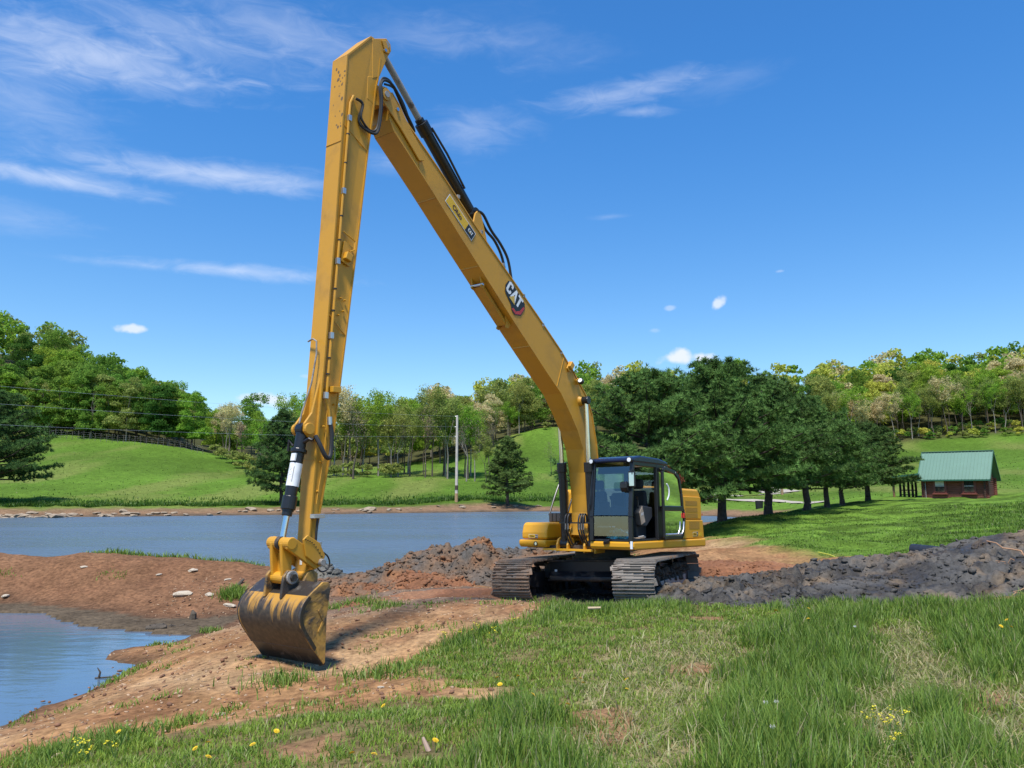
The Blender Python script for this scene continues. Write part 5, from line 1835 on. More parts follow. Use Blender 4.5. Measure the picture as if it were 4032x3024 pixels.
# trees standing beyond the far bank, trunks in view
wood('row', 960, 1330, lerp_px([(960, 170), (1060, 150), (1330, 146)]), lerp_px([(960, 200), (1330, 175)]), 14,
     [('airyg', 3), ('airy', 2), ('bare', .6)], 'behind the stick', 3.6, .75, 1.0, 14)
wood('row', 1340, 1930, lerp_px([(1340, 148), (1930, 156)]), lerp_px([(1340, 170), (1930, 170)]), 28,
     [('airy', 3), ('airyg', 2.5), ('bare', .7), ('airyt', .5)], 'by the white pole', 3.4, .85, 1.15, 15)
wood('hill', 1330, 1980, lerp_px([(1330, 190), (1750, 200), (1980, 225)]), lerp_px([(1330, 330), (1980, 330)]), 42,
     [('tan', 2.2), ('mid', 1.5), ('bright', 1), ('olive', 2.5), ('airy', 1.2), ('yellow', .8)], 'on the hill behind the pole', 6, .85, 1.12, 16)
wood('hill', 1980, 2480, lerp_px([(1980, 240), (2200, 246), (2480, 245)]), lerp_px([(1980, 330), (2480, 335)]), 30,
     [('tan', 1.5), ('mid', 2), ('bright', 2), ('olive', 2), ('yellow', 1)], 'on the hill behind the boom', 6.2, .85, 1.1, 17)
wood('hill', 1740, 2060, lerp_px([(1740, 206), (1900, 216), (2060, 236)]), lerp_px([(1740, 232), (2060, 256)]), 18,
     [('airy', 2), ('olive', 2), ('tan', 1.5), ('airyg', 1.5), ('airyt', 1)], 'right of the pole', 4.6, .72, .95, 26)
# right hillside wood
wood('right', 2480, 3300, lerp_px([(2480, 262), (3300, 245)]), lerp_px([(2480, 335), (3300, 335)]), 44,
     [('bright', 3), ('yellow', 3), ('mid', 2), ('tan', 1.6), ('olive', 1)], 'on the hill above the pines', 6, .88, 1.12, 18)
wood('right', 3250, 4250, lerp_px([(3250, 237), (4250, 233)]), lerp_px([(3250, 246), (4250, 246)]), 44,
     [('airy', 3), ('airyg', 2), ('airyt', 2.2), ('yellow', .8), ('bare', 1)], 'by the cabin meadow', 3.6, .85, 1.1, 19)
wood('right', 3250, 4250, lerp_px([(3250, 248), (4250, 246)]), lerp_px([(3250, 335), (4250, 335)]), 72,
     [('bright', 3), ('yellow', 3.2), ('mid', 1.6), ('tan', 2.2), ('olive', 1.6), ('dark', .6)], 'on the hill above the cabin', 5.6, .9, 1.18, 20)

# filling rows, part of the far wood
wood('fill', 3250, 4250, lambda p: 246, lambda p: 300, 46, [('bright', 3), ('yellow', 3.5), ('mid', 1), ('tan', 2.5), ('olive', 1)], 'on the hill above the cabin', 3.4, .7, .95, 41, 400)
wood('fill', 1980, 3250, lambda p: 252, lambda p: 310, 46, [('bright', 3), ('yellow', 2.5), ('mid', 1.5), ('tan', 2), ('olive', 1.5)], 'on the hill above the pines', 3.4, .7, .95, 42, 400)
wood('fill', 1000, 1980, lambda p: 205 + max(0, p - 1750) * .14, lambda p: 290, 40, [('bright', 1.5), ('yellow', 1.5), ('mid', 1.5), ('tan', 2), ('olive', 3)], 'on the hill behind the pole', 3.6, .7, .95, 43, 400)
# the nearer trees stand as things of their own; the far rows behind them read as one wood
FOREST.sort(key=lambda q: q[0])
NEAR = 272
for (D, key, mat, loc, s, rz, k, where, sz, bark) in FOREST[:NEAR]:
    plant_tree(key, mat, loc, s, rz, 'one of the %s trees %s' % (WORDS[k], where), '%s trees %s' % (WORDS[k], where), sz=sz, bark=bark)
VV, FF, MI, WM, nv = [], [], [], [], 0
for (D, key, mat, loc, s, rz, k, where, sz, bark) in FOREST[NEAR:]:
    v, f = PROTO[key][1]
    st_ = 12 if D > 1000 else 9
    keep = np.arange(len(f))[::st_]
    v = v.reshape(-1, 4, 3)[keep]
    c = v.mean(1, keepdims=True)
    v = ((v - c) * (2.8 if D > 1000 else 2.35) + c).reshape(-1, 3)
    ca, sa = math.cos(rz), math.sin(rz)
    w = np.stack([(v[:, 0] * ca - v[:, 1] * sa) * s + loc[0], (v[:, 0] * sa + v[:, 1] * ca) * s + loc[1], v[:, 2] * sz + loc[2]], -1)
    if mat not in WM: WM.append(mat)
    n4 = len(w) // 4
    VV.append(w); FF.append(np.arange(len(w)).reshape(-1, 4) + nv); MI.append(np.full(n4, WM.index(mat))); nv += len(w)
dw = link(bpy.data.objects.new('distant_wood', np_mesh('distant_wood', np.concatenate(VV), np.concatenate(FF), WM, midx=np.concatenate(MI))))
tag(dw, 'far rows of the spring wood along the hill tops', None, None, 'stuff')

# trees that can be counted off get a place of their own in their row
ORD = 'first second third fourth fifth sixth seventh eighth ninth tenth eleventh twelfth thirteenth fourteenth'.split()
rows = {}
for o in list(COL.objects):
    if o.get('label', '').startswith('one of the '):
        rows.setdefault(o['label'], []).append(o)
for lab, os_ in rows.items():
    if len(os_) == 1:
        os_[0]['label'] = 'only ' + lab[11:].replace(' trees ', ' tree ')
    elif len(os_) <= len(ORD):
        for k, o in enumerate(sorted(os_, key=lambda q: q.location.x / q.location.y)):
            o['label'] = ORD[k] + ' from the left of the ' + lab[11:]

# shrubs along the edges of the woods
r = np.random.default_rng(33)
for (px, D, s) in [(3660, 233, .8), (3700, 234, .55), (3790, 231, .75), (3830, 231, .9), (3870, 230, .8), (3960, 229, .8), (4010, 229, .7), (3740, 232, .6), (1280, 150, .75), (1330, 149, .8), (1390, 150, .9),
                   (1450, 150, .8), (1520, 151, .9), (1560, 152, .8), (1180, 152, .7), (880, 190, .9), (920, 184, 1.0), (960, 176, 1.1), (1000, 168, 1.0), (1010, 160, .8), (850, 195, .8), (2150, 235, .7), (1780, 168, .6)] + [(3260 + 31 * q, 236.5 - .004 * q + (q % 4) * 1.6, .7 + .5 * ((q * 7) % 5) / 5) for q in range(30)]:
    x = (px - CXP) / FPX * D
    zz = float(zt(np.array([x]), np.array([D]), False)[0])
    up = px > 3000
    plant_tree('shrub%d' % r.integers(0, 3), (L_MID, L_OLIVE, L_YEL)[int(px) % 3] if px > 3000 else L_OLIVE, (x, D, zz - .1), s, r.uniform(0, 6.28),
               'low shrub at the wood edge above the cabin meadow' if up else 'low olive shrub under the trees across the pond',
               'shrubs above the cabin' if up else 'shrubs across the pond', 'shrub')


# ------------------------------------------------------------------ pines
def pine_proto(seed, h, R, z0, ntuft, blen=.28, trunk_r=.28, top=.55, lop=None, fork_z=None):
    r = np.random.default_rng(seed)
    segs = []
    p = np.array([0, 0, -.2]); rad = trunk_r * 1.25
    nseg = 12
    for i in range(nseg):
        q = np.array([r.normal(0, .05), r.normal(0, .05), h * .97 * (i + 1) / nseg])
        r2 = trunk_r * max(.04, 1 - (i + 1) / nseg) ** .8
        segs.append([*p, *q, rad, r2]); p, rad = q, r2
    P, D = [], []
    nb = int(44 + h * 6)
    for b in range(nb):
        t = (b + r.random()) / nb
        t = t ** .85
        z = z0 + (h - z0) * t
        prof = (1 - t ** 1.7) ** .75 * (.78 + .22 * min(1, t / .12)) + top * .12 * (1 - t)
        L = R * prof * r.uniform(.72, 1.08)
        if L < .25: L = .25
        a = b * 2.399 + r.normal(0, .25)
        if lop and abs(((a - lop[0] + math.pi) % (2 * math.pi)) - math.pi) < lop[1] and lop[2] < t < lop[3]:
            L *= .45
        el = r.uniform(-.08, .18) + .75 * t ** 2
        d = np.array([math.cos(a) * math.cos(el), math.sin(a) * math.cos(el), math.sin(el)])
        base = np.array([0, 0, z - .1 * L])
        mid = base + d * L * .55
        end = base + d * L + np.array([0, 0, .10 * L])
        br = .02 + .012 * L
        segs.append([*base, *mid, br, br * .7]); segs.append([*mid, *end, br * .7, br * .3])
        side = np.cross(d, [0, 0, 1]); side /= np.linalg.norm(side)
        k = max(8, int(ntuft / nb * (L / R) * 1.6))
        u = r.uniform(.18, 1.0, k) ** .7
        w = r.normal(0, .17, k) * L * (1.15 - .5 * u)
        pts = base + d * (u * L)[:, None] + side * w[:, None]
        pts[:, 2] += .10 * L * u ** 2 + r.normal(0, .09, k) + np.abs(r.normal(0, .10, k)) - np.abs(w) * .15
        P.append(pts)
        dd = d * .7 + side * np.sign(w)[:, None] * .45 + np.array([0, 0, .75]) + r.normal(0, .25, (k, 3))
        D.append(dd)
    P, D = np.concatenate(P), np.concatenate(D)
    D /= np.linalg.norm(D, axis=1)[:, None]
    n, m = len(P), 12
    # needle sprays: thin blades fanning forward round each shoot
    a = np.cross(D, r.normal(0, 1, (n, 3))); a /= np.linalg.norm(a, axis=1)[:, None]
    b = np.cross(D, a)
    V = []
    size = blen * r.uniform(.7, 1.3, n)[:, None]
    for k in range(m):
        th = 2 * math.pi * k / m + r.uniform(0, .5, n)
        out_ = a * np.cos(th)[:, None] + b * np.sin(th)[:, None]
        tipd = D * r.uniform(.35, .9, n)[:, None] + out_ * r.uniform(.55, 1.0, n)[:, None]
        tipd /= np.linalg.norm(tipd, axis=1)[:, None]
        wv = np.cross(tipd, out_ + r.normal(0, .4, (n, 3))); wv /= np.linalg.norm(wv, axis=1)[:, None] + 1e-9
        base = P - D * size * .25
        V.append(np.stack([base - wv * size * .10, base + wv * size * .10, base + tipd * size], 1))
    V = np.concatenate(V, 0)
    F = np.arange(len(V) * 3).reshape(-1, 3)
    tv, tf_ = sticks(segs, 7)
    return np_mesh('trunk', tv, tf_, [M_BARKD], smooth=True), (V.reshape(-1, 3), F)


PINE = {'big0': pine_proto(1, 9.6, 5.6, 2.4, 7600), 'big1': pine_proto(2, 9.2, 5.3, 2.2, 7200), 'big2': pine_proto(3, 8.4, 5.0, 2.2, 6600, lop=(4.4, .8, .1, .4)),
        'small0': pine_proto(4, 8.2, 3.2, 1.6, 3000, .32, .20, lop=(4.0, .9, .35, .55)), 'small1': pine_proto(5, 8.8, 3.5, 1.3, 3400, .32, .2)}
PCROWN = {}


def plant_pine(key, mat, px, py, D, s, rz, label, sz=None):
    c = at(px, py, D)
    x, y = c[0], D
    z = float(zt(np.array([x]), np.array([y]), False)[0])
    t = empty('pine_tree', (x, y, z - .05), rz)
    t.scale = (s, s, sz or s)
    tag(t, label, 'pine tree', 'pine trees')
    link(bpy.data.objects.new('trunk', PINE[key][0]), t)
    if key not in PCROWN:
        v, f = PINE[key][1]
        PCROWN[key] = np_mesh('crown', v, f, [M_NEEDLE])
    with_mat(link(bpy.data.objects.new('crown', PCROWN[key]), t), mat)
    return t


plant_pine('big1', M_NEEDLE, 2560, 2060, 40, 1.02, .6, 'tall dense pine right behind the excavator cab', .96)
plant_pine('big0', M_NEEDLE, 2843, 2051, 45, 1.0, 0, 'largest pine of the row, thick dark trunk just past the engine hood', .97)
plant_pine('big1', M_NEEDLE2, 3026, 2026, 52, 1.05, 2.1, 'second trunk of the pine row counted from the excavator', 1.0)
plant_pine('big2', M_NEEDLE, 3175, 2013, 58, 1.0, 1.1, 'pine with a forked trunk, third in the row from the excavator', 1.0)
plant_pine('big0', M_NEEDLE, 3257, 2000, 66, .88, 3.3, 'slender trunked pine, fourth in the row from the excavator', .82)
plant_pine('big1', M_NEEDLE2, 3317, 1986, 74, .86, 4.4, 'pine with a scarred pale trunk, fifth in the row', .86)
plant_pine('big2', M_NEEDLE2, 3418, 1976, 78, 1.06, 5.2, 'last dark pine of the row, closest to the log cabin', .92)
plant_pine('small0', M_NEEDLE, 1998, 1977, 113, 1.25, 1.2, 'small lone pine on the far bank right of the white pole', 1.18)
plant_pine('small1', M_NEEDLE2, 1105, 1980, 104, 1.35, 2.0, 'dark leaning pine on the far bank behind the bucket cylinder', 1.42)
plant_pine('big0', M_NEEDLE2, -50, 1985, 96, 1.42, .4, 'big pine at the edge of the view, boughs reaching over the pond', 1.4)

# copper-leaved bush behind the cab, shows above the door
x, y = (2640 - CXP) / FPX * 36, 36.0
zz = float(zt(np.array([x]), np.array([y]), False)[0])
plant_tree('maple0', L_RED, (x, y, zz), .62, 0, 'small copper red tree showing between the cab door and the pines', None, 'red_maple_tree', .98)
# lone trees in front of the far wood
for (px, D, key, mt, s, lab) in [(1838, 152, 'bare0', L_GREY, .9, 'bare pale trunked tree just right of the white pole'), (1915, 154, 'airy1', L_OLIVE, .62, 'thin forked tree left of the small lone pine'),
                                 (2170, 175, 'bare1', L_GREY, .55, 'small leafless sapling on the pasture left of the boom'), (1395, 146, 'bare1', L_GREY, 1.12, 'tall bare crowned tree close beside the stick')]:
    x = (px - CXP) / FPX * D
    zz = float(zt(np.array([x]), np.array([float(D)]), False)[0])
    plant_tree(key, mt, (x, D, zz - .1), s, D, lab, None, bark=M_BARKL if 'pale' in lab else None)
# ------------------------------------------------------------------ spoil heaps
def heap_mat(name, a, b, c, scale=3.0, rough=.9, spec=.3, wet=False):
    m, nt, nodes, links, bs = new_mat(name)
    geo = mk(nodes, 'NewGeometry')
    n1_ = mk(nodes, 'TexNoise'); n1_.inputs['Scale'].default_value = scale * .35; n1_.inputs['Detail'].default_value = 5
    n2_ = mk(nodes, 'TexNoise'); n2_.inputs['Scale'].default_value = scale * 4; n2_.inputs['Detail'].default_value = 6; n2_.inputs['Roughness'].default_value = .7
    for q in (n1_, n2_): links.new(geo.outputs['Position'], q.inputs['Vector'])
    r1 = cramp(nodes, links, n1_.outputs[0], [(.36, a), (.52, b), (.66, c)])
    r2 = cramp(nodes, links, n2_.outputs[0], [(.3, (.6, .6, .6)), (.7, (1.35, 1.33, 1.3))])
    mu = mk(nodes, 'MixRGB', blend_type='MULTIPLY'); mu.inputs[0].default_value = 1
    links.new(r1.outputs[0], mu.inputs[1]); links.new(r2.outputs[0], mu.inputs[2])
    links.new(mu.outputs[0], bs.inputs['Base Color'])
    bs.inputs['Roughness'].default_value = rough
    bs.inputs['Specular IOR Level'].default_value = spec
    if wet:   # slick wet faces between drier, browner ones
        n3_ = mk(nodes, 'TexNoise'); n3_.inputs['Scale'].default_value = 1.3; n3_.inputs['Detail'].default_value = 4
        links.new(geo.outputs['Position'], n3_.inputs['Vector'])
        f3 = cramp(nodes, links, n3_.outputs[0], [(.45, (0, 0, 0)), (.58, (1, 1, 1))])
        dk_ = mk(nodes, 'MixRGB', blend_type='MULTIPLY'); links.new(f3.outputs[0], dk_.inputs[0]); links.new(mu.outputs[0], dk_.inputs[1]); dk_.inputs[2].default_value = (.52, .49, .45, 1)
        links.new(dk_.outputs[0], bs.inputs['Base Color'])
        rr = mk(nodes, 'MapRange'); rr.inputs['To Min'].default_value = rough; rr.inputs['To Max'].default_value = .38
        links.new(f3.outputs[0], rr.inputs['Value']); links.new(rr.outputs[0], bs.inputs['Roughness'])
    bp = mk(nodes, 'Bump'); bp.inputs['Strength'].default_value = .6; bp.inputs['Distance'].default_value = .05
    links.new(n2_.outputs[0], bp.inputs['Height']); links.new(bp.outputs[0], bs.inputs['Normal'])
    return m


m_mudd = heap_mat('wet_dark_grey_mud', (.072, .070, .068), (.102, .095, .087), (.165, .122, .082), 3.4, .9, .2, True)
m_mudm = heap_mat('grey_and_rust_clods', (.10, .090, .080), (.155, .105, .072), (.235, .112, .055), 3.2, .9, .15)
m_clay = heap_mat('rust_clay_berm', (.17, .075, .036), (.23, .10, .048), (.27, .135, .07), 3, .95)
m_rip = heap_mat('grey_green_clods', (.09, .09, .08), (.13, .125, .11), (.16, .145, .115), 3, .8)


def heap(name, ridge, hw_front, hw_back, step, clod, clod_amp, mat, label, cat='mud heap', seed=1, power=1.4, second=None):
    """Heap of clods along a ridge of (px, py, D); outline and height from the survey."""
    P = np.array([at(*q) for q in ridge])
    lo, hi = P.min(0) - max(hw_front, hw_back) - .3, P.max(0) + max(hw_front, hw_back) + .3
    xs, ys_ = np.arange(lo[0], hi[0], step), np.arange(lo[1], hi[1], step)
    gx_, gy_ = np.meshgrid(xs, ys_)
    x, y = gx_.ravel(), gy_.ravel()
    best = np.full(x.shape, 1e9); rz = np.zeros(x.shape); fr = np.zeros(x.shape)
    for i in range(len(P) - 1):
        a, b = P[i], P[i + 1]
        e = (b - a)[:2]
        t = np.clip(((x - a[0]) * e[0] + (y - a[1]) * e[1]) / (e @ e), 0, 1)
        dx, dy = x - a[0] - t * e[0], y - a[1] - t * e[1]
        d = np.hypot(dx, dy)
        m = d < best
        best = np.where(m, d, best); rz = np.where(m, a[2] + (b[2] - a[2]) * t, rz); fr = np.where(m, dy, fr)
    g = zt(x, y)
    hw = np.where(fr < 0, hw_front, hw_back) * (.85 + .3 * fbm(x * .6, y * .6, 2, seed))
    k = 1 - (best / hw) ** power
    prof = np.clip(k, 0, 1)
    warp = (fbm(x * 3, y * 3, 2, seed + 3) - .5) * .35
    w, rv = worley(x / clod + warp, y / clod, seed)
    w2, rv2 = worley(x / clod * 2.3, y / clod * 2.3 + warp, seed + 4)
    lump = (np.sqrt(np.clip(.62 - w, 0, 1)) - .35) * (.35 + rv) + .45 * (np.sqrt(np.clip(.6 - w2, 0, 1)) - .35) * (.4 + rv2)
    lump = lump * (.35 + 1.1 * sstep(.35, .6, fbm(x * .9, y * .9, 2, seed + 6))) + (fbm(x * 1.3, y * 1.3, 3, seed + 8) - .5) * 2.0
    z = g + (rz - g) * prof + lump * clod_amp * sstep(-.02, .22, k)
    z = np.where(k > -.02, z, g - .15)
    R2, C2 = gx_.shape
    idx_ = np.arange(R2 * C2).reshape(R2, C2)
    q = np.stack([idx_[:-1, :-1], idx_[:-1, 1:], idx_[1:, 1:], idx_[1:, :-1]], -1).reshape(-1, 4)
    keep = (k[q] > -.12).any(1)
    q = q[keep]
    used, inv = np.unique(q, return_inverse=True)
    v = np.stack([x, y, z], -1)[used]
    # push clod sides outward a little so they overhang
    v[:, :2] += (np.stack([fbm(v[:, 0] * 5, v[:, 1] * 5, 2, 90), fbm(v[:, 0] * 5, v[:, 1] * 5, 2, 95)], -1) - .5) * step * 1.6
    mats = [mat] + ([second] if second else [])
    midx = None
    if second:
        cxy = v[inv.reshape(-1, 4)[:, 0]]
        midx = (fbm(cxy[:, 0] * .8, cxy[:, 1] * .8, 3, seed + 40) > .56).astype(np.int32)
    o = link(bpy.data.objects.new(name, np_mesh(name, v, inv.reshape(-1, 4), mats, smooth=True, midx=midx)))
    tag(o, label, cat)
    return o, (v, P)


def clods(name, pts, rmin, rmax, n, mat, parent, seed):
    """Loose clods scattered over a heap: too many to count, one part of stuff."""
    r_ = np.random.default_rng(seed)
    bm = bmesh.new(); bmesh.ops.create_icosphere(bm, subdivisions=1, radius=1)
    bv = np.array([v.co[:] for v in bm.verts]); bf = np.array([[v.index for v in f.verts] for f in bm.faces]); bm.free()
    k = r_.integers(0, len(pts), n)
    s = r_.uniform(rmin, rmax, n) * r_.uniform(.4, 1, n)
    V = bv[None] * (1 + r_.normal(0, .22, (n, len(bv), 1))) * s[:, None, None] * np.stack([r_.uniform(.8, 1.6, n), r_.uniform(.7, 1.3, n), r_.uniform(.45, .9, n)], -1)[:, None]
    a = r_.uniform(0, 6.28, n); ca, sa = np.cos(a)[:, None], np.sin(a)[:, None]
    X_, Y_ = V[..., 0] * ca - V[..., 1] * sa, V[..., 0] * sa + V[..., 1] * ca
    tl = r_.normal(0, .35, n)[:, None]
    V = np.stack([X_, Y_, V[..., 2] + X_ * tl], -1) + pts[k][:, None] + np.array([0, 0, 0])
    F = (bf[None] + (np.arange(n) * len(bv))[:, None, None]).reshape(-1, 3)
    o = link(bpy.data.objects.new(name, np_mesh(name, V.reshape(-1, 3), F, [mat])), parent)
    o['kind'] = 'stuff'
    return o


h1, (v1, _) = heap('mud_heap', [(2960, 2268, 17.5), (3080, 2246, 17.6), (3300, 2220, 17.4), (3500, 2196, 17.3), (3700, 2162, 17.1), (3850, 2128, 17.0), (4032, 2098, 16.6), (4300, 2075, 16.2), (4600, 2075, 15.8)],
                   3.4, 1.8, .04, .30, .16, m_mudd, 'long heap of wet dark grey mud behind the grass', seed=4)
clods('loose_clods', v1, .015, .085, 3900, m_mudd, h1, 61)
h2, (v2, _) = heap('clod_heap', [(1478, 2262, 22.0), (1560, 2212, 22.0), (1660, 2180, 22.2), (1760, 2166, 22.2), (1830, 2138, 22.3), (1895, 2124, 22.3), (1940, 2164, 22.4), (2040, 2168, 22.6), (2120, 2172, 22.8), (2250, 2180, 23.2)],
                   2.7, 1.3, .05, .38, .22, m_mudm, 'heap of grey and rust clods at the pond edge beside the crawler track', seed=9)
clods('loose_clods', v2, .03, .10, 3000, m_mudm, h2, 62)
h3, (v3, _) = heap('clay_berm', [(2380, 2200, 22.0), (2550, 2200, 21.6), (2700, 2196, 21.6), (2900, 2204, 21.2), (3020, 2214, 20.6), (3120, 2232, 20.0), (3240, 2240, 19.6)],
                   1.5, .7, .05, .22, .07, m_clay, 'low rust clay berm between the excavator and the lawn', seed=14)
clods('loose_clods', v3, .015, .06, 900, m_clay, h3, 63)
h4, (v4, _) = heap('clay_berm', [(1430, 2372, 17.2), (1600, 2345, 17.6), (1750, 2326, 17.8), (1900, 2318, 17.8), (1960, 2318, 17.8)], .55, .45, .04, .18, .06, m_clay,
                   'thin rust clay ridge leading to the clay-caked track', seed=19)
h5, (v5, _) = heap('clod_heap', [(1265, 2215, 24.0), (1310, 2245, 23.6), (1370, 2290, 22.8), (1400, 2306, 22.4)], .9, .9, .045, .22, .12, m_rip,
                   'spill of grey green clods at the tip of the dike', seed=23)
clods('loose_clods', v5, .04, .13, 420, m_rip, h5, 64)
h6, (v6, _) = heap('clay_heap', [(1500, 2300, 20.2), (1600, 2250, 20.4), (1680, 2262, 20.2), (1740, 2290, 19.9)], .9, .9, .045, .26, .12, m_clay,
                   'fresh rust clay slump in front of the grey clods', seed=27)
clods('loose_clods', v6, .03, .11, 420, m_clay, h6, 65)


# ------------------------------------------------------------------ stones
def rock_mesh(seed, squash=.5):
    bm = bmesh.new()
    bmesh.ops.create_icosphere(bm, subdivisions=2, radius=1)
    o = Vector((seed * 3.1, seed * 1.7, 0))
    for v in bm.verts:
        n = mnoise.noise(v.co * .9 + o) * .55 + mnoise.noise(v.co * 2.4 + o) * .22
        v.co = v.co * (1 + n)
        v.co.z *= squash
        v.co.z = max(v.co.z, -.25)
    me = bpy.data.meshes.new('rock')
    bm.to_mesh(me); bm.free()
    return me


m_rock = patchy('tan_sandstone', (.33, .255, .175), (.20, .145, .095), 1.2, .45, .7, rough=(.85, .95), bump=.5)
m_pale = simple('pale_limestone', (.46, .38, .28), .85, 0, .25, 6, .5, 20)
RM = [rock_mesh(k, .38 + .12 * (k % 3)) for k in range(6)]
for m in RM: m.materials.append(m_rock)
PM = [rock_mesh(k + 10, .5) for k in range(4)]
for m in PM: m.materials.append(m_pale)


def put_rock(me, x, y, s, label, group=None, name='rock', sc3=(1, 1, 1), lift=.0):
    o = link(bpy.data.objects.new(name, me))
    o.location = (x, y, float(zt(np.array([x]), np.array([y]))[0]) + lift)
    o.scale = (s * sc3[0], s * sc3[1], s * sc3[2])
    o.rotation_euler = (random.uniform(-.15, .15), random.uniform(-.15, .15), random.uniform(0, 6.28))
    tag(o, label, 'rock', group)
    return o


for k in range(84):
    px = random.choice([random.uniform(0, 1050), random.uniform(0, 700), random.uniform(1000, 2150)])
    py = float(np.interp(px, [0, 600, 1150, 1700, 2150], [2018, 2016, 2012, 2006, 2002])) + random.gauss(0, 5)
    D = float(np.interp(px, [0, 600, 1150, 1700, 2150], [86.3, 91, 97.5, 106, 114])) + (2014 - py) * .12
    x = (px - CXP) / FPX * D
    s = random.uniform(.14, .42) if px > 1050 else random.uniform(.16, .6)
    put_rock(random.choice(RM), x, D, s, 'one of the tan stones lining the far shore', 'stones lining the far shore', sc3=(1.25, 1, .8), lift=.06)
px, D = 280, 88.0
put_rock(RM[2], (px - CXP) / FPX * D, 86.6, 1.15, 'largest flat tan slab on the far shore', None, 'rock_slab', (1.6, .7, .55), .1)
put_rock(RM[4], (1460 - CXP) / FPX * 103, 103, .8, 'blocky brown stone on the far shore beside the stick', None, 'rock_slab', (1, 1, .9), .1)
for (px, py, s, lab) in [(718, 2347, .20, 'large pale block of stone low on the dike'), (762, 2236, .13, 'rounded tan stone high on the dike slope'), (826, 2350, .10, 'small pale stone right of the large pale block'),
                         (22, 2352, .10, 'pale stone on the dike at the very edge of the view'), (628, 2252, .08, 'small white chip of stone left of the rounded tan stone'), (895, 2276, .07, 'small grey pebble upslope of the pale blocks'),
                         (1600, 2304, .10, 'pale wedge of stone in the clay slump'), (330, 2240, .07, 'small tan pebble halfway up the dike'), (905, 2390, .12, 'brown stone by the channel mouth'),
                         (870, 2800, .045, 'dark pebble lying in the weeds on the clay'), (500, 2895, .03, 'small rounded pebble on the near clay bank'), (1500, 2700, .035, 'pebble between the weeds on the clay slope')]:
    g = ground_pt(px, py)
    put_rock(random.choice(PM), g[0], g[1], s, lab, None, 'stone', (1.35, .9, .9), s * .1)
m_pebble = simple('tan_pebbles', (.36, .24, .145), .9, 0, .5, 3)
# gravel strewn over the clay (uncountable)
r = np.random.default_rng(5)
npb = 4200
qx, qy = r.uniform(-9, 3.5, npb * 3), r.uniform(5.5, 22, npb * 3)
ok = (poly_sd(qx, qy, GRASS_A) > .1) & (poly_sd(qx, qy, GRASS_B) > .05) & (poly_sd(qx, qy, PUDDLE) > .15) & (poly_sd(qx, qy, POND) > .3)
qx, qy = qx[ok][:npb], qy[ok][:npb]
pp = np.stack([qx, qy, zt(qx, qy) + .003], -1)
gravel = clods('gravel', pp, .010, .030, len(pp), m_pebble, None, 71)
tag(gravel, 'tan gravel chips strewn over the clay bank')
m_brownclod = simple('brown_clods', (.20, .10, .055), .95, 0, .4, 4)
cl2 = clods('soil_crumbs', pp[r.integers(0, len(pp), 2600)] + np.concatenate([r.normal(0, .3, (2600, 2)), np.zeros((2600, 1))], 1), .012, .04, 2600, m_brownclod, None, 72)
tag(cl2, 'crumbs of brown soil scattered on the clay bank')

# ------------------------------------------------------------------ pipe, sticks, debris
m_pipe = simple('black_plastic_pipe', (.022, .025, .032), .38, 0, .2)
a, b = at(3592, 2165, 19.0), at(3790, 2186, 18.0)
a, b = Vector(a), Vector(b)
d = (b - a).normalized()
pipe = MB().ring(a, b, .145, .125, 24).build('culvert_pipe', m_pipe, None, smooth=True)
for k in range(1, 12):
    c = a + d * (.1 * k)
    MB().ring(c, c + d * .02, .1485, .1452, 24).build('pipe_ridge', m_pipe, pipe, smooth=True)
tag(pipe, 'black plastic culvert pipe sticking out of the mud heap', 'pipe')
m_twig = simple('peeled_branch_wood', (.40, .22, .12), .8, 0, .25)
m_log = simple('waterlogged_wood', (.085, .065, .045), .85, 0, .4, 6, .8, 20)


def wob(p0, p1, n, amp, r0, r1):
    p0, p1 = Vector(p0), Vector(p1)
    pts = [p0.lerp(p1, i / (n - 1)) + Vector((random.gauss(0, amp), random.gauss(0, amp), random.gauss(0, amp))) * (0 if i in (0, n - 1) else 1) for i in range(n)]
    return pts, [r0 + (r1 - r0) * i / (n - 1) for i in range(n)]


pts, rs = wob(at(3885, 2130, 15.8), at(4150, 2230, 15.0), 9, .03, .012, .022)
br = MB().tube(pts, rs, 6).build('uprooted_branch', m_twig)
for (q0, q1) in ((at(3930, 2215, 15.2), at(4080, 2205, 15.0)), (at(3920, 2208, 15.3), at(4150, 2255, 14.8)), (at(3920, 2355, 13.6), at(4150, 2310, 13.8)), (at(3990, 2330, 13.9), at(4150, 2290, 14.0)), (at(4020, 2180, 15.2), at(4060, 2230, 15))):
    pts, rs = wob(q0, q1, 7, .03, .006, .016)
    MB().tube(pts, rs, 6).build('side_branch', m_twig, br)
tag(br, 'peeled orange brown branches and roots tangled on the mud heap', 'branch')
g = onz(620, 2472, .02)
pts, rs = wob(Vector(onz(585, 2476, .02)), Vector(onz(725, 2462, .05)), 9, .035, .07, .025)
lg_ = MB().tube(pts, rs, 9).build('floating_log', m_log, None, smooth=True)
for k in range(7):
    c = Vector(onz(588 + k * 9, 2474, .05))
    MB().obox(c, (.07, .02, .02), (-.02, .05, .02), (0, -.02, .05)).build('bark_lump', m_log, lg_, bevel=.02)
tag(lg_, 'rotten log lying half sunk in the channel', 'log')
g = Vector(onz(757, 2447, 0))
st = MB().tube([g, g + Vector((.02, 0, .18)), g + Vector((-.01, 0, .26))], [.09, .07, .01], 7).build('stump', m_log)
tag(st, 'small pointed stump at the channel edge', 'stump')
g = Vector(onz(388, 2672, 0))
st = MB().tube([g, g + Vector((.02, 0, .1)), g + Vector((-.03, 0, .17))], [.02, .015, .006], 6).build('snag', m_log)
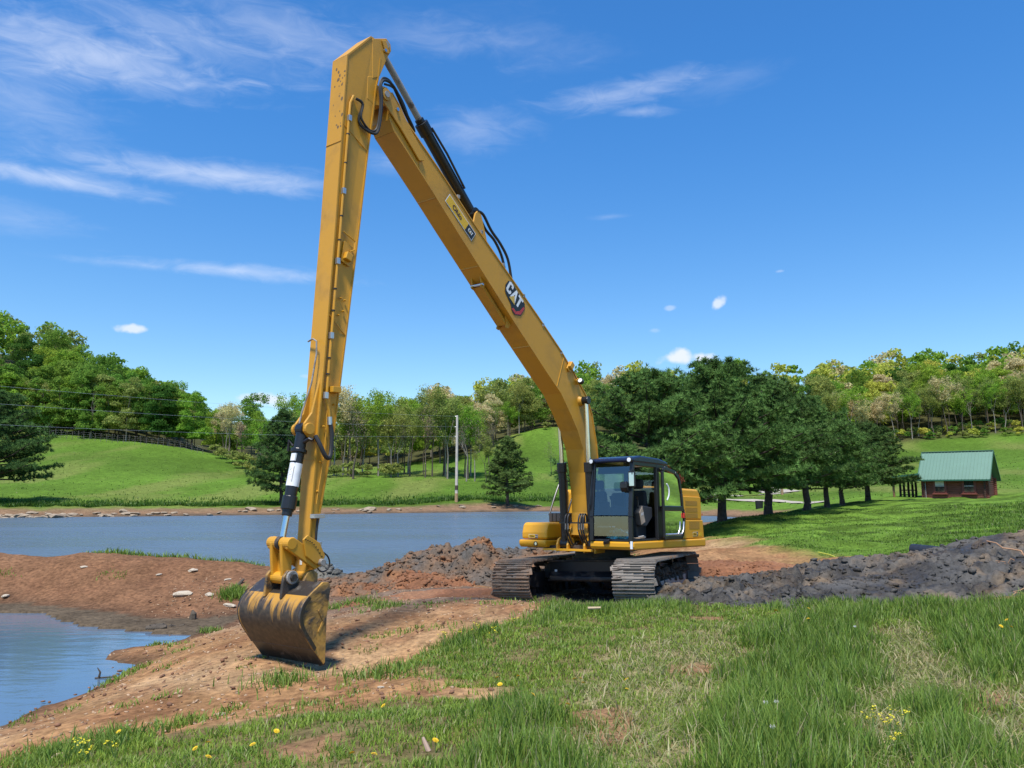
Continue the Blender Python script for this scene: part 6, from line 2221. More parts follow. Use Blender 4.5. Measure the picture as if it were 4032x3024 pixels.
MB().tube([g + Vector((-.06, 0, .01)), g + Vector((.26, .05, .02))], .012, 6).build('twig', m_log, st)
tag(st, 'dark twig poking out of the calm water', 'twig')
g = ground_pt(905, 2330); h_ = at(958, 2282, g[1] + .8)
st = MB().tube([Vector(g) + Vector((0, 0, -.05)), Vector(h_)], [.05, .035], 8).build('driftwood', m_log)
tag(st, 'weathered grey driftwood pole leaning on the dike beside the bucket', 'driftwood')
g0, g1 = ground_pt(180, 3012), ground_pt(262, 2985)
st = MB().tube([Vector(g0) + Vector((0, 0, .02)), (Vector(g0) + Vector(g1)) / 2 + Vector((0, 0, .05)), Vector(g1) + Vector((0, 0, .03))], [.012, .016, .012], 7).build('stick_of_wood', simple('pale_dry_wood', (.45, .33, .22), .8))
tag(st, 'pale dry stick in the grass at the lower corner', 'stick')
g0 = ground_pt(1688, 2962)
st = MB().tube([Vector(g0), Vector(g0) + Vector((-.05, .02, .10))], [.022, .012], 7).build('wood_chip', simple('pinkish_wood', (.46, .32, .24), .8))
tag(st, 'pale splinter of wood standing in the grass near the bottom', 'wood')
g0, g1 = ground_pt(2315, 2424), ground_pt(2365, 2424)
st = MB().tube([Vector(g0) + Vector((0, 0, .12)), Vector(g1) + Vector((0, 0, .12))], [.025, .02], 7).build('wood_chip', simple('tan_wood', (.48, .36, .22), .8))
tag(st, 'pale piece of wood on the grass in front of the tracks', 'wood')
# yellow marker line on the lawn
g0, g1 = ground_pt(3222, 2180), ground_pt(3302, 2204)
st = MB().tube([Vector(g0) + Vector((0, 0, .04)), (Vector(g0) + Vector(g1)) / 2 + Vector((.05, 0, .05)), Vector(g1) + Vector((0, 0, .04))], .02, 7).build('yellow_tube', simple('yellow_plastic', (.48, .47, .05), .5))
tag(st, 'yellow plastic tube lying on the lawn by the mud', 'tube')

# ------------------------------------------------------------------ gravel path beyond the pines
m_path = simple('pale_gravel', (.38, .33, .26), .95, 0, .2, 3, .5, 10)


def strip(name, line, w, label):
    P = [ground_pt(*q) for q in line]
    vs, fs = [], []
    n = len(P)
    for i, p in enumerate(P):
        d = P[min(i + 1, n - 1)] - P[max(i - 1, 0)]
        nn = np.array([-d[1], d[0]]); nn /= np.linalg.norm(nn)
        for s in (-1, 0, 1):
            x, y = p[0] + nn[0] * w * s, p[1] + nn[1] * w * s
            vs.append((x, y, float(zt(np.array([x]), np.array([y]))[0]) + .12))
    for i in range(n - 1):
        for j in (0, 1):
            fs.append((i * 3 + j, i * 3 + j + 1, i * 3 + j + 4, i * 3 + j + 3))
    me = bpy.data.meshes.new(name)
    me.from_pydata(vs, [], fs); me.materials.append(m_path)
    o = link(bpy.data.objects.new(name, me))
    tag(o, label, None, None, 'structure')


strip('gravel_path', [(x, float(np.interp(x, [2600, 2777, 2870, 3000, 3090], [1960, 1958, 1956, 1952, 1944]))) for x in range(2600, 3100, 35)], 1.5, 'pale gravel lane beyond the pines')
strip('gravel_path', [(x, float(np.interp(x, [2700, 2860, 2980, 3080, 3240], [1967, 1969, 1974, 1978, 1983]))) for x in range(2700, 3250, 35)], 1.3, 'second pale gravel lane just behind the pine trunks')
strip('gravel_path', [(x, float(np.interp(x, [2975, 3020, 3090], [1924, 1932, 1942]))) for x in range(2970, 3100, 20)], 3.0, 'wide pale gravel turn beyond the second pine')
# post, bin and bale seen between the pine trunks
g = ground_pt(3080, 1952)
po = MB().box(g[0] - .18, g[0] + .18, g[1] - .18, g[1] + .18, g[2] - .1, g[2] + 1.15).build('post', simple('weathered_post', (.32, .20, .11), .9), bevel=.04)
MB().box(g[0] - .26, g[0] + .26, g[1] - .24, g[1] + .24, g[2] + 1.15, g[2] + 1.7).build('post_head', simple('mossy_post', (.12, .13, .05), .9), po, bevel=.08)
tag(po, 'brown wooden post by the gravel turn', 'post')
g = ground_pt(2990, 2004)
bn = MB().tube([(g[0], g[1], g[2] - .05), (g[0], g[1], g[2] + .85)], [.42, .46], 16).build('black_drum', simple('black_plastic', (.012, .012, .012), .6), bevel=.05)
MB().cyl((g[0], g[1], g[2] + .85), (g[0], g[1], g[2] + .93), .48, 16).build('lid', simple('black_lid', (.015, .015, .015), .6), bn, bevel=.02)
tag(bn, 'black drum standing beside the second pine trunk', 'drum')
g = ground_pt(2825, 1962)
put_rock(PM[1], g[0], g[1], 1.1, 'tan boulder by the lane left of the largest pine trunk', None, 'boulder', (1.2, .9, .9), .2)

# ------------------------------------------------------------------ utility pole and wires
m_pole = simple('pale_weathered_pole', (.50, .44, .37), .85, 0, .2, 1.2)
m_dark = simple('dark_pole_band', (.07, .05, .04), .9)
PB = at(1797, 1968, 113.0)
pz = float(zt(PB[0:1], PB[1:2], False)[0])
PBv = Vector((PB[0], PB[1], pz))
pole = MB().tube([PBv + Vector((0, 0, -.3)), PBv + Vector((.0, 0, 12.6))], [.24, .16], 12).build('utility_pole', m_pole, None, smooth=True)
MB().tube([PBv + Vector((0, 0, 1.7)), PBv + Vector((0, 0, 2.35))], [.245, .243], 12).build('dark_band', m_dark, pole)
MB().tube([PBv + Vector((0, 0, -.2)), PBv + Vector((0, 0, 1.2))], [.247, .246], 12).build('stained_foot', simple('rust_stain', (.38, .24, .13), .9), pole)
for z in (12.45, 10.9, 9.5):
    MB().cyl(PBv + Vector((-.30, 0, z)), PBv + Vector((-.14, 0, z)), .05, 8).build('insulator', m_galv, pole)
tag(pole, 'tall pale utility pole with a dark band on the far bank', 'utility pole')
m_wire = simple('grey_wire', (.42, .43, .42), .5)
for z, (px, py), lab in ((12.45, (0, 1503), 'topmost of the three overhead wires'), (10.9, (0, 1573), 'middle of the three overhead wires'), (9.5, (0, 1655), 'lowest of the three overhead wires')):
    e = Vector(at(px, py, 62)); e2 = e + (e - (PBv + Vector((0, 0, z)))) * .25
    s0 = PBv + Vector((-.30, 0, z))
    pts = []
    for i in range(33):
        t = i / 32
        p = s0.lerp(e2, t); p.z -= 4 * .55 * t * (1 - t)
        pts.append(p)
    w = MB().tube(pts, .008, 5).build('overhead_wire', m_wire)
    tag(w, lab + ' running from the pole across the wooded hill', 'wire')

# ------------------------------------------------------------------ wire fence below the left wood
m_fp = simple('grey_fence_post', (.15, .125, .10), .9, 0, .3)
fpts = []
for k in range(30):
    px = 150 + k * 22.5
    D = float(np.interp(px, [150, 450, 700, 820], [197, 193, 194, 190]))
    x = (px - CXP) / FPX * D
    fpts.append(Vector((x, D, float(zt(np.array([x]), np.array([D]), False)[0]))))
fence = MB()
fe = empty('wire_fence', fpts[0])
tag(fe, 'long wire fence with thin grey posts below the wooded hill', 'fence')
for p in fpts:
    q = p - fpts[0]
    MB().tube([q + Vector((0, 0, -.2)), q + Vector((random.gauss(0, .05), 0, 2.1 + random.uniform(-.2, .3)))], [.045, .038], 6).build('fence_post', m_fp, fe)
for hgt in (.5, 1.0, 1.5, 1.95):
    MB().tube([p - fpts[0] + Vector((0, 0, hgt)) for p in fpts], .006, 4).build('strand', m_wire, fe)

# ------------------------------------------------------------------ log cabin
m_logw = patchy('red_stained_logs', (.215, .058, .036), (.13, .035, .024), 1.4, .45, .7, rough=(.6, .7), stretch=(1, 6, 6), bump=.2)
m_logend = simple('log_ends', (.06, .025, .018), .8, 0, .3)
m_groof = simple('green_metal_roof', (.105, .205, .150), .5, 0, .06, .6)
m_groofd = simple('green_roof_trim', (.03, .11, .07), .4)
m_win = simple('dark_window_glass', (.02, .022, .025), .08, 0, .2, 2, spec=.8)
m_frame = simple('white_sash', (.55, .52, .50), .5)
m_trimr = simple('red_window_trim', (.20, .05, .035), .6)
D0c = 85.0
cl = at(3645, 1962, 87.5); cr = cl + np.array([math.cos(math.radians(-41)), math.sin(math.radians(-41)), 0]) * 5.9
cz = min(float(zt(cl[:1], cl[1:2], False)[0]), float(zt(cr[:1], cr[1:2], False)[0])) - .1
yaw = math.atan2(cr[1] - cl[1], cr[0] - cl[0])
LW = float(np.hypot(cr[0] - cl[0], cr[1] - cl[1]))
DW, EH, RH = 4.6, 2.35, 2.85
cabin = empty('log_cabin', (cl[0], cl[1], cz), yaw)
tag(cabin, 'small red log cabin with a green metal roof on the lawn', 'cabin')
NL = 11
lh = EH / NL
for side, (a_, b_) in (('front', ((-.35, 0), (LW + .35, 0))), ('back', ((-.35, DW), (LW + .35, DW)))):
    wl_ = MB().box(0, LW, a_[1] - .05, a_[1] + .05, 0, EH).build('wall', m_logw, cabin)
    for k in range(NL):
        lo_ = MB().tube([(a_[0], a_[1], lh * (k + .5)), (b_[0], b_[1], lh * (k + .5))], lh * .53, 8).build('log', m_logw, wl_, smooth=40)
for x in (0, LW):
    wl_ = MB().prism([(0, 0), (DW, 0), (DW, EH), (DW / 2, EH + RH), (0, EH)], -.05, .05)
    wl_.v = [Vector((p.y + x, p.x, p.z)) for p in wl_.v]
    wl_ = wl_.build('gable_wall', m_logw, cabin)
    for k in range(NL):
        MB().tube([(x, -.35, lh * (k + 1.0)), (x, DW + .35, lh * (k + 1.0))], lh * .53, 8).build('log', m_logw, wl_, smooth=40)
        for yy in (-.36, DW + .36):
            MB().cyl((x, yy - .01, lh * (k + 1.0)), (x, yy + .01, lh * (k + 1.0)), lh * .5, 8).build('log_end', m_logend, wl_)
for (sgn, y0_) in ((1, -.75), (-1, DW + .75)):
    yr = DW / 2
    sl = (EH + RH + .05 - (EH - .28)) / (yr + .75)
    roof = MB().add([(-.55, y0_, EH - .28), (LW + .62, y0_, EH - .28), (LW + .62, yr, EH + RH + .05), (-.55, yr, EH + RH + .05),
                     (-.55, y0_, EH - .20), (LW + .62, y0_, EH - .20), (LW + .62, yr, EH + RH + .13), (-.55, yr, EH + RH + .13)],
                    [(0, 3, 2, 1), (4, 5, 6, 7), (0, 1, 5, 4), (1, 2, 6, 5), (2, 3, 7, 6), (3, 0, 4, 7)] if sgn > 0 else [(0, 1, 2, 3), (4, 7, 6, 5), (0, 4, 5, 1), (1, 5, 6, 2), (2, 6, 7, 3), (3, 7, 4, 0)]).build('roof', m_groof, cabin)
    nrib = 21
    for k in range(nrib + 1):
        x = -.55 + (LW + 1.17) * k / nrib
        MB().bar((x, y0_ - .01 * sgn, EH - .19), (x, yr, EH + RH + .14), .06, .07).build('roof_rib', m_groof, roof)
    MB().bar((-.58, y0_, EH - .27), (LW + .65, y0_, EH - .27), .07, .16).build('eave_trim', m_groofd, roof)
    for x in (-.58, LW + .65):
        MB().bar((x, y0_, EH - .22), (x, yr, EH + RH + .10), .06, .20).build('barge_board', m_groofd, roof)
MB().bar((-.58, DW / 2, EH + RH + .16), (LW + .65, DW / 2, EH + RH + .16), .35, .06).build('ridge_cap', m_groof, cabin)
for (x0, broken) in ((1.05, True), (3.90, False)):
    zw0, zw1, ww = .78, 2.12, 1.0
    wn_ = MB().box(x0 - .16, x0 + ww + .16, -.24, -.14, zw0 - .12, zw1 + .12).build('window', m_trimr, cabin)
    MB().box(x0 - .26, x0 + ww + .26, -.34, -.14, zw0 - .24, zw0 - .12).build('sill', m_trimr, wn_)
    for (za, zb) in ((zw0, (zw0 + zw1) / 2 - .03), ((zw0 + zw1) / 2 + .03, zw1)):
        MB().box(x0 + .05, x0 + ww - .05, -.262, -.242, za + .03, zb - .03).build('pane', m_win if not (broken and za > 1.2) else m_frame, wn_)
    for bx_ in ((x0, x0 + .05, zw0, zw1), (x0 + ww - .05, x0 + ww, zw0, zw1), (x0, x0 + ww, (zw0 + zw1) / 2 - .03, (zw0 + zw1) / 2 + .03), (x0, x0 + ww, zw0, zw0 + .04), (x0, x0 + ww, zw1 - .04, zw1)):
        MB().box(bx_[0], bx_[1], -.28, -.241, bx_[2], bx_[3]).build('sash_bar', m_frame if bx_[3] - bx_[2] < .1 and abs(bx_[2] - 1.42) < .1 else m_trimr, wn_)
MB().tube([(.12, -.28, EH - .3), (.12, -.28, .05)], .04, 8).build('downpipe', simple('grey_downpipe', (.30, .30, .30), .5), cabin)
MB().box(-.1, LW + .1, -.12, DW + .12, -.5, .04).build('foundation', simple('stone_footing', (.25, .21, .17), .9, 0, .3, 3, .5, 8), cabin)
# lean-to porch
por = empty('porch_shelter', (cl[0] - .75, cl[1] + 1.0, cz), yaw)
tag(por, 'open timber porch with a low green roof beside the log cabin', 'porch')
m_post = simple('sunlit_brown_timber', (.24, .12, .06), .85, 0, .3)  # brown timber with sunlight put into its colour
m_post_shade = simple('shaded_timber', (.035, .026, .022), .9)  # same timber, its shade put into the colour
for (x, y, mt) in ((-2.05, -.2, m_post), (-1.62, 2.4, m_post_shade), (-1.12, 2.4, m_post_shade), (-.72, 2.4, m_post_shade), (-.38, 2.4, m_post_shade), (-2.05, 2.4, m_post_shade)):
    MB().tube([(x, y, -.2), (x + random.gauss(0, .03), y, 1.2), (x, y, 2.35)], .13, 8).build('post', mt, por)
for z in (.45, 1.0):
    MB().bar((-2.1, 2.4, z), (-.3, 2.4, z), .12, .12).build('rail', m_post_shade, por)
MB().bar((-3.1, -.5, 2.22), (.75, -.5, 2.62), .12, .2).build('beam', m_post, por)
MB().bar((-3.1, 2.6, 2.22), (.75, 2.6, 2.62), .12, .2).build('beam', m_post_shade, por)
rf = MB().bar((-3.3, 1.1, 2.36), (.8, 1.1, 2.80), 4.2, .07).build('roof', m_groof, por)
MB().bar((-3.32, -1.02, 2.33), (.8, -1.02, 2.78), .06, .18).build('fascia', m_groofd, rf)
for k in range(8):
    y = -.9 + k * .57
    MB().bar((-3.3, y, 2.42), (.8, y, 2.86), .05, .05).build('roof_rib', m_groof, rf)
# ------------------------------------------------------------------ grass
m_grass, nt, nodes, links, bs = new_mat('grass_blades')
at_ = mk(nodes, 'Attribute', attribute_name='Col')
out = nodes['Material Output']
df = mk(nodes, 'BsdfDiffuse'); tl = mk(nodes, 'BsdfTranslucent'); gs = mk(nodes, 'BsdfGlossy'); gs.inputs['Roughness'].default_value = .45
ms = mk(nodes, 'MixShader'); ms.inputs[0].default_value = .45
ms2 = mk(nodes, 'MixShader'); ms2.inputs[0].default_value = .015
links.new(at_.outputs['Color'], df.inputs[0]); links.new(at_.outputs['Color'], tl.inputs[0])
links.new(df.outputs[0], ms.inputs[1]); links.new(tl.outputs[0], ms.inputs[2])
links.new(ms.outputs[0], ms2.inputs[1]); links.new(gs.outputs[0], ms2.inputs[2])
links.new(ms2.outputs[0], out.inputs[0])
nodes.remove(bs)


def blades(name, x, y, h, w, lean, col, r, label, z=None, bend=.55):
    n = len(x)
    if z is None: z = zt(x, y)
    a = r.uniform(0, 2 * math.pi, n)
    d = np.stack([np.cos(a), np.sin(a), np.zeros(n)], -1)
    fa = a + math.pi / 2 + r.normal(0, .5, n)
    s = np.stack([np.cos(fa), np.sin(fa), np.zeros(n)], -1) * (w / 2)[:, None]
    p = np.stack([x, y, z - .01], -1)
    L = (lean * h)[:, None]
    up = np.array([0, 0, 1.0])
    m_ = p + up * (h * .55)[:, None] + d * L * .35
    t = p + up * (h * np.sqrt(np.clip(1 - (lean * bend) ** 2, .05, 1)))[:, None] + d * L
    V = np.stack([p - s, p + s, m_ + s * .75, m_ - s * .75, t], 1)
    base = (np.arange(n) * 5)[:, None]
    F = np.concatenate([base + np.array([[0, 1, 2]]), base + np.array([[0, 2, 3]]), base + np.array([[3, 2, 4]])], 0)
    c = np.repeat(col[:, None, :], 5, 1)
    o = link(bpy.data.objects.new(name, np_mesh(name, V.reshape(-1, 3), F, [m_grass], c.reshape(-1, 3))))
    tag(o, label, None, None, 'stuff')
    return o


def area_pts(r, n, poly):
    P = np.array([p[:2] for p in poly])
    lo, hi = P.min(0), P.max(0)
    lo = np.maximum(lo, [-9, 3.6]); hi = np.minimum(hi, [14, 17])
    x, y = r.uniform(lo[0], hi[0], n), r.uniform(lo[1], hi[1], n)
    return x, y


def gcols(r, n, base, alt, p_alt, var=.25):
    c = np.repeat(np.asarray(base)[None], n, 0)
    k = r.random(n) < p_alt
    c[k] = alt
    return np.clip(c * r.uniform(1 - var, 1 + var, (n, 1)) * r.uniform(.92, 1.08, (n, 3)), 0, 1)


GREEN = (.205, .300, .046)
DEEP = (.175, .268, .048)
FRESH = (.250, .355, .055)
STRAW = (.43, .38, .20)
r = np.random.default_rng(77)
# view wedge sampling: even density on the ground, thinner with distance
N = 570000
yy = 2.2 + (16.5 - 2.2) * r.random(N) ** .85
xx = r.uniform(-.82, .82, N) * (yy + 1.0)
inA, inB = poly_sd(xx, yy, GRASS_A), poly_sd(xx, yy, GRASS_B)
edge = (fbm(xx * 1.7, yy * 1.7, 3, 41) - .5) * .9
g_in = np.minimum(inA, inB) + edge
tall = np.max([soft_in(xx, yy, p, .25, .5, 1.4) for p in (TALL_A, TALL_B, TALL_C, TALL_D, TALL_E, TALL_F, TALL_G)], axis=0)
dryf = np.max([soft_in(xx, yy, p, .35, .8, 1.4) * k for p, k in ((DRY_A, .55), (DRY_B, .9), (DRY_C, .8))], axis=0)
baref = np.max([soft_in(xx, yy, b, .15, .4, 2.5) for b in BARE], axis=0)
sp = soft_in(xx, yy, SPARSE, .3, .6, 1.2)
patch = fbm(xx * 1.1, yy * 1.1, 3, 43)
clump = fbm(xx * 4.5, yy * 4.5, 2, 44)
dens = np.where(g_in < 0, 1.0, 0) * (.35 + .9 * sstep(.35, .62, clump)) * (1 - .95 * baref) * (1 - .45 * dryf * sstep(.62, .40, patch))
inb = (inB + edge < 0) & (inA > .2)
dens = np.where(inb, dens * (.25 + .75 * sstep(.42, .58, fbm(xx * 1.9, yy * 1.9, 3, 48))), dens)
dens = np.maximum(dens, sp * .25 * sstep(.52, .66, clump))
keep = r.random(N) < dens
xx, yy, tall, dryf, patch, clump = (q[keep] for q in (xx, yy, tall, dryf, patch, clump))
n = len(xx)
h = r.uniform(.035, .078, n) * (.7 + .6 * clump) * (1 - .25 * dryf)
wd = r.uniform(.004, .0085, n) * (1 + yy / 9)
lean = r.uniform(.15, .95, n)
col = gcols(r, n, GREEN, FRESH, .35)
col[patch > .55] *= np.array([1.12, 1.08, 1.0])
dk = r.random(n) < (.07 + .30 * dryf)
col[dk] = np.asarray(STRAW) * r.uniform(.6, 1.2, (dk.sum(), 1))
blades('short_grass', xx, yy, h, wd, lean, np.clip(col, 0, 1), r, 'short tufted grass with dry straw on the near bank')
# tall stands
N = 400000
yy = 3.2 + (16.5 - 3.2) * r.random(N) ** .80
xx = r.uniform(-.80, .80, N) * (yy + .7)
tall = np.max([soft_in(xx, yy, p, .32, .8, 1.3) * k for p, k in ((TALL_A, 1), (TALL_B, .95), (TALL_C, .85), (TALL_D, .85), (TALL_E, .45), (TALL_F, .45), (TALL_G, .6))], axis=0)
clump = fbm(xx * 3.0, yy * 3.0, 3, 45)
keep = r.random(N) < np.clip(tall * (.25 + 1.1 * sstep(.35, .6, clump)), 0, 1)
xx, yy, tall, clump = (q[keep] for q in (xx, yy, tall, clump))
n = len(xx)
h = r.uniform(.12, .31, n) * (.35 + .7 * tall) * (.7 + .6 * clump)
wd = r.uniform(.004, .0085, n) * (1 + yy / 10)
col = gcols(r, n, DEEP, GREEN, .45)
k = r.random(n) < .05
col[k] = np.asarray(STRAW) * .9
blades('tall_grass', xx, yy, h, wd, r.uniform(.1, .7, n), col, r, 'tall dark green grass standing in patches on the near bank')
# flattened straw
N = 120000
yy = 3.8 + (15 - 3.8) * r.random(N) ** .80
xx = r.uniform(-.2, .74, N) * (yy + .4)
dryf = np.max([soft_in(xx, yy, p, .35, .9, 1.4) * k for p, k in ((DRY_A, .55), (DRY_B, 1.5), (DRY_C, 1.0))], axis=0)
keep = r.random(N) < dryf * .40 * (.3 + fbm(xx * 3, yy * 3, 3, 46))
xx, yy = xx[keep], yy[keep]
n = len(xx)
col = gcols(r, n, STRAW, (.20, .24, .06), .5)
blades('dry_grass', xx, yy, r.uniform(.08, .2, n), r.uniform(.004, .008, n) * (1 + yy / 9), r.uniform(.8, 1.6, n), col, r, 'flattened straw coloured grass on the near bank', bend=.6)
# weed tufts on the clay, fringes on the dike, pond edge and far bank
tx, ty, th, tc = [], [], [], []


def tuft(px, py, n, rad, hh, colr, D=None):
    g_ = ground_pt(px, py) if D is None else at(px, py, D)
    tx.append(g_[0] + r.normal(0, rad, n)); ty.append(g_[1] + r.normal(0, rad, n))
    th.append(r.uniform(.4, 1, n) * hh); tc.append(gcols(r, n, colr, GREEN, .3))


for (px, py, n, rad, hh) in [(1090, 2700, 160, .22, .2), (1130, 2690, 90, .15, .22), (700, 2850, 160, .16, .14), (760, 2820, 120, .16, .12), (900, 2790, 60, .1, .12), (1150, 2780, 80, .18, .1), (520, 2650, 160, .18, .12),
                             (380, 2710, 180, .2, .12), (410, 2695, 120, .2, .14), (830, 2490, 120, .12, .16), (680, 2548, 60, .14, .1), (720, 2570, 50, .1, .1), (620, 2545, 60, .1, .12), (915, 2355, 320, .16, .3), (930, 2335, 160, .12, .26),
                             (1330, 2390, 160, .2, .18), (1410, 2370, 160, .18, .22), (1460, 2385, 120, .2, .16), (1510, 2400, 130, .2, .16), (1560, 2400, 60, .15, .1), (1700, 2400, 70, .2, .1), (1820, 2375, 60, .15, .12), (1500, 2640, 280, .28, .2), (1580, 2625, 260, .24, .16),
                             (1460, 2850, 160, .2, .1), (1350, 2780, 70, .16, .1), (1060, 2830, 70, .2, .1), (640, 2760, 40, .1, .1), (490, 2790, 40, .1, .1), (270, 2795, 50, .1, .08), (60, 2850, 90, .2, .1), (1540, 2500, 60, .16, .1), (1480, 2510, 50, .1, .08),
                             (1640, 2490, 50, .12, .1), (1750, 2480, 60, .2, .1), (660, 2640, 50, .12, .08), (1440, 2560, 40, .1, .08), (950, 2660, 30, .1, .07), (1000, 2610, 30, .1, .07), (420, 2260, 40, .15, .1), (20, 2260, 60, .2, .12), (470, 2270, 40, .12, .1),
                             (2060, 2380, 140, .22, .12), (2180, 2395, 120, .2, .12), (1960, 2395, 90, .2, .1), (100, 3000, 320, .18, .14), (330, 2960, 420, .3, .2), (460, 2930, 260, .25, .18), (200, 2990, 200, .2, .18)]:
    tuft(px, py, n, rad, hh, DEEP if hh > .15 else GREEN)
for k in range(46):   # row along the dike crest
    px = 340 + k * 17 + random.gauss(0, 6)
    if random.random() < .8:
        py = float(np.interp(px, [340, 700, 1000, 1130], [2136, 2160, 2190, 2208]))
        tuft(px, py + 4, 46, .22, random.choice((.14, .2, .3)), DEEP, 24.4)
for k in range(3):
    tuft(1690 + 5 * k + 330, 2150, 60, .12, .25, GREEN, 22.6)
tx, ty, th, tc = np.concatenate(tx), np.concatenate(ty), np.concatenate(th), np.concatenate(tc)
tz = zt(tx, ty)
ok = tz > .02
n = ok.sum()
blades('weed_tufts', tx[ok], ty[ok], th[ok], r.uniform(.006, .012, n) * (1 + ty[ok] / 14), r.uniform(.2, 1, n), tc[ok], r, 'scattered weed tufts on the clay bank and dike crest')
# lawn nap near the machine and fringe along the far bank
N = 90000
yy = 20 + 40 * r.random(N) ** 1.6
xx = r.uniform(.12, .74, N) * yy
k = (poly_sd(xx, yy, LAWN) + (fbm(xx * .8, yy * .8, 3, 3) - .5) * 2.6 < -.2) & (r.random(N) < .25 + sstep(.4, .6, fbm(xx * 1.3, yy * 1.3, 3, 47)))
xx, yy = xx[k], yy[k]; n = len(xx)
st_ = .5 + .5 * np.tanh(2 * np.sin((xx * -.38 + yy * .92) * 2 * np.pi / 3.6 + 2.5 * fbm(xx * .05, yy * .05, 4, 8)))
edge_r = sstep(.50, .62, xx / yy)
col = gcols(r, n, (.098, .175, .026), (.14, .21, .035), .3) * (.72 + .6 * st_)[:, None]
blades('lawn_grass', xx, yy, r.uniform(.04, .09, n) * (1 + 1.6 * edge_r), r.uniform(.012, .022, n) * (yy / 22), r.uniform(.3, 1.2, n), np.clip(col, 0, 1), r, 'mown lawn grass in light and dark stripes')
N = 18000
px = r.uniform(-50, 2250, N)
D = np.interp(px, [0, 600, 1150, 1700, 2150], [91.5, 96, 103, 112, 121]) + r.exponential(2.2, N)
xx = (px - CXP) / FPX * D
hh = r.uniform(.15, .5, N) * (.5 + fbm(xx * .4, D * .1, 3, 49))
blades('bank_grass', xx, D, hh, r.uniform(.06, .14, N), r.uniform(.2, .9, N), gcols(r, N, (.055, .13, .018), (.11, .2, .03), .4), r, 'rough grass fringe on the far pond bank')
N = 9000
px = r.uniform(-50, 4080, N)
D = 95 + 150 * r.random(N)
xx = (px - CXP) / FPX * D
z_ = zt(xx, D)
ok = (poly_sd(xx, D, POND) > 9)
n = ok.sum()
blades('meadow_grass', xx[ok], D[ok], r.uniform(.1, .25, n), r.uniform(.1, .2, n), r.uniform(.4, 1, n), gcols(r, n, (.10, .175, .022), (.16, .20, .05), .3), r, 'tufts in the far green meadow', z=z_[ok])

# ------------------------------------------------------------------ flowers
m_stem = simple('flower_stem_green', (.10, .19, .04), .7)
m_flow = simple('dandelion_yellow', (.78, .50, .01), .6, 0, .1, 40)
m_must = simple('mustard_yellow', (.80, .66, .02), .6, 0, .1, 40)
m_seed = simple('seed_head_white', (.62, .62, .60), .9)
mb = MB()
for ring_, (nn, rr, zz) in enumerate(((14, 1.0, .0), (11, .72, .18), (7, .42, .30))):
    for k in range(nn):
        a = 2 * math.pi * (k + .5 * ring_) / nn
        c, s_ = math.cos(a), math.sin(a)
        mb.add([(.08 * c, .08 * s_, zz), (rr * c - .16 * s_, rr * s_ + .16 * c, zz + .12), (rr * 1.12 * c, rr * 1.12 * s_, zz + .14), (rr * c + .16 * s_, rr * s_ - .16 * c, zz + .12)], [(0, 3, 2, 1)])
head_me = mb.mesh('flower_head', m_flow)
stem_me = MB().tube([(0, 0, 0), (.01, 0, .06), (.0, .01, 1)], [.02, .018, .016], 5).mesh('stem', m_stem)
DAND = [(1957, 2732, 'tall dandelion above the middle tuft of tall grass'), (1968, 2762, 'smaller dandelion just below the tall one over the grass tuft'), (2100, 2818, 'single dandelion right of the tall middle tuft'), (2262, 2692, 'left one of a pair of dandelions in the short grass'),
        (2286, 2694, 'right one of a pair of dandelions in the short grass'), (2296, 2712, 'dandelion just under the pair in the short grass'), (2468, 2698, 'lone dandelion at the edge of the dry grass'), (2472, 2746, 'faded dandelion under the lone one by the dry grass'),
        (2236, 2802, 'dandelion beside the bare clay patch'), (1714, 2962, 'dandelion next to the pale wood splinter'), (1472, 3008, 'dandelion at the bottom of the picture left of the splinter'), (1384, 3016, 'half hidden dandelion at the very bottom edge'),
        (766, 2974, 'brightest dandelion in the lower left grass'), (818, 2968, 'dandelion right of the brightest one lower left'), (992, 2972, 'dandelion in the lower grass below the bucket'), (1088, 2905, 'dandelion on the edge of the clay below the bucket'),
        (818, 3018, 'dandelion cut by the bottom edge lower left'), (464, 2908, 'dandelion on the lower left tuft by the clay'), (1508, 2806, 'small dandelion between clay and lower grass'), (1656, 2618, 'small dandelion at the tip of the upper grass'),
        (3188, 2424, 'dandelion on a tall stalk near the mud heap'), (3186, 2470, 'dandelion above the tall right-hand grass'), (3058, 2432, 'small dandelion in the short grass before the mud heap'), (2040, 2690, 'dandelion in the thin grass left of the pair'),
        (3970, 2480, 'upper dandelion at the far side of the tall grass'), (3950, 2512, 'left dandelion of the cluster at the edge of view'), (3990, 2510, 'right dandelion of the cluster at the edge of view'), (3985, 2536, 'lowest dandelion of the cluster at the edge of view')]
for (px, py, lab) in DAND:
    hgt = random.uniform(.07, .12)
    if 'tall' in lab or py < 2520 and px > 2900: hgt = .26
    g_ = ground_pt(px, py + 1750 * hgt / 9.0 * .9)
    t = empty('dandelion', g_, random.uniform(0, 6))
    s_ = link(bpy.data.objects.new('stem', stem_me), t); s_.scale = (.15, .15, hgt)
    q = link(bpy.data.objects.new('flower_head', head_me), t)
    q.scale = (.024, .024, .024); q.location = (0, .01 * .15, hgt); q.rotation_euler = (random.uniform(.2, .7), random.uniform(-.4, .4), 0)
    tag(t, lab, 'dandelion', 'dandelions in the grass')
mb = MB()
for k in range(60):
    a = random.uniform(0, 6.28)
    mb.obox((0, 0, 0), Vector((math.cos(a), math.sin(a), random.uniform(-1, 1))).normalized(), (.012, .012, 0), (0, .012, .012))
seed_me = mb.mesh('seed_head', m_seed)
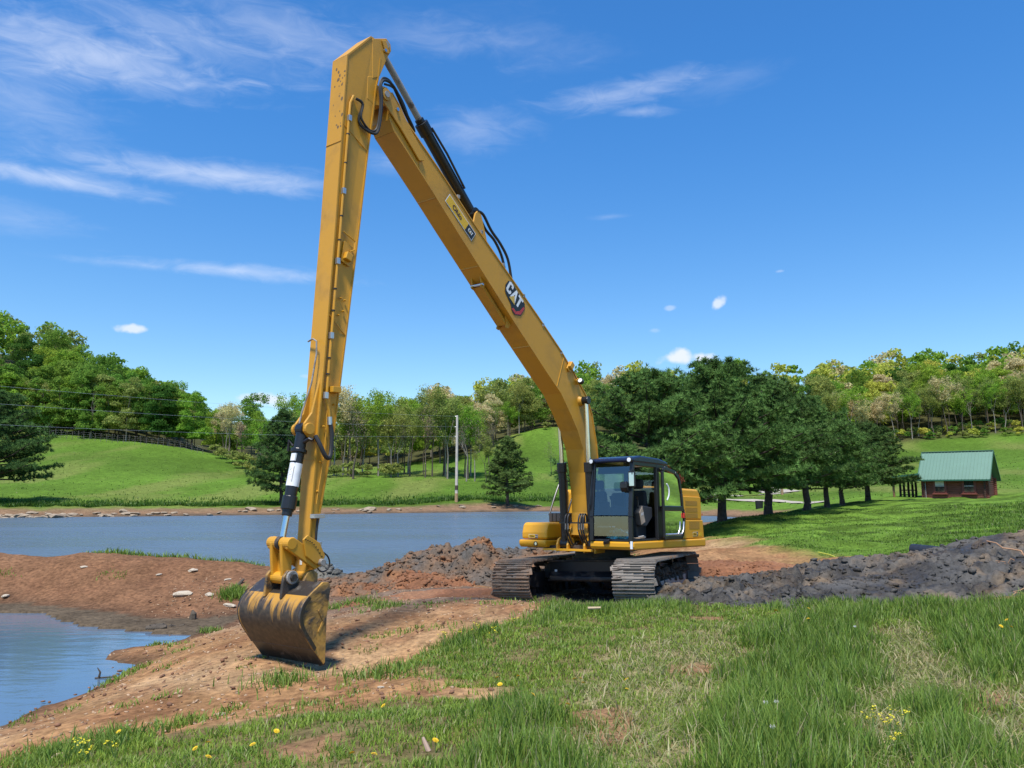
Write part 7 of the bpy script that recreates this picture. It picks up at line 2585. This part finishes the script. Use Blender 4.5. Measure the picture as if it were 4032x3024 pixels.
for (px, py, lab) in ((3370, 2478, 'white dandelion clock over the tall grass'), (3048, 2940, 'big white dandelion clock low in the tall grass'), (3020, 2825, 'left of two faint dandelion clocks in the tall grass'), (3062, 2824, 'right of two faint dandelion clocks in the tall grass')):
    g_ = ground_pt(px, py + 60)
    hgt = .22
    t = empty('dandelion_clock', g_)
    s_ = link(bpy.data.objects.new('stem', stem_me), t); s_.scale = (.15, .15, hgt)
    q = link(bpy.data.objects.new('seed_head', seed_me), t); q.scale = (.019,) * 3; q.location = (0, 0, hgt)
    tag(t, lab, 'dandelion', 'dandelion clocks')
# mustard plants: branching stems with small yellow blossoms
mb = MB()
for k in range(5):
    a = k / 5 * 2 * math.pi
    mb.add([(0, 0, 0), (math.cos(a - .4) * .7, math.sin(a - .4) * .7, .2), (math.cos(a) * 1.0, math.sin(a), .3), (math.cos(a + .4) * .7, math.sin(a + .4) * .7, .2)], [(0, 1, 2, 3)])
bl_me = mb.mesh('blossom', m_must)
MUST = [(1745, 2490, 7, 'left clump of mustard flowers on the grass edge by the clay'), (1800, 2480, 5, 'tiny mustard sprig between the two bigger clumps'), (1875, 2455, 8, 'tallest mustard clump in front of the crawler tracks'), (1945, 2480, 7, 'right hand mustard clump on the grass edge'),
        (2035, 2425, 4, 'small mustard sprig near the track'), (300, 2935, 8, 'mustard plant in the lower left tuft'), (345, 2960, 8, 'second mustard plant just right of the first lower left'), (455, 2945, 5, 'low mustard sprig by the lower left tuft'),
        (3440, 2835, 6, 'left stems of the mustard group in the tall grass'), (3500, 2875, 7, 'middle stems of the mustard group in the tall grass'), (3545, 2860, 5, 'right stems of the mustard group in the tall grass'), (3520, 2930, 5, 'lowest stems of the mustard group in the tall grass'), (1900, 2376, 3, 'tiny yellow weed beside the clay-caked track')]
for (px, py, nb, lab) in MUST:
    D0_ = ground_pt(px, py + 60)
    hgt = .20 if D0_[1] > 9 else .16
    t = empty('mustard_plant', D0_, random.uniform(0, 6))
    for k in range(nb):
        a = random.uniform(0, 6.28); rr = random.uniform(.01, .09)
        top = Vector((math.cos(a) * rr, math.sin(a) * rr, hgt * random.uniform(.75, 1.25)))
        MB().tube([(0, 0, 0), top * .6 + Vector((0, 0, .02)), top], [.003, .0025, .002], 4).build('stem', m_stem, t)
        for j in range(5):
            q = link(bpy.data.objects.new('blossom', bl_me), t)
            q.location = top + Vector((random.gauss(0, .011), random.gauss(0, .011), random.uniform(-.02, .012)))
            q.scale = (.009,) * 3
            q.rotation_euler = (random.uniform(-.6, .6), random.uniform(-.6, .6), random.uniform(0, 6))
    tag(t, lab, 'wildflower', 'mustard plants')
